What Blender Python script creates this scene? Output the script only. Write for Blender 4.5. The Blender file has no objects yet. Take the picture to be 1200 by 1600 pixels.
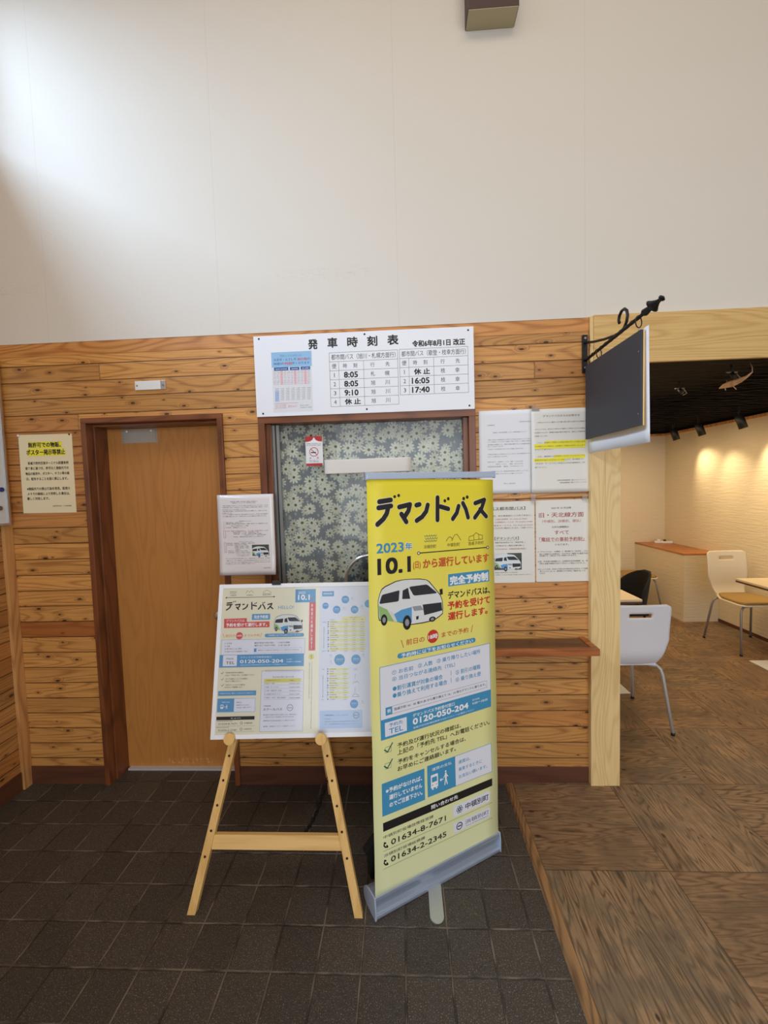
# -*- coding: utf-8 -*-
import bpy, bmesh, math, random
from mathutils import Vector, Matrix
random.seed(7)
S = bpy.context.scene
COL = S.collection
PI = math.pi

# ------------------------------------------------------------------ camera, light, exposure
cd = bpy.data.cameras.new('camera'); cam = bpy.data.objects.new('camera', cd); COL.objects.link(cam)
cd.sensor_fit = 'VERTICAL'; cd.sensor_height = 24.0; cd.lens = 649.63 / 1600 * 24.0
cd.clip_start = 0.05; cd.clip_end = 60
CR = (0.99857684, 0.04459643, -0.02924823); CU = (0.02662882, 0.05823957, 0.99794742); CF = (-0.04620829, 0.99730603, -0.05696914)
cam.matrix_world = Matrix(((CR[0], CU[0], -CF[0], 0), (CR[1], CU[1], -CF[1], 0), (CR[2], CU[2], -CF[2], 1.5975), (0, 0, 0, 1)))
S.camera = cam
S.view_settings.view_transform = 'Standard'; S.view_settings.look = 'None'
S.view_settings.gamma = 1; S.view_settings.use_curve_mapping = False
S.view_settings.exposure = 0.13

def srgb(r, g, b):
    f = lambda c: c / 12.92 if c <= 0.04045 else ((c + 0.055) / 1.055) ** 2.4
    return (f(r / 255), f(g / 255), f(b / 255), 1)

w = bpy.data.worlds.new('world'); S.world = w; w.use_nodes = True
w.node_tree.nodes['Background'].inputs[0].default_value = (0.78, 0.88, 1.0, 1)
w.node_tree.nodes['Background'].inputs[1].default_value = 0.9

def area(name, loc, target, sx, sy, power, color, spread=180):
    l = bpy.data.lights.new(name, 'AREA'); l.shape = 'RECTANGLE'; l.size = sx; l.size_y = sy
    l.energy = power; l.color = color; l.spread = math.radians(spread)
    o = bpy.data.objects.new(name, l); COL.objects.link(o); o.location = loc
    o.rotation_euler = (Vector(target) - Vector(loc)).to_track_quat('-Z', 'Y').to_euler()
    return o
# daylight through the high window in the left wall, by the corner
area('high_window_daylight', (-3.40, -0.15, 4.85), (-2.0, -0.15, 3.75), 4.5, 1.35, 225, (0.52, 0.73, 1.0), 150)
# daylight through the glazed front behind the camera
area('glazed_front_daylight', (1.2, -3.35, 1.9), (0.2, 2.0, 1.5), 5.0, 2.6, 80, (0.93, 0.96, 1.0))
# warm ceiling lamps of the hall
area('hall_ceiling_lamp', (0.2, -0.6, 5.0), (0.2, 0.4, 0), 2.6, 1.6, 42, (1.0, 0.84, 0.64))

# ------------------------------------------------------------------ node helpers
class NT:
    def __init__(s, name):
        s.m = bpy.data.materials.new(name); s.m.use_nodes = True; s.t = s.m.node_tree
        s.b = s.t.nodes['Principled BSDF']; s.out = s.t.nodes['Material Output']
    def n(s, typ, ins=None, **kw):
        n = s.t.nodes.new(typ)
        for k, v in kw.items(): setattr(n, k, v)
        for k, v in (ins or {}).items():
            s.put(n.inputs[k], v)
        return n
    def put(s, sock, v):
        if isinstance(v, bpy.types.NodeSocket): s.t.links.new(v, sock)
        elif isinstance(v, bpy.types.Node): s.t.links.new(v.outputs[0], sock)
        else: sock.default_value = v
    def f(s, op, a, b=0.0, c=0.0, clamp=False):
        n = s.n('ShaderNodeMath', operation=op, use_clamp=clamp); s.put(n.inputs[0], a); s.put(n.inputs[1], b); s.put(n.inputs[2], c); return n.outputs[0]
    def mix(s, fac, a, b, mode='MIX'):
        n = s.n('ShaderNodeMix', data_type='RGBA', blend_type=mode); s.put(n.inputs[0], fac); s.put(n.inputs[6], a); s.put(n.inputs[7], b); return n.outputs[2]
    def ramp(s, v, lo, hi): 
        n = s.n('ShaderNodeMapRange', interpolation_type='SMOOTHSTEP'); s.put(n.inputs[0], v); s.put(n.inputs[1], lo); s.put(n.inputs[2], hi); return n.outputs[0]
    def xyz(s, obj=False):
        if obj: src = s.n('ShaderNodeTexCoord').outputs['Object']
        else: src = s.n('ShaderNodeNewGeometry').outputs['Position']
        sp = s.n('ShaderNodeSeparateXYZ', {0: src}); return sp.outputs[0], sp.outputs[1], sp.outputs[2]
    def vec(s, x, y, z=0.0): return s.n('ShaderNodeCombineXYZ', {0: x, 1: y, 2: z}).outputs[0]
    def noise(s, v, scale=1.0, detail=2.0, rough=0.5, dist=0.0):
        return s.n('ShaderNodeTexNoise', {'Vector': v, 'Scale': scale, 'Detail': detail, 'Roughness': rough, 'Distortion': dist}).outputs[0]
    def bump(s, h, strength=0.3, dist=0.002):
        n = s.n('ShaderNodeBump', {'Height': h, 'Strength': strength, 'Distance': dist}); s.put(s.b.inputs['Normal'], n.outputs[0])
    def col(s, c): s.put(s.b.inputs['Base Color'], c)
    def rough(s, v): s.put(s.b.inputs['Roughness'], v)

def flat(name, rgb, rough=0.55, metal=0.0, coat=0.0, bump=None, spec=None):
    t = NT(name); t.col(srgb(*rgb)); t.rough(rough); t.b.inputs['Metallic'].default_value = metal
    if coat: t.b.inputs['Coat Weight'].default_value = coat; t.b.inputs['Coat Roughness'].default_value = 0.08
    if spec is not None: t.b.inputs['Specular IOR Level'].default_value = spec
    x, y, z = t.xyz(True)
    if bump:
        t.bump(t.noise(t.vec(x, y, z), bump[0], 3), bump[1], 0.002)
    return t.m

def wood(name, light, dark, axis, across, rings=14.0, fine=160.0, contrast=0.6, rough=0.45, knots=0.0, obj=False, warp=1.0, coat=0.0, seed=0.0, redden=None):
    """wood without joints: grain runs along `axis`, rings vary across `across` (0,1,2)"""
    t = NT(name); c = t.xyz(obj); a, b = c[axis], c[across]; o = c[3 - axis - across]
    v = t.vec(t.f('MULTIPLY', a, 1.1 * warp), t.f('MULTIPLY', b, 7.0), t.f('ADD', t.f('MULTIPLY', o, 7.0), seed))
    n1 = t.noise(v, 1.0, 1.5, 0.4)
    r = t.f('SINE', t.f('MULTIPLY', n1, rings * 6.0)); r = t.f('MULTIPLY_ADD', r, 0.5, 0.5); r = t.f('POWER', r, 2.2)
    fn = t.noise(t.vec(t.f('MULTIPLY', a, 4.0), t.f('MULTIPLY', b, fine), t.f('MULTIPLY', o, fine)), 1.0, 3, 0.6)
    m = t.f('ADD', t.f('MULTIPLY', r, contrast), t.f('MULTIPLY', t.f('SUBTRACT', fn, 0.42), 1.1), clamp=True)
    cc = t.mix(m, srgb(*light), srgb(*dark))
    t.col(cc); t.rough(rough); t.bump(fn, 0.12, 0.001)
    if coat: t.b.inputs['Coat Weight'].default_value = coat; t.b.inputs['Coat Roughness'].default_value = 0.15
    return t.m

def planks(name, axis, pitch, off, light, mid, dark, tone=0.22, seed=0.0):
    """knotty pine tongue-and-groove boards, stacked in Z, running along X (0) or Y (1)"""
    t = NT(name); c = t.xyz(); a = c[axis]; z = c[2]
    q = t.f('DIVIDE', t.f('SUBTRACT', z, off), pitch); idx = t.f('FLOOR', q); fr = t.f('SUBTRACT', q, idx)
    w1 = t.n('ShaderNodeTexWhiteNoise', {'W': t.f('ADD', idx, seed + 0.37)}, noise_dimensions='1D').outputs[0]
    a2 = t.f('ADD', a, t.f('MULTIPLY', w1, 23.0))
    # butt joints between boards of one row
    jq = t.f('DIVIDE', a2, 5.2); ji = t.f('FLOOR', jq); jf = t.f('SUBTRACT', jq, ji)
    w2 = t.n('ShaderNodeTexWhiteNoise', {'Vector': t.vec(ji, idx, seed)}, noise_dimensions='3D').outputs[0]
    w3 = t.n('ShaderNodeTexWhiteNoise', {'Vector': t.vec(ji, idx, seed + 5.5)}, noise_dimensions='3D').outputs[0]
    kv = t.n('ShaderNodeTexVoronoi', {'Vector': t.vec(t.f('MULTIPLY', a2, 5.6), t.f('ADD', t.f('MULTIPLY', z, 12.5), t.f('MULTIPLY', w2, 9)), 0.0), 'Scale': 1.0, 'Randomness': 1.0}, voronoi_dimensions='2D')
    kd = kv.outputs['Distance']; kc = t.n('ShaderNodeSeparateColor', {0: kv.outputs['Color']})
    size = t.f('MULTIPLY_ADD', kc.outputs[1], 0.06, 0.035)
    on = t.f('GREATER_THAN', kc.outputs[0], 0.30)
    knot = t.f('MULTIPLY', on, t.f('SUBTRACT', 1.0, t.ramp(kd, t.f('MULTIPLY', size, 0.6), size)))
    halo = t.f('MULTIPLY', on, t.f('SUBTRACT', 1.0, t.ramp(kd, size, t.f('MULTIPLY', size, 3.2))))
    n1 = t.noise(t.vec(t.f('MULTIPLY', a2, 0.85), t.f('MULTIPLY', z, 8.5), t.f('MULTIPLY', w2, 60.0)), 1.0, 1.2, 0.4)
    n1 = t.f('ADD', n1, t.f('MULTIPLY', halo, 0.10))
    r = t.f('MULTIPLY_ADD', t.f('SINE', t.f('MULTIPLY', n1, 104.0)), 0.5, 0.5); r = t.f('POWER', r, 4.0)
    fn = t.noise(t.vec(t.f('MULTIPLY', a2, 5.0), t.f('MULTIPLY', z, 190.0), w2), 1.0, 3, 0.6)
    m = t.f('ADD', t.f('MULTIPLY', r, 0.52), t.f('MULTIPLY', t.f('SUBTRACT', fn, 0.42), 1.3), clamp=True)
    cc = t.mix(m, srgb(*light), srgb(*mid))
    cc = t.mix(t.f('MULTIPLY', t.f('GREATER_THAN', w3, 0.80), 0.35), cc, srgb(178, 105, 52), 'MIX')
    tn = t.f('MULTIPLY_ADD', w2, tone * 2, 1.0 - tone)
    cc = t.mix(1.0, cc, t.n('ShaderNodeCombineColor', {0: tn, 1: tn, 2: tn}), 'MULTIPLY')
    if axis == 0:      # darker reddish boards left of the door, as they are in the place
        lf = t.f('LESS_THAN', a, -1.69); d1 = t.f('COMPARE', idx, 8.0, 0.5); d2 = t.f('COMPARE', idx, 18.0, 2.6)
        cc = t.mix(t.f('MULTIPLY', lf, t.f('ADD', t.f('MULTIPLY', d1, 0.75), t.f('MULTIPLY', d2, 0.5))), cc, t.mix(1.0, cc, srgb(200, 165, 150), 'MULTIPLY'))
    cc = t.mix(t.f('MULTIPLY', halo, 0.35), cc, srgb(*dark)); cc = t.mix(t.f('MULTIPLY', knot, 0.9), cc, srgb(52, 26, 12))
    e = t.f('MINIMUM', fr, t.f('SUBTRACT', 1.0, fr)); g = t.f('SUBTRACT', 1.0, t.ramp(e, 0.012, 0.045))
    je = t.f('MINIMUM', jf, t.f('SUBTRACT', 1.0, jf)); jg = t.f('SUBTRACT', 1.0, t.ramp(je, 0.0003, 0.0010))
    g = t.f('MAXIMUM', g, t.f('MULTIPLY', jg, 0.55))
    cc = t.mix(t.f('MULTIPLY', g, 0.75), cc, srgb(70, 36, 16))
    t.col(cc); t.rough(t.f('MULTIPLY_ADD', m, 0.12, 0.42))
    h = t.f('SUBTRACT', t.f('MULTIPLY', fn, 0.06), g); t.bump(h, 0.8, 0.004)
    return t.m

def dull(m, spec):
    m.node_tree.nodes['Principled BSDF'].inputs['Specular IOR Level'].default_value = spec; return m
M = {}
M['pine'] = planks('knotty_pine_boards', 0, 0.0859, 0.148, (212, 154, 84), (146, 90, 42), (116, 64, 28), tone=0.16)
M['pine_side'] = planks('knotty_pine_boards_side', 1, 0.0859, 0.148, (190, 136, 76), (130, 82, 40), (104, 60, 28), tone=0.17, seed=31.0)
M['trimpine'] = wood('pine_trim', (212, 148, 82), (160, 96, 44), 0, 2, rings=16, contrast=0.6)
M['batten'] = wood('light_batten', (214, 160, 100), (172, 112, 58), 2, 0, rings=10)
M['mahog'] = wood('mahogany_frame', (128, 74, 42), (78, 43, 23), 2, 0, rings=8, contrast=0.5, rough=0.35)
M['mahog_h'] = wood('mahogany_frame_level', (138, 82, 46), (86, 48, 26), 0, 2, rings=8, contrast=0.5, rough=0.35)
M['base'] = wood('dark_baseboard', (98, 58, 38), (66, 36, 24), 0, 2, rings=6, contrast=0.4, rough=0.5)
M['door'] = wood('oak_veneer', (196, 134, 68), (164, 104, 48), 2, 0, rings=12, fine=260, contrast=0.25, rough=0.42, warp=0.9)
def scuffs(m):
    nt = m.node_tree; b = nt.nodes['Principled BSDF']; src = b.inputs['Base Color'].links[0].from_socket; t = NT.__new__(NT); t.m = m; t.t = nt; t.b = b
    x, y, z = t.xyz(); n = t.noise(t.vec(t.f('MULTIPLY', x, 60.0), t.f('MULTIPLY', z, 22.0), 1.0), 1.0, 3, 0.7)
    k = t.f('MULTIPLY', t.f('MULTIPLY', t.ramp(z, 0.022, 0.030), t.f('SUBTRACT', 1.0, t.ramp(z, 0.05, 0.066))), t.f('MULTIPLY', t.ramp(x, -1.42, -1.40), t.f('SUBTRACT', 1.0, t.ramp(x, -1.16, -1.14))))
    t.col(t.mix(t.f('MULTIPLY', k, t.f('MULTIPLY', t.ramp(n, 0.5, 0.6), 0.7)), src, srgb(214, 176, 126)))
scuffs(M['door'])
M['ash'] = wood('ash_post', (236, 206, 146), (210, 172, 106), 2, 0, rings=20, fine=190, contrast=0.42, rough=0.5, warp=0.8)
M['ash_h'] = wood('ash_lintel', (220, 182, 116), (182, 140, 78), 0, 2, rings=24, fine=170, contrast=0.42, rough=0.5, warp=0.6)
M['beech'] = wood('beech_easel', (238, 196, 124), (208, 158, 84), 2, 0, rings=5, fine=120, contrast=0.4, obj=True)
M['beech_h'] = wood('beech_easel_rail', (240, 200, 130), (212, 164, 92), 0, 2, rings=7, fine=90, contrast=0.45, obj=True)
M['shelfwood'] = wood('shelf_edge', (176, 104, 54), (116, 60, 28), 0, 2, rings=8, contrast=0.6, rough=0.3)
M['shelftop'] = wood('shelf_panel', (96, 64, 42), (70, 44, 30), 0, 1, rings=5, contrast=0.5, rough=0.25)
M['counterwood'] = wood('counter_wood', (188, 118, 58), (146, 82, 36), 1, 0, rings=8, contrast=0.5, rough=0.35)

def wallpaper():
    t = NT('white_wallpaper'); x, y, z = t.xyz()
    n = t.noise(t.vec(x, y, z), 90, 3, 0.6); n2 = t.noise(t.vec(x, y, z), 1.3, 2)
    cc = t.mix(t.f('MULTIPLY', n2, 0.35), srgb(223, 217, 206), srgb(210, 200, 185))
    # strip seams every 0.92 m
    q = t.f('DIVIDE', t.f('ADD', x, 0.915), 0.92); fr = t.f('SUBTRACT', q, t.f('FLOOR', q)); e = t.f('MINIMUM', fr, t.f('SUBTRACT', 1.0, fr))
    g = t.f('SUBTRACT', 1.0, t.ramp(e, 0.0008, 0.0022)); cc = t.mix(t.f('MULTIPLY', g, 0.12), cc, srgb(150, 140, 125))
    # a row of short scuffs
    sc = t.noise(t.vec(t.f('MULTIPLY', x, 9.0), t.f('MULTIPLY', z, 60.0), 3.3), 1.0, 4, 0.7, 0.6)
    band = t.f('MULTIPLY', t.ramp(z, 2.64, 2.67), t.f('SUBTRACT', 1.0, t.ramp(z, 2.71, 2.73)))
    on = t.f('GREATER_THAN', t.noise(t.vec(t.f('MULTIPLY', x, 2.4), 0.0, 7.7), 1.0, 0), 0.52)
    ed = t.f('SUBTRACT', 1.0, t.ramp(t.f('ABSOLUTE', t.f('SUBTRACT', sc, 0.5)), 0.0, 0.006))
    cc = t.mix(t.f('MULTIPLY', t.f('MULTIPLY', band, on), t.f('MULTIPLY', ed, 0.5)), cc, srgb(120, 108, 96))
    t.col(cc); t.rough(0.8); t.bump(t.f('SUBTRACT', n, t.f('MULTIPLY', g, 0.6)), 0.35, 0.002); return t.m
M['wallpaper'] = wallpaper()

def plaster():
    t = NT('sand_plaster'); x, y, z = t.xyz()
    n = t.noise(t.vec(t.f('MULTIPLY', x, 6.0), t.f('MULTIPLY', y, 6.0), t.f('MULTIPLY', z, 60.0)), 1.0, 4, 0.65, 0.4)
    t.col(t.mix(t.f('MULTIPLY', n, 0.5), srgb(226, 212, 184), srgb(206, 190, 160))); t.rough(0.9); t.bump(n, 0.7, 0.006); return t.m
M['plaster'] = plaster()

def tiles():
    t = NT('dark_floor_tile'); x, y, z = t.xyz(); p = 0.15
    wob = t.noise(t.vec(x, y, 0.0), 22, 2); wob = t.f('MULTIPLY', t.f('SUBTRACT', wob, 0.5), 0.0035)
    qx = t.f('ADD', t.f('DIVIDE', t.f('ADD', x, wob), p), 0.2094); qy = t.f('SUBTRACT', t.f('DIVIDE', t.f('ADD', y, wob), p), 0.4984)
    ix = t.f('FLOOR', qx); iy = t.f('FLOOR', qy); fx = t.f('SUBTRACT', qx, ix); fy = t.f('SUBTRACT', qy, iy)
    e = t.f('MINIMUM', t.f('MINIMUM', fx, t.f('SUBTRACT', 1.0, fx)), t.f('MINIMUM', fy, t.f('SUBTRACT', 1.0, fy)))
    g = t.f('SUBTRACT', 1.0, t.ramp(e, 0.010, 0.034))
    wn = t.n('ShaderNodeTexWhiteNoise', {'Vector': t.vec(ix, iy, 0.0)}, noise_dimensions='3D').outputs[0]
    sp = t.noise(t.vec(x, y, 0.0), 250, 2, 0.75); sp2 = t.noise(t.vec(x, y, 4.0), 60, 3, 0.6)
    spk = t.ramp(sp, 0.56, 0.68)
    cc = t.mix(sp2, srgb(51, 46, 41), srgb(79, 72, 65)); cc = t.mix(t.f('MULTIPLY', spk, 0.75), cc, srgb(158, 146, 130))
    tn = t.f('MULTIPLY_ADD', wn, 0.3, 0.85); cc = t.mix(1.0, cc, t.n('ShaderNodeCombineColor', {0: tn, 1: tn, 2: tn}), 'MULTIPLY')
    gn = t.noise(t.vec(x, y, 9.0), 7, 2)
    cc = t.mix(t.f('MULTIPLY', g, 0.6), cc, t.mix(t.ramp(gn, 0.40, 0.62), srgb(44, 38, 33), srgb(142, 130, 116)))
    t.col(cc); t.rough(t.f('MULTIPLY_ADD', sp, 0.25, 0.42)); t.b.inputs['Specular IOR Level'].default_value = 0.35
    h = t.f('ADD', t.f('MULTIPLY', sp, 0.30), t.f('SUBTRACT', t.f('MULTIPLY', sp2, 0.15), g)); t.bump(h, 0.9, 0.004); return t.m
M['tile'] = tiles()

def parquet():
    t = NT('weathered_wood_floor'); x, y, z = t.xyz(); p = 0.497
    qx = t.f('DIVIDE', t.f('SUBTRACT', x, 0.540), p); qy = t.f('DIVIDE', t.f('SUBTRACT', y, 2.143), p)
    ix = t.f('FLOOR', qx); iy = t.f('FLOOR', qy); fx = t.f('SUBTRACT', qx, ix); fy = t.f('SUBTRACT', qy, iy)
    s = t.f('ADD', ix, iy); par = t.f('GREATER_THAN', t.f('FRACT', t.f('MULTIPLY_ADD', s, 0.5, 100.0)), 0.25)   # 0 or 1
    # cell (0,-1): s=-1 -> grain along X
    a = t.n('ShaderNodeMix', {0: par, 2: y, 3: x}, data_type='FLOAT').outputs[0]; b = t.n('ShaderNodeMix', {0: par, 2: x, 3: y}, data_type='FLOAT').outputs[0]
    fb = t.n('ShaderNodeMix', {0: par, 2: fx, 3: fy}, data_type='FLOAT').outputs[0]
    pk = t.f('FLOOR', t.f('MULTIPLY', fb, 4.0)); pf = t.f('FRACT', t.f('MULTIPLY', fb, 4.0))
    wn = t.n('ShaderNodeTexWhiteNoise', {'Vector': t.vec(ix, iy, pk)}, noise_dimensions='3D').outputs[0]
    wc = t.n('ShaderNodeTexWhiteNoise', {'Vector': t.vec(ix, iy, 77.0)}, noise_dimensions='3D').outputs[0]
    n1 = t.noise(t.vec(t.f('ADD', t.f('MULTIPLY', a, 2.0), t.f('MULTIPLY', wn, 19)), t.f('MULTIPLY', b, 12.0), t.f('MULTIPLY', wn, 50.0)), 1.0, 2.0, 0.45)
    r = t.f('MULTIPLY_ADD', t.f('SINE', t.f('MULTIPLY', n1, 95.0)), 0.5, 0.5); r = t.f('POWER', r, 2.5)
    fn = t.noise(t.vec(t.f('MULTIPLY', a, 7.0), t.f('MULTIPLY', b, 110.0), wn), 1.0, 5, 0.7)
    bl = t.noise(t.vec(x, y, 1.0), 5.5, 4, 0.65)
    m = t.f('ADD', t.f('MULTIPLY', r, 0.52), t.f('MULTIPLY', t.f('SUBTRACT', fn, 0.42), 2.0), clamp=True)
    cc = t.mix(m, srgb(162, 131, 97), srgb(60, 44, 30)); cc = t.mix(t.f('MULTIPLY', t.ramp(bl, 0.42, 0.62), 0.6), cc, srgb(100, 88, 72))
    cc = t.mix(t.f('MULTIPLY', wc, 0.35), cc, srgb(138, 96, 58))
    tn = t.f('MULTIPLY_ADD', wn, 0.28, 0.80); cc = t.mix(1.0, cc, t.n('ShaderNodeCombineColor', {0: tn, 1: tn, 2: tn}), 'MULTIPLY')
    kv = t.n('ShaderNodeTexVoronoi', {'Vector': t.vec(t.f('MULTIPLY', a, 3.2), t.f('MULTIPLY', b, 6.0), 0.0), 'Scale': 1.0, 'Randomness': 1.0}, voronoi_dimensions='2D')
    kcs = t.n('ShaderNodeSeparateColor', {0: kv.outputs['Color']}); kd = t.f('MULTIPLY', t.f('GREATER_THAN', kcs.outputs[0], 0.62), t.f('SUBTRACT', 1.0, t.ramp(kv.outputs['Distance'], 0.02, t.f('MULTIPLY_ADD', kcs.outputs[1], 0.05, 0.03)))); cc = t.mix(t.f('MULTIPLY', kd, 0.85), cc, srgb(40, 26, 18))
    e = t.f('MINIMUM', t.f('MINIMUM', fx, t.f('SUBTRACT', 1.0, fx)), t.f('MINIMUM', fy, t.f('SUBTRACT', 1.0, fy)))
    g = t.f('SUBTRACT', 1.0, t.ramp(e, 0.002, 0.006)); cc = t.mix(t.f('MULTIPLY', g, 0.6), cc, srgb(60, 42, 28))
    t.col(cc); t.rough(t.f('MULTIPLY_ADD', fn, 0.25, 0.45)); t.b.inputs['Specular IOR Level'].default_value = 0.35
    t.bump(t.f('SUBTRACT', t.f('MULTIPLY', m, -0.25), g), 0.6, 0.003); return t.m
M['parquet'] = parquet()
M['nosing'] = wood('platform_nosing', (158, 118, 76), (88, 62, 40), 1, 0, rings=24, fine=120, contrast=0.6, rough=0.5)

def daisies():
    t = NT('daisy_curtain_fabric'); x, y, z = t.xyz(True)
    base = t.mix(t.noise(t.vec(x, y, z), 300, 2), srgb(118, 126, 132), srgb(148, 156, 162))
    def layer(cc, scale, ox, thr, seed, petals, col):
        v = t.vec(t.f('ADD', t.f('MULTIPLY', x, scale), ox), t.f('ADD', t.f('MULTIPLY', z, scale), ox * 1.7), 0.0)
        vo = t.n('ShaderNodeTexVoronoi', {'Vector': v, 'Scale': 1.0, 'Randomness': 0.72}, voronoi_dimensions='2D')
        d = t.n('ShaderNodeVectorMath', {0: v, 1: vo.outputs['Position']}, operation='SUBTRACT')
        s = t.n('ShaderNodeSeparateXYZ', {0: d.outputs[0]}); rr = vo.outputs['Distance']
        rc = t.n('ShaderNodeSeparateColor', {0: vo.outputs['Color']})
        th = t.f('ADD', t.f('ARCTAN2', s.outputs[1], s.outputs[0]), t.f('MULTIPLY', rc.outputs[0], 6.28))
        pt = t.f('POWER', t.f('ABSOLUTE', t.f('COSINE', t.f('MULTIPLY', th, petals / 2.0))), 0.55)
        R = t.f('MULTIPLY', t.f('MULTIPLY_ADD', pt, 0.30, 0.16), t.f('MULTIPLY_ADD', rc.outputs[1], 0.25, 0.85))
        on = t.f('GREATER_THAN', rc.outputs[2], thr)
        pet = t.f('MULTIPLY', on, t.f('SUBTRACT', 1.0, t.ramp(t.f('SUBTRACT', rr, R), -0.02, 0.02)))
        cc = t.mix(pet, cc, col)
        cen = t.f('MULTIPLY', on, t.f('SUBTRACT', 1.0, t.ramp(rr, 0.085, 0.115))); return t.mix(cen, cc, srgb(112, 104, 84))
    lf = t.n('ShaderNodeTexVoronoi', {'Vector': t.vec(t.f('MULTIPLY', x, 34.0), t.f('MULTIPLY', z, 22.0), 0.0), 'Scale': 1.0, 'Randomness': 1.0, }, voronoi_dimensions='2D')
    cc = t.mix(t.f('SUBTRACT', 1.0, t.ramp(lf.outputs['Distance'], 0.14, 0.2)), base, srgb(176, 184, 168))
    cc = layer(cc, 16.5, 3.3, 0.12, 1, 9.0, srgb(206, 212, 196))
    cc = layer(cc, 13.5, 0.0, 0.06, 2, 10.0, srgb(220, 226, 208))
    t.col(cc); t.rough(0.9); return t.m
M['daisy'] = daisies()

def banner_sheet():
    t = NT('banner_fabric'); x, y, z = t.xyz(True)
    v = t.ramp(z, -1.62, 0.05)
    t.col(t.mix(v, srgb(232, 236, 186), srgb(244, 228, 52))); t.rough(0.5); return t.m
M['banner'] = banner_sheet()

def glass(name, refl=1.0, tint=(1, 1, 1, 1), rough=0.02):
    t = NT(name); t.t.nodes.remove(t.b)
    tr = t.n('ShaderNodeBsdfTransparent', {0: tint}); gl = t.n('ShaderNodeBsdfGlossy', {'Roughness': rough})
    fr = t.n('ShaderNodeFresnel', {0: 1.5}); mx = t.n('ShaderNodeMixShader'); t.put(mx.inputs[0], t.f('MULTIPLY', fr.outputs[0], refl))
    t.t.links.new(tr.outputs[0], mx.inputs[1]); t.t.links.new(gl.outputs[0], mx.inputs[2]); t.t.links.new(mx.outputs[0], t.out.inputs[0]); return t.m
M['glass'] = glass('window_glass', 0.45); M['film'] = glass('clear_film', 0.6, rough=0.08); M['tint'] = glass('tinted_acrylic', 1.0, (0.93, 0.93, 0.94, 1))

M['paper'] = flat('white_paper', (236, 236, 238), 0.7); M['paperw'] = flat('cream_paper', (238, 222, 184), 0.75)
M['paper2'] = flat('offwhite_paper', (234, 230, 220), 0.7); M['boardw'] = flat('white_board', (240, 241, 245), 0.45)
M['posterbase'] = flat('pale_poster', (236, 232, 208), 0.5, coat=0.5); M['lam'] = flat('laminated_paper', (238, 234, 236), 0.35, coat=0.9, bump=(9, 0.5))
M['whiteboard'] = flat('whiteboard_face', (222, 226, 232), 0.25); M['alu'] = flat('brushed_aluminium', (206, 210, 216), 0.35, 0.9)
M['alud'] = flat('aluminium_channel', (150, 152, 150), 0.4, 0.8); M['cassette'] = flat('banner_cassette', (178, 192, 214), 0.28, 0.55)
M['rail'] = flat('banner_rail', (196, 214, 240), 0.3, 0.3); M['greyfoot'] = flat('grey_foot', (186, 190, 186), 0.4, 0.3)
M['iron'] = flat('wrought_iron', (30, 30, 32), 0.45, 0.4, bump=(120, 0.4)); M['chalk'] = flat('chalkboard', (52, 53, 58), 0.6, bump=(30, 0.1))
M['black'] = flat('black_plastic', (24, 24, 25), 0.5); M['blackf'] = flat('black_fabric', (20, 20, 22), 0.9, bump=(200, 0.5))
M['sill'] = flat('bright_threshold', (206, 208, 210), 0.45, 0.2); M['chrome'] = flat('chrome', (232, 232, 234), 0.25, 0.85); M['steel'] = flat('painted_steel', (200, 204, 208), 0.35, 0.3); M['steeld'] = flat('grey_steel', (150, 146, 142), 0.4, 0.5)
M['chairw'] = flat('white_laminate', (226, 230, 240), 0.4); M['chairc'] = flat('cream_laminate', (232, 222, 200), 0.45)
M['olive'] = flat('olive_seat_fabric', (164, 132, 74), 0.9, bump=(300, 0.4)); M['tabletop'] = flat('pale_tabletop', (226, 208, 176), 0.45)
M['tableedge'] = flat('dark_table_edge', (92, 66, 44), 0.5); M['whitemetal'] = flat('white_metal', (222, 220, 212), 0.4)
M['ceilblack'] = flat('black_ceiling', (14, 13, 12), 0.9); M['wire'] = flat('dark_wire', (62, 52, 42), 0.6, 0.3); M['brownbox'] = flat('brown_box_face', (78, 58, 54), 0.6)
M['boxunder'] = flat('box_underside', (178, 168, 136), 0.7); M['white'] = flat('white_plastic', (232, 232, 228), 0.45)
M['blue'] = flat('blue_magnet', (36, 44, 130), 0.35); M['brown'] = flat('brown_magnet', (120, 84, 74), 0.4); M['plate'] = flat('steel_plate', (176, 168, 160), 0.4, 0.6)
M['drift'] = wood('driftwood', (232, 198, 164), (186, 148, 114), 0, 1, rings=5, obj=True); M['tape'] = glass('clear_tape', 1.5, (0.86, 0.84, 0.84, 1), 0.3)
M['dark'] = flat('dark_hole', (60, 30, 14), 0.9); M['strip'] = flat('blank_paper_strip', (236, 230, 224), 0.7); M['tip'] = flat('rubber_tip', (22, 22, 24), 0.7)
M['lens'] = flat('lamp_lens', (255, 236, 200), 0.4)

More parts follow.
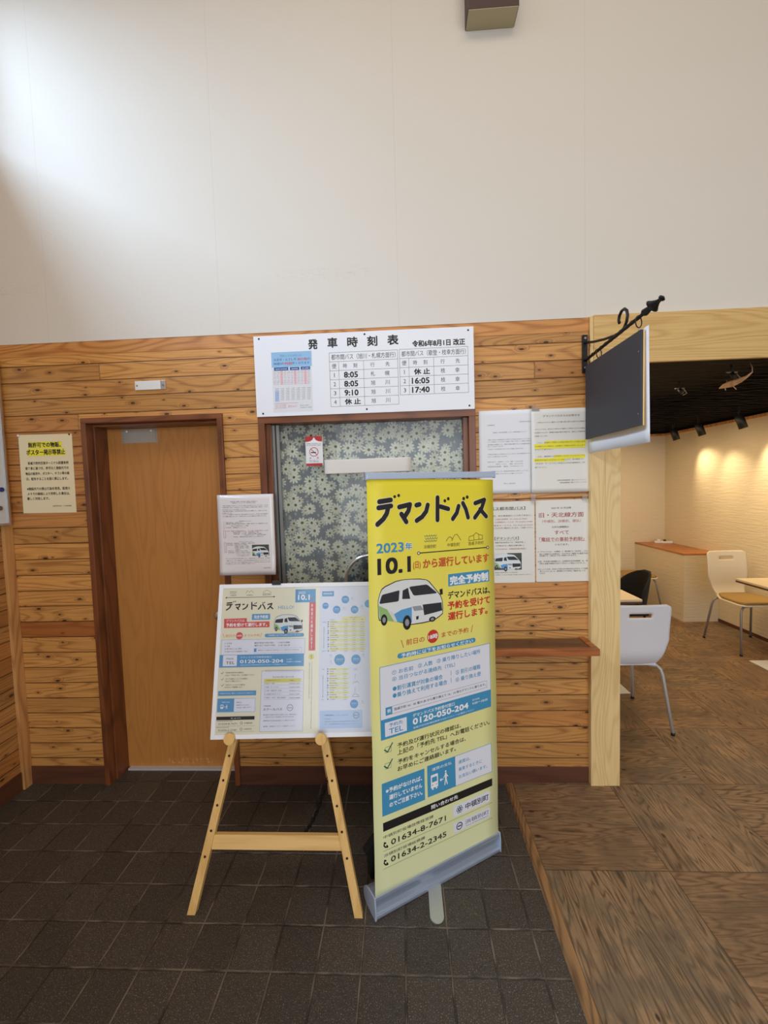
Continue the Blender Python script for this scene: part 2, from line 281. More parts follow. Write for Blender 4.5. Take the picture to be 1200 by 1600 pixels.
PAL = {'k': (24, 22, 22), 'w': (246, 247, 250), 'wb': (232, 234, 246), 'blu': (40, 96, 160), 'blu2': (110, 140, 176), 'blu3': (66, 150, 196), 'blu4': (92, 158, 206),
       'blu5': (70, 152, 212), 'blul': (160, 200, 226), 'bluel': (190, 206, 234), 'bluel2': (186, 210, 244), 'sky': (150, 194, 228), 'leaf': (228, 228, 232), 'red': (206, 60, 62), 'redd': (170, 48, 48),
       'redo': (206, 56, 34), 'redp': (216, 86, 84), 'reds': (190, 44, 48), 'ora': (204, 92, 42), 'orl': (224, 140, 60), 'pinkl': (236, 196, 200), 'gry': (70, 72, 80), 'gryk': (46, 43, 47),
       'yel': (224, 218, 116), 'yel2': (232, 228, 160), 'yelh': (244, 232, 60), 'pale': (226, 230, 244), 'tealk': (60, 110, 112), 'teald': (28, 92, 90), 'navy': (30, 34, 66),
       'asph': (74, 74, 78), 'foliage': (66, 78, 62), 'skyw': (220, 220, 216), 'vanw': (226, 230, 232), 'vang': (40, 44, 50), 'vanl': (150, 190, 120), 'vanb': (90, 160, 214), 'grey2': (150, 156, 166)}
PM = {}
def ink(c):
    if c not in PM: PM[c] = flat('ink_' + c, PAL[c], 0.55)
    return PM[c]

# ------------------------------------------------------------------ mesh helpers
class MB:
    def __init__(s): s.v = []; s.f = []; s.mi = []; s.mats = []; s.sm = []
    def mid(s, m):
        if m not in s.mats: s.mats.append(m)
        return s.mats.index(m)
    def add(s, vs, fs, m, smooth=False):
        o = len(s.v); s.v += [tuple(p) for p in vs]; i = s.mid(m)
        for f in fs: s.f.append([o + k for k in f]); s.mi.append(i); s.sm.append(smooth)
    def box(s, x0, y0, z0, x1, y1, z1, m):
        s.add([(x0, y0, z0), (x1, y0, z0), (x1, y1, z0), (x0, y1, z0), (x0, y0, z1), (x1, y0, z1), (x1, y1, z1), (x0, y1, z1)],
              [(0, 3, 2, 1), (4, 5, 6, 7), (0, 1, 5, 4), (1, 2, 6, 5), (2, 3, 7, 6), (3, 0, 4, 7)], m)
    def bar(s, a, b, w, d, m, up=(0, 1, 0)):
        """rectangular bar from a to b; w across, d along `up`"""
        a = Vector(a); b = Vector(b); t = (b - a).normalized(); u = Vector(up); u = (u - t * u.dot(t)).normalized(); r = t.cross(u)
        q = [r * (sx * w / 2) + u * (sy * d / 2) for sx, sy in ((-1, -1), (1, -1), (1, 1), (-1, 1))]
        s.add([a + k for k in q] + [b + k for k in q], [(3, 2, 1, 0), (4, 5, 6, 7), (0, 1, 5, 4), (1, 2, 6, 5), (2, 3, 7, 6), (3, 0, 4, 7)], m)
    def tube(s, pts, r, m, seg=10, closed=False, rad=None, flatk=1.0, twist=0.0):
        P = [Vector(p) for p in pts]; n = len(P); vs = []; fs = []; ref = None
        for i, p in enumerate(P):
            if closed: t = P[(i + 1) % n] - P[i - 1]
            else: t = P[min(i + 1, n - 1)] - P[max(i - 1, 0)]
            t.normalize()
            if ref is None: ref = t.orthogonal().normalized()
            ref = (ref - t * ref.dot(t)).normalized(); bi = t.cross(ref); rr = rad[i] if rad else r
            for k in range(seg):
                a = 2 * PI * k / seg + twist * i; vs.append(p + (ref * math.cos(a) * flatk + bi * math.sin(a)) * rr)
        for i in range(n if closed else n - 1):
            j = (i + 1) % n
            for k in range(seg): l = (k + 1) % seg; fs.append((i * seg + k, i * seg + l, j * seg + l, j * seg + k))
        if not closed: fs.append(tuple(range(seg))[::-1]); fs.append(tuple((n - 1) * seg + k for k in range(seg)))
        s.add(vs, fs, m, True)
    def cyl(s, c, axis, r, h, m, seg=24):
        c = Vector(c); ax = Vector(axis).normalized(); s.tube([c, c + ax * h], r, m, seg); s.sm[-1] = s.sm[-2] = False
    def prism(s, poly, axis, d0, d1, m):
        """poly in the plane normal to axis ('x','y','z'), extruded d0..d1"""
        def P(p, d): return {'x': (d, p[0], p[1]), 'y': (p[0], d, p[1]), 'z': (p[0], p[1], d)}[axis]
        n = len(poly); s.add([P(p, d0) for p in poly] + [P(p, d1) for p in poly], [tuple(range(n))[::-1], tuple(range(n, 2 * n))] + [(i, (i + 1) % n, n + (i + 1) % n, n + i) for i in range(n)], m)
    def build(s, name, parent=None, bevel=0.0, recalc=True, mat=None):
        me = bpy.data.meshes.new(name); me.from_pydata(s.v, [], s.f)
        for m in s.mats: me.materials.append(m)
        for i, p in enumerate(me.polygons): p.material_index = s.mi[i]; p.use_smooth = s.sm[i]
        me.update()
        if recalc:
            bm = bmesh.new(); bm.from_mesh(me); bmesh.ops.recalc_face_normals(bm, faces=bm.faces); bm.to_mesh(me); bm.free()
        o = bpy.data.objects.new(name, me); COL.objects.link(o)
        if parent: o.parent = parent
        if bevel:
            b = o.modifiers.new('bevel', 'BEVEL'); b.width = bevel; b.segments = 2; b.limit_method = 'ANGLE'; b.angle_limit = 0.6
        return o

def tag(o, label=None, cat=None, group=None, kind=None):
    if label: o['label'] = label
    if cat: o['category'] = cat
    if group: o['group'] = group
    if kind: o['kind'] = kind
    return o
def thing(name, label, cat, loc=(0, 0, 0), rz=0.0, group=None):
    o = bpy.data.objects.new(name, None); COL.objects.link(o); o.location = loc; o.rotation_euler = (0, 0, rz); o.empty_display_size = 0.1
    return tag(o, label, cat, group)
def quick(name, parent, fn, bevel=0.0, label=None):
    b = MB(); fn(b); o = b.build(name, parent, bevel)
    if label: o['label'] = label
    return o

# ------------------------------------------------------------------ printing on boards
VANP = [('k', [(-3, 51), (-3, -15), (8, -50), (21, -76), (43, -89), (109, -110), (153, -114), (199, -113), (268, -108), (313, -98), (332, -86), (374, -38), (407, 0), (420, 31), (424, 73), (421, 114), (398, 128), (357, 146), (281, 150), (205, 148), (149, 129), (55, 101), (2, 96), (-3, 74)]), ('vanw', [(1, 50), (0, -12), (11, -47), (24, -71), (47, -84), (111, -105), (153, -110), (199, -109), (266, -103), (309, -95), (326, -84), (370, -35), (403, 3), (416, 34), (419, 72), (417, 110), (395, 123), (355, 141), (282, 144), (205, 143), (151, 125), (55, 96), (6, 92), (1, 72)]), ('vang', [(21, -38), (29, -44), (129, -56), (133, -52), (127, 0), (120, 5), (11, 5), (7, -1)]), ('vang', [(153, -52), (188, -64), (201, 0), (149, -5)]), ('vang', [(196, -65), (206, -69), (308, -70), (321, -65), (381, -16), (376, -11), (233, -14), (221, -20)]), ('vanl', [(2, 13), (66, 48), (99, 115), (7, 91)]), ('vanb', [(92, 73), (143, 54), (210, 47), (207, 135), (151, 125), (99, 115)]), ('skyw', [(48, 34), (91, 64), (114, 117), (95, 113)]), ('vang', [(282, 43), (412, 46), (417, 94), (291, 105)]), ('grey2', [(213, 45), (268, 46), (288, 74), (224, 72)]), ('k', [(236, 105), (254, 103), (251, 122), (237, 123)]), ('k', [(401, -31), (422, -34), (424, -1), (404, 2)])]
VANW = [(32, 95, 20, 31), (176, 130, 27, 41), (345, 135, 23, 15)]
def circ(cx, cy, rx, ry=None, n=20): ry = ry or rx; return [(cx + rx * math.cos(2 * PI * k / n), cy + ry * math.sin(2 * PI * k / n)) for k in range(n)]
def stroke(pts, w):
    """capsule polygons (mm) covering a polyline"""
    out = []
    for (x0, y0), (x1, y1) in zip(pts, pts[1:]):
        a = math.atan2(y1 - y0, x1 - x0); h = w / 2; n = 6 if w > 3 else 2
        p = [(x1 + h * math.cos(a - PI / 2 + PI * k / n), y1 + h * math.sin(a - PI / 2 + PI * k / n)) for k in range(n + 1)] + [(x0 + h * math.cos(a + PI / 2 + PI * k / n), y0 + h * math.sin(a + PI / 2 + PI * k / n)) for k in range(n + 1)]
        out.append(p)
    return out
def frame_polys(u0, v0, u1, v1, w): return [[(u0, v0), (u1, v0), (u1, v0 + w), (u0, v0 + w)], [(u0, v1 - w), (u1, v1 - w), (u1, v1), (u0, v1)], [(u0, v0), (u0 + w, v0), (u0 + w, v1), (u0, v1)], [(u1 - w, v0), (u1, v0), (u1, v1), (u1 - w, v1)]]
def shapes(it):
    """item -> list of (colour, polygon, sublevel)"""
    k = it[0]
    if k == 'R': _, _, a, b, c, d, col = it; return [(col, [(a, b), (c, b), (c, d), (a, d)], 0)]
    if k == 'F': _, _, a, b, c, d, col, w_ = it; return [(col, p, 0) for p in frame_polys(a, b, c, d, w_)]
    if k == 'C':
        _, _, x, y, r, col, w_ = it
        if not w_: return [(col, circ(x, y, r), 0)]
        A = circ(x, y, r); B = circ(x, y, r - w_); return [(col, [A[i], A[(i + 1) % 20], B[(i + 1) % 20], B[i]], 0) for i in range(20)]
    if k == 'L': return [(it[4], p, 0.15 * (i % 2)) for i, p in enumerate(stroke(it[2], it[3]))]
    if k == 'P': return [(it[3], it[2], 0)]
    if k == 'VAN':
        _, _, x, y, W, ol = it; s = W / 425.0; out = []; y = y
        for i, (c, p) in enumerate(VANP):
            if i == 0 and not ol: continue
            out.append((c, [(x + a * s, y + b * s) for a, b in p], i * 0.35))
        for cx, cy, rx, ry in VANW:
            out.append(('k', circ(x + cx * s, y + cy * s, rx * s, ry * s, 16), 4.5)); out.append(('grey2', circ(x + cx * s, y + cy * s, rx * s * .5, ry * s * .5, 12), 5))
        return out
    if k == 'BUS':
        _, _, x, y, W, H = it; w_ = W / 34; h = H / 50.0; o = []
        o.append(('w', [(x, y + 2 * h), (x + 3 * w_, y), (x + 31 * w_, y), (x + 34 * w_, y + 2 * h), (x + 34 * w_, y + 42 * h), (x, y + 42 * h)], 0)); o.append(('blu3', [(x + 5 * w_, y + 8 * h), (x + 29 * w_, y + 8 * h), (x + 29 * w_, y + 24 * h), (x + 5 * w_, y + 24 * h)], 1))
        for q in (8, 26): o.append(('blu3', circ(x + q * w_, y + 33 * h, 2.6 * w_, n=10), 1)); o.append(('w', circ(x + q * w_, y + 45 * h, 4 * w_, n=10), 0))
        ax = x + 42 * w_; ay = y + 26 * h; o.append(('w', [(ax, ay), (ax + 8 * w_, ay - 6 * h), (ax + 8 * w_, ay + 6 * h)], 0)); o.append(('w', [(ax + 8 * w_, ay - 1.6 * h), (ax + 18 * w_, ay - 1.6 * h), (ax + 18 * w_, ay + 1.6 * h), (ax + 8 * w_, ay + 1.6 * h)], 0))
        px = x + 72 * w_; o.append(('w', circ(px, y + 4 * h, 4 * w_, n=12), 0))
        for P_, t_ in (([(px, y + 11 * h), (px, y + 27 * h)], 8), ([(px, y + 12 * h), (px - 10 * w_, y + 22 * h)], 3.5), ([(px, y + 12 * h), (px + 10 * w_, y + 22 * h)], 3.5), ([(px - 1, y + 27 * h), (px - 6 * w_, y + 46 * h)], 4.5), ([(px + 1, y + 27 * h), (px + 6 * w_, y + 46 * h)], 4.5)):
            o += [('w', p, 0.2) for p in stroke(P_, t_ * w_)]
        return o
    if k == 'PHONE':
        _, _, x, y, r = it; return [('k', p, 0.2 * i) for i, p in enumerate(stroke([(x - r * .6, y - r), (x - r * .8, y), (x - r * .2, y + r * .8), (x + r * .6, y + r)], r * .5))] + [('k', p, 0.6) for p in stroke([(x - r * .6, y - r), (x - r * .1, y - r * .7)], r * .6) + stroke([(x + r * .7, y + r), (x + r * .4, y + r * .4)], r * .6)]
    if k == 'FLOWER':
        _, _, x, y, r = it; o = []
        for i in range(6):
            a = i * PI / 3; cx, cy = x + r * .62 * math.cos(a), y + r * .62 * math.sin(a); A = circ(cx, cy, r * .36, n=12); B = circ(cx, cy, r * .22, n=12)
            o += [('navy', [A[j], A[(j + 1) % 12], B[(j + 1) % 12], B[j]], 0.1 * (i % 2)) for j in range(12)]
        A = circ(x, y, r * .42, n=12); B = circ(x, y, r * .2, n=12); o += [('navy', [A[j], A[(j + 1) % 12], B[(j + 1) % 12], B[j]], .3) for j in range(12)]; return o
    return []

def print_on(parent, items, labels=None, step=0.00016, start=0.0004, surf=None, n0=0.0):
    """parent local frame: X right, Y away from the reader, Z up, origin at the sheet's top left; items in mm"""
    texts = []; 
    for i, it in enumerate(items):
        if it[0] == 'T':
            c = bpy.data.curves.new('tmp', 'FONT'); c.body = it[6]; c.resolution_u = 2 if it[5] < 30 else 4
            o = bpy.data.objects.new('tmp', c); COL.objects.link(o); texts.append((i, o, c))
    if texts: bpy.context.view_layer.update()
    dg = bpy.context.evaluated_depsgraph_get(); tm = {}
    for i, o, c in texts:
        me = bpy.data.meshes.new_from_object(o.evaluated_get(dg)); vs = [(v.co.x, v.co.y) for v in me.vertices]; fs = [tuple(p.vertices) for p in me.polygons]
        bpy.data.meshes.remove(me); tm[i] = (vs, fs)
    for i, o, c in texts: bpy.data.objects.remove(o); bpy.data.curves.remove(c)
    parts = {}; lev = []
    for i, it in enumerate(items):
        if it[0] == 'T':
            bb = (it[2], it[4] - it[5] / 2, it[3], it[4] + it[5] / 2); sh = None
        else:
            sh = shapes(it); X = [p[0] for s_ in sh for p in s_[1]]; Y = [p[1] for s_ in sh for p in s_[1]]; bb = (min(X), min(Y), max(X), max(Y))
        L = 0
        for b2, l2 in lev:
            if l2 >= L and bb[0] < b2[2] and b2[0] < bb[2] and bb[1] < b2[3] and b2[1] < bb[3]: L = l2 + 1
        top = L + (5 if it[0] == 'VAN' else 1 if it[0] in ('BUS', 'PHONE') else 0); lev.append((bb, top))
        b = parts.setdefault(it[1], MB())
        def out(poly, fs, col, l):
            vs = []
            for (u, v) in poly:
                x, z = u / 1000.0, -v / 1000.0
                y = -(start + l * step) + (surf(x, z) if surf else 0.0) + n0
                vs.append((x, y, z))
            b.add(vs, fs, ink(col))
        if sh is None:
            vs, fs = tm[i]
            if not vs: continue
            x0 = min(p[0] for p in vs); x1 = max(p[0] for p in vs); y0 = min(p[1] for p in vs); y1 = max(p[1] for p in vs)
            sx = (it[3] - it[2]) / max(x1 - x0, 1e-6); sy = it[5] / max(y1 - y0, 1e-6)
            wd = (it[3] - it[2]); nat = (x1 - x0) / max(y1 - y0, 1e-6) * it[5]
            u0 = it[2]
            if len(it[6]) == 1 and wd > nat * 1.35: u0 += (wd - nat) / 2; sx = sy     # narrow figures keep their shape
            d = it[8] * it[5]; sh4 = [(0, 0)] if not it[8] else [(-d, 0), (d, 0)] if it[5] < 14 else [(-d, -d), (d, -d), (-d, d), (d, d)]
            for q, (dx, dy) in enumerate(sh4):
                out([(u0 + dx + (p[0] - x0) * sx, it[4] + it[5] / 2 + dy - (p[1] - y0) * sy) for p in vs], fs, it[7], L + q * 0.05)
        else:
            for col, poly, sl in sh:
                if not surf: out(poly, [tuple(range(len(poly)))], col, L + sl); continue
                bm = bmesh.new(); bm.faces.new([bm.verts.new((p[0], p[1], 0)) for p in poly])
                for ax in (0, 1):
                    lo = min(p[ax] for p in poly); hi = max(p[ax] for p in poly); g = 15.0; q = math.floor(lo / g) * g + g
                    while q < hi - 0.01:
                        co = [0, 0, 0]; no = [0, 0, 0]; co[ax] = q; no[ax] = 1
                        bmesh.ops.bisect_plane(bm, geom=bm.verts[:] + bm.edges[:] + bm.faces[:], plane_co=co, plane_no=no); q += g
                bm.verts.index_update(); out([(v.co.x, v.co.y) for v in bm.verts], [[v.index for v in f.verts] for f in bm.faces], col, L + sl); bm.free()
    for k, b in parts.items():
        k = k.rstrip('_'); o = b.build(k, parent, recalc=False)
        if labels and k in labels: o['label'] = labels[k]
    return parts

def frame_of(o, origin, u, n):
    """place o so local X = u, local Y = n (away from reader), local Z = up"""
    u = Vector(u).normalized(); n = Vector(n).normalized(); wv = u.cross(n)
    o.matrix_world = Matrix(((u.x, n.x, wv.x, origin[0]), (u.y, n.y, wv.y, origin[1]), (u.z, n.z, wv.z, origin[2]), (0, 0, 0, 1)))

def sheet(name, W, H, t, mat, curl=None, nx=14, nz=18):
    b = MB()
    if not curl: b.box(0, 0, -H, W, t, 0, mat); return b.build(name)
    vs = []; fs = []
    for j in range(nz + 1):
        for i in range(nx + 1): x = W * i / nx; z = -H * j / nz; vs.append((x, curl(x, z), z))
    k = len(vs)
    for j in range(nz + 1):
        for i in range(nx + 1): x = W * i / nx; z = -H * j / nz; vs.append((x, curl(x, z) + t, z))
    for j in range(nz):
        for i in range(nx): a = j * (nx + 1) + i; fs.append((a, a + 1, a + nx + 2, a + nx + 1)); fs.append((k + a, k + a + nx + 1, k + a + nx + 2, k + a + 1))
    for i in range(nx): a = i; fs.append((a, k + a, k + a + 1, a + 1)); a = nz * (nx + 1) + i; fs.append((a, a + 1, k + a + 1, k + a))
    for j in range(nz): a = j * (nx + 1); c = a + nx + 1; fs.append((a, c, k + c, k + a)); a += nx; c += nx; fs.append((a, k + a, k + c, c))
    b.add(vs, fs, mat, True); return b.build(name)

SCHEDULE = [
 ('T','title_lettering',280.7,327.1,51.9,47.8,'発','k',0.03),
 ('T','title_lettering',379.6,427.7,48.7,47.7,'車','k',0.03),
 ('T','title_lettering',479.9,530.8,49.4,47.6,'時','k',0.03),
 ('T','title_lettering',580.8,629.6,49.0,47.5,'刻','k',0.03),
 ('T','title_lettering',682.3,735.8,48.0,47.4,'表','k',0.03),
 ('T','title_lettering',806.1,1066.6,72.3,30.2,'令和6年8月1日 改正','k',0.035),
 ('L','timetable',[(385.0,98.3),(730.7,98.3)],1.3,'k'),
 ('L','timetable',[(385.0,143.2),(730.7,143.2)],1.3,'k'),
 ('L','timetable',[(385.0,188.0),(730.7,188.0)],1.3,'k'),
 ('L','timetable',[(385.0,232.9),(730.7,232.9)],1.3,'k'),
 ('L','timetable',[(385.0,277.7),(730.7,277.7)],1.3,'k'),
 ('L','timetable',[(385.0,322.6),(730.7,322.6)],1.3,'k'),
 ('L','timetable',[(385.0,367.4),(730.7,367.4)],1.3,'k'),
 ('L','timetable',[(385.0,98.3),(385.0,367.4)],1.3,'k'),
 ('L','timetable',[(730.7,98.3),(730.7,367.4)],1.3,'k'),
 ('L','timetable',[(431.7,143.2),(431.7,367.4)],1.2,'k'),
 ('L','timetable',[(557.9,143.2),(557.9,367.4)],1.2,'k'),
 ('T','timetable',395.4,720.3,120.8,27.8,'都市間バス（旭川・札幌方面行）','k',0.0),
 ('T','timetable',397.1,419.6,165.6,24.7,'便','k',0),
 ('T','timetable',454.1,473.2,165.6,22.4,'時','k',0),
 ('T','timetable',506.0,525.0,165.6,22.4,'刻','k',0),
 ('T','timetable',592.4,613.2,165.6,22.4,'行','k',0),
 ('T','timetable',668.5,689.2,165.6,22.4,'先','k',0),
 ('T','timetable',402.3,414.4,210.5,20.2,'1','k',0),
 ('T','timetable',457.6,526.7,210.5,27.8,'8:05','k',0.04),
 ('T','timetable',592.4,614.9,210.5,23.3,'札','k',0),
 ('T','timetable',665.0,687.5,210.5,23.3,'幌','k',0),
 ('T','timetable',402.3,414.4,255.3,20.2,'2','k',0),
 ('T','timetable',457.6,526.7,255.3,27.8,'8:05','k',0.04),
 ('T','timetable',592.4,614.9,255.3,23.3,'旭','k',0),
 ('T','timetable',665.0,687.5,255.3,23.3,'川','k',0),
 ('T','timetable',402.3,414.4,300.2,20.2,'3','k',0),
 ('T','timetable',457.6,526.7,300.2,27.8,'9:10','k',0.04),
 ('T','timetable',592.4,614.9,300.2,23.3,'旭','k',0),
 ('T','timetable',665.0,687.5,300.2,23.3,'川','k',0),
 ('T','timetable',402.3,414.4,345.0,20.2,'4','k',0),
 ('T','timetable',457.6,537.1,345.0,27.8,'休 止','k',0.04),
 ('T','timetable',592.4,614.9,345.0,23.3,'旭','k',0),
 ('T','timetable',665.0,687.5,345.0,23.3,'川','k',0),
 ('L','timetable',[(739.9,97.1),(1080.7,97.1)],1.3,'k'),
 ('L','timetable',[(739.9,142.1),(1080.7,142.1)],1.3,'k'),
 ('L','timetable',[(739.9,187.1),(1080.7,187.1)],1.3,'k'),
 ('L','timetable',[(739.9,232.0),(1080.7,232.0)],1.3,'k'),
 ('L','timetable',[(739.9,277.0),(1080.7,277.0)],1.3,'k'),
 ('L','timetable',[(739.9,322.0),(1080.7,322.0)],1.3,'k'),
 ('L','timetable',[(739.9,97.1),(739.9,322.0)],1.3,'k'),
 ('L','timetable',[(1080.7,97.1),(1080.7,322.0)],1.3,'k'),
 ('L','timetable',[(785.9,142.1),(785.9,322.0)],1.2,'k'),
 ('L','timetable',[(910.3,142.1),(910.3,322.0)],1.2,'k'),
 ('T','timetable',750.1,1070.5,119.6,27.9,'都市間バス（歌登・枝幸方面行）','k',0.0),
 ('T','timetable',751.8,774.0,164.6,24.7,'便','k',0),
 ('T','timetable',808.1,826.8,164.6,22.5,'時','k',0),
 ('T','timetable',859.2,877.9,164.6,22.5,'刻','k',0),
 ('T','timetable',944.4,964.8,164.6,22.5,'行','k',0),
 ('T','timetable',1019.4,1039.8,164.6,22.5,'先','k',0),
 ('T','timetable',757.0,768.9,209.5,20.2,'1','k',0),
 ('T','timetable',811.5,889.9,209.5,27.9,'休 止','k',0.04),
 ('T','timetable',944.4,966.5,209.5,23.4,'枝','k',0),
 ('T','timetable',1015.9,1038.1,209.5,23.4,'幸','k',0),
 ('T','timetable',757.0,768.9,254.5,20.2,'2','k',0),
 ('T','timetable',799.6,886.4,254.5,27.9,'16:05','k',0.04),
 ('T','timetable',944.4,966.5,254.5,23.4,'枝','k',0),
 ('T','timetable',1015.9,1038.1,254.5,23.4,'幸','k',0),
 ('T','timetable',757.0,768.9,299.5,20.2,'3','k',0),
 ('T','timetable',799.6,886.4,299.5,27.9,'17:40','k',0.04),
 ('T','timetable',944.4,966.5,299.5,23.4,'枝','k',0),
 ('T','timetable',1015.9,1038.1,299.5,23.4,'幸','k',0),
 ('R','pasted_leaflet',88.2,84.0,292.2,386.1,'leaf'),
 ('R','pasted_leaflet',88.2,84.0,294.7,159.3,'sky'),
 ('T','pasted_leaflet',132.9,243.5,103.2,12.0,'特急バスのお知らせ','blu2',0),
 ('T','pasted_leaflet',100.1,216.3,122.0,12.8,'天北号・えさし号','blu',0.02),
 ('T','pasted_leaflet',221.8,271.5,122.9,13.9,'旭川発','red',0.03),
 ('T','pasted_leaflet',272.9,286.7,122.2,10.7,'の','blu',0.02),
 ('T','pasted_leaflet',100.5,147.6,141.8,13.4,'時間が','blu',0.02),
 ('T','pasted_leaflet',149.0,193.3,142.0,13.9,'1時間','red',0.03),
 ('T','pasted_leaflet',194.6,283.0,141.8,12.0,'早くなります','blu',0.02),
 ('R','pasted_leaflet',99.5,159.7,173.6,176.2,'blu'),
 ('T','pasted_leaflet',107.5,165.6,168.5,5.9,'音威子府発着','w',0),
 ('R','pasted_leaflet',181.3,161.0,230.4,176.5,'blu'),
 ('T','pasted_leaflet',189.2,222.4,169.3,5.9,'名寄発着','w',0),
 ('R','pasted_leaflet',236.6,160.6,285.6,176.1,'blu'),
 ('T','pasted_leaflet',244.6,277.7,168.9,5.9,'旭川発着','w',0),
 ('T','pasted_leaflet',97.1,110.2,179.5,4.3,'6:15','gry',0),
 ('T','pasted_leaflet',114.6,127.7,179.7,4.3,'6:19','gry',0),
 ('R','pasted_leaflet',131.4,176.9,143.5,247.0,'pinkl'),
 ('T','pasted_leaflet',132.1,145.1,179.9,4.3,'6:06','red',0),
 ('T','pasted_leaflet',149.6,162.6,180.1,4.3,'7:46','gry',0),
 ('T','pasted_leaflet',167.1,180.1,180.3,4.3,'7:25','gry',0),
 ('T','pasted_leaflet',184.5,197.5,180.5,4.3,'7:30','gry',0),
 ('R','pasted_leaflet',201.3,177.7,213.5,247.7,'pinkl'),
 ('T','pasted_leaflet',202.0,214.9,180.7,4.3,'8:09','red',0),
 ('T','pasted_leaflet',219.4,232.4,180.8,4.3,'8:05','gry',0),
 ('T','pasted_leaflet',236.8,249.8,181.0,4.3,'8:04','gry',0),
 ('R','pasted_leaflet',253.5,178.2,265.8,248.2,'pinkl'),
 ('T','pasted_leaflet',254.2,267.2,181.2,4.3,'9:01','red',0),
 ('T','pasted_leaflet',271.6,284.6,181.4,4.3,'9:25','gry',0),
 ('T','pasted_leaflet',96.7,109.8,187.6,4.3,'7:35','gry',0),
 ('T','pasted_leaflet',114.2,127.3,187.8,4.3,'7:58','gry',0),
 ('T','pasted_leaflet',131.7,144.7,187.9,4.3,'7:18','red',0),
 ('T','pasted_leaflet',149.2,162.2,188.1,4.3,'8:51','gry',0),
 ('T','pasted_leaflet',166.7,179.7,188.3,4.3,'8:48','gry',0),
 ('T','pasted_leaflet',184.1,197.1,188.5,4.3,'8:03','gry',0),
 ('T','pasted_leaflet',201.6,214.6,188.7,4.3,'9:14','red',0),
 ('T','pasted_leaflet',219.0,232.0,188.9,4.3,'9:33','gry',0),
 ('T','pasted_leaflet',236.4,249.4,189.1,4.3,'9:34','gry',0),
 ('T','pasted_leaflet',253.9,266.8,189.3,4.3,'10:23','red',0),
 ('T','pasted_leaflet',271.3,284.2,189.5,4.3,'10:17','gry',0),
 ('T','pasted_leaflet',96.3,109.4,195.6,4.3,'8:49','red',0),
 ('T','pasted_leaflet',113.8,126.9,195.8,4.3,'8:11','red',0),
 ('T','pasted_leaflet',131.3,144.3,196.0,4.3,'8:52','red',0),
 ('T','pasted_leaflet',148.8,161.8,196.2,4.3,'9:06','red',0),
 ('T','pasted_leaflet',166.3,179.3,196.4,4.3,'9:16','red',0),
 ('T','pasted_leaflet',183.7,196.7,196.6,4.3,'9:13','red',0),
 ('T','pasted_leaflet',201.2,214.2,196.8,4.3,'10:59','red',0),
 ('T','pasted_leaflet',218.6,231.6,197.0,4.3,'10:01','red',0),
 ('T','pasted_leaflet',236.1,249.0,197.1,4.3,'10:53','red',0),
 ('T','pasted_leaflet',253.5,266.5,197.3,4.3,'11:41','red',0),
 ('T','pasted_leaflet',270.9,283.9,197.5,4.3,'11:51','red',0),
 ('T','pasted_leaflet',95.9,108.9,203.7,4.3,'9:16','gry',0),
 ('T','pasted_leaflet',113.4,126.5,203.9,4.3,'9:51','gry',0),
 ('T','pasted_leaflet',130.9,143.9,204.1,4.3,'9:17','red',0),
 ('T','pasted_leaflet',148.4,161.4,204.3,4.3,'10:12','gry',0),
 ('T','pasted_leaflet',165.9,178.9,204.5,4.3,'10:10','gry',0),
 ('T','pasted_leaflet',183.4,196.4,204.6,4.3,'10:19','gry',0),
 ('T','pasted_leaflet',200.8,213.8,204.8,4.3,'11:18','red',0),
 ('T','pasted_leaflet',218.3,231.2,205.0,4.3,'11:40','gry',0),
 ('T','pasted_leaflet',235.7,248.7,205.2,4.3,'11:55','gry',0),
 ('T','pasted_leaflet',253.1,266.1,205.4,4.3,'12:46','red',0),
 ('T','pasted_leaflet',270.5,283.5,205.6,4.3,'12:54','gry',0),
 ('T','pasted_leaflet',95.5,108.5,211.8,4.3,'10:54','gry',0),
 ('T','pasted_leaflet',113.0,126.0,212.0,4.3,'10:56','gry',0),
 ('T','pasted_leaflet',130.5,143.5,212.2,4.3,'10:23','red',0),
 ('T','pasted_leaflet',148.0,161.0,212.3,4.3,'11:05','gry',0),
 ('T','pasted_leaflet',165.5,178.5,212.5,4.3,'11:54','gry',0),
 ('T','pasted_leaflet',183.0,196.0,212.7,4.3,'11:38','gry',0),
 ('T','pasted_leaflet',200.4,213.4,212.9,4.3,'12:21','red',0),
 ('T','pasted_leaflet',217.9,230.9,213.1,4.3,'12:42','gry',0),
 ('T','pasted_leaflet',235.3,248.3,213.3,4.3,'12:24','gry',0),
 ('T','pasted_leaflet',252.8,265.7,213.4,4.3,'13:32','red',0),
 ('T','pasted_leaflet',270.2,283.1,213.6,4.3,'13:15','gry',0),
 ('T','pasted_leaflet',95.1,108.1,219.9,4.3,'11:11','red',0),
 ('T','pasted_leaflet',112.6,125.6,220.1,4.3,'11:15','red',0),
 ('T','pasted_leaflet',130.1,143.1,220.2,4.3,'11:30','red',0),
 ('T','pasted_leaflet',147.6,160.6,220.4,4.3,'12:17','red',0),
 ('T','pasted_leaflet',165.1,178.1,220.6,4.3,'12:05','red',0),
 ('T','pasted_leaflet',182.6,195.6,220.8,4.3,'12:59','red',0),
 ('T','pasted_leaflet',200.1,213.1,221.0,4.3,'13:52','red',0),
 ('T','pasted_leaflet',217.5,230.5,221.1,4.3,'13:55','red',0),
 ('T','pasted_leaflet',235.0,247.9,221.3,4.3,'13:35','red',0),
 ('T','pasted_leaflet',252.4,265.4,221.5,4.3,'14:53','red',0),
 ('T','pasted_leaflet',269.8,282.8,221.7,4.3,'14:19','red',0),
 ('T','pasted_leaflet',94.7,107.7,228.0,4.3,'12:00','gry',0),
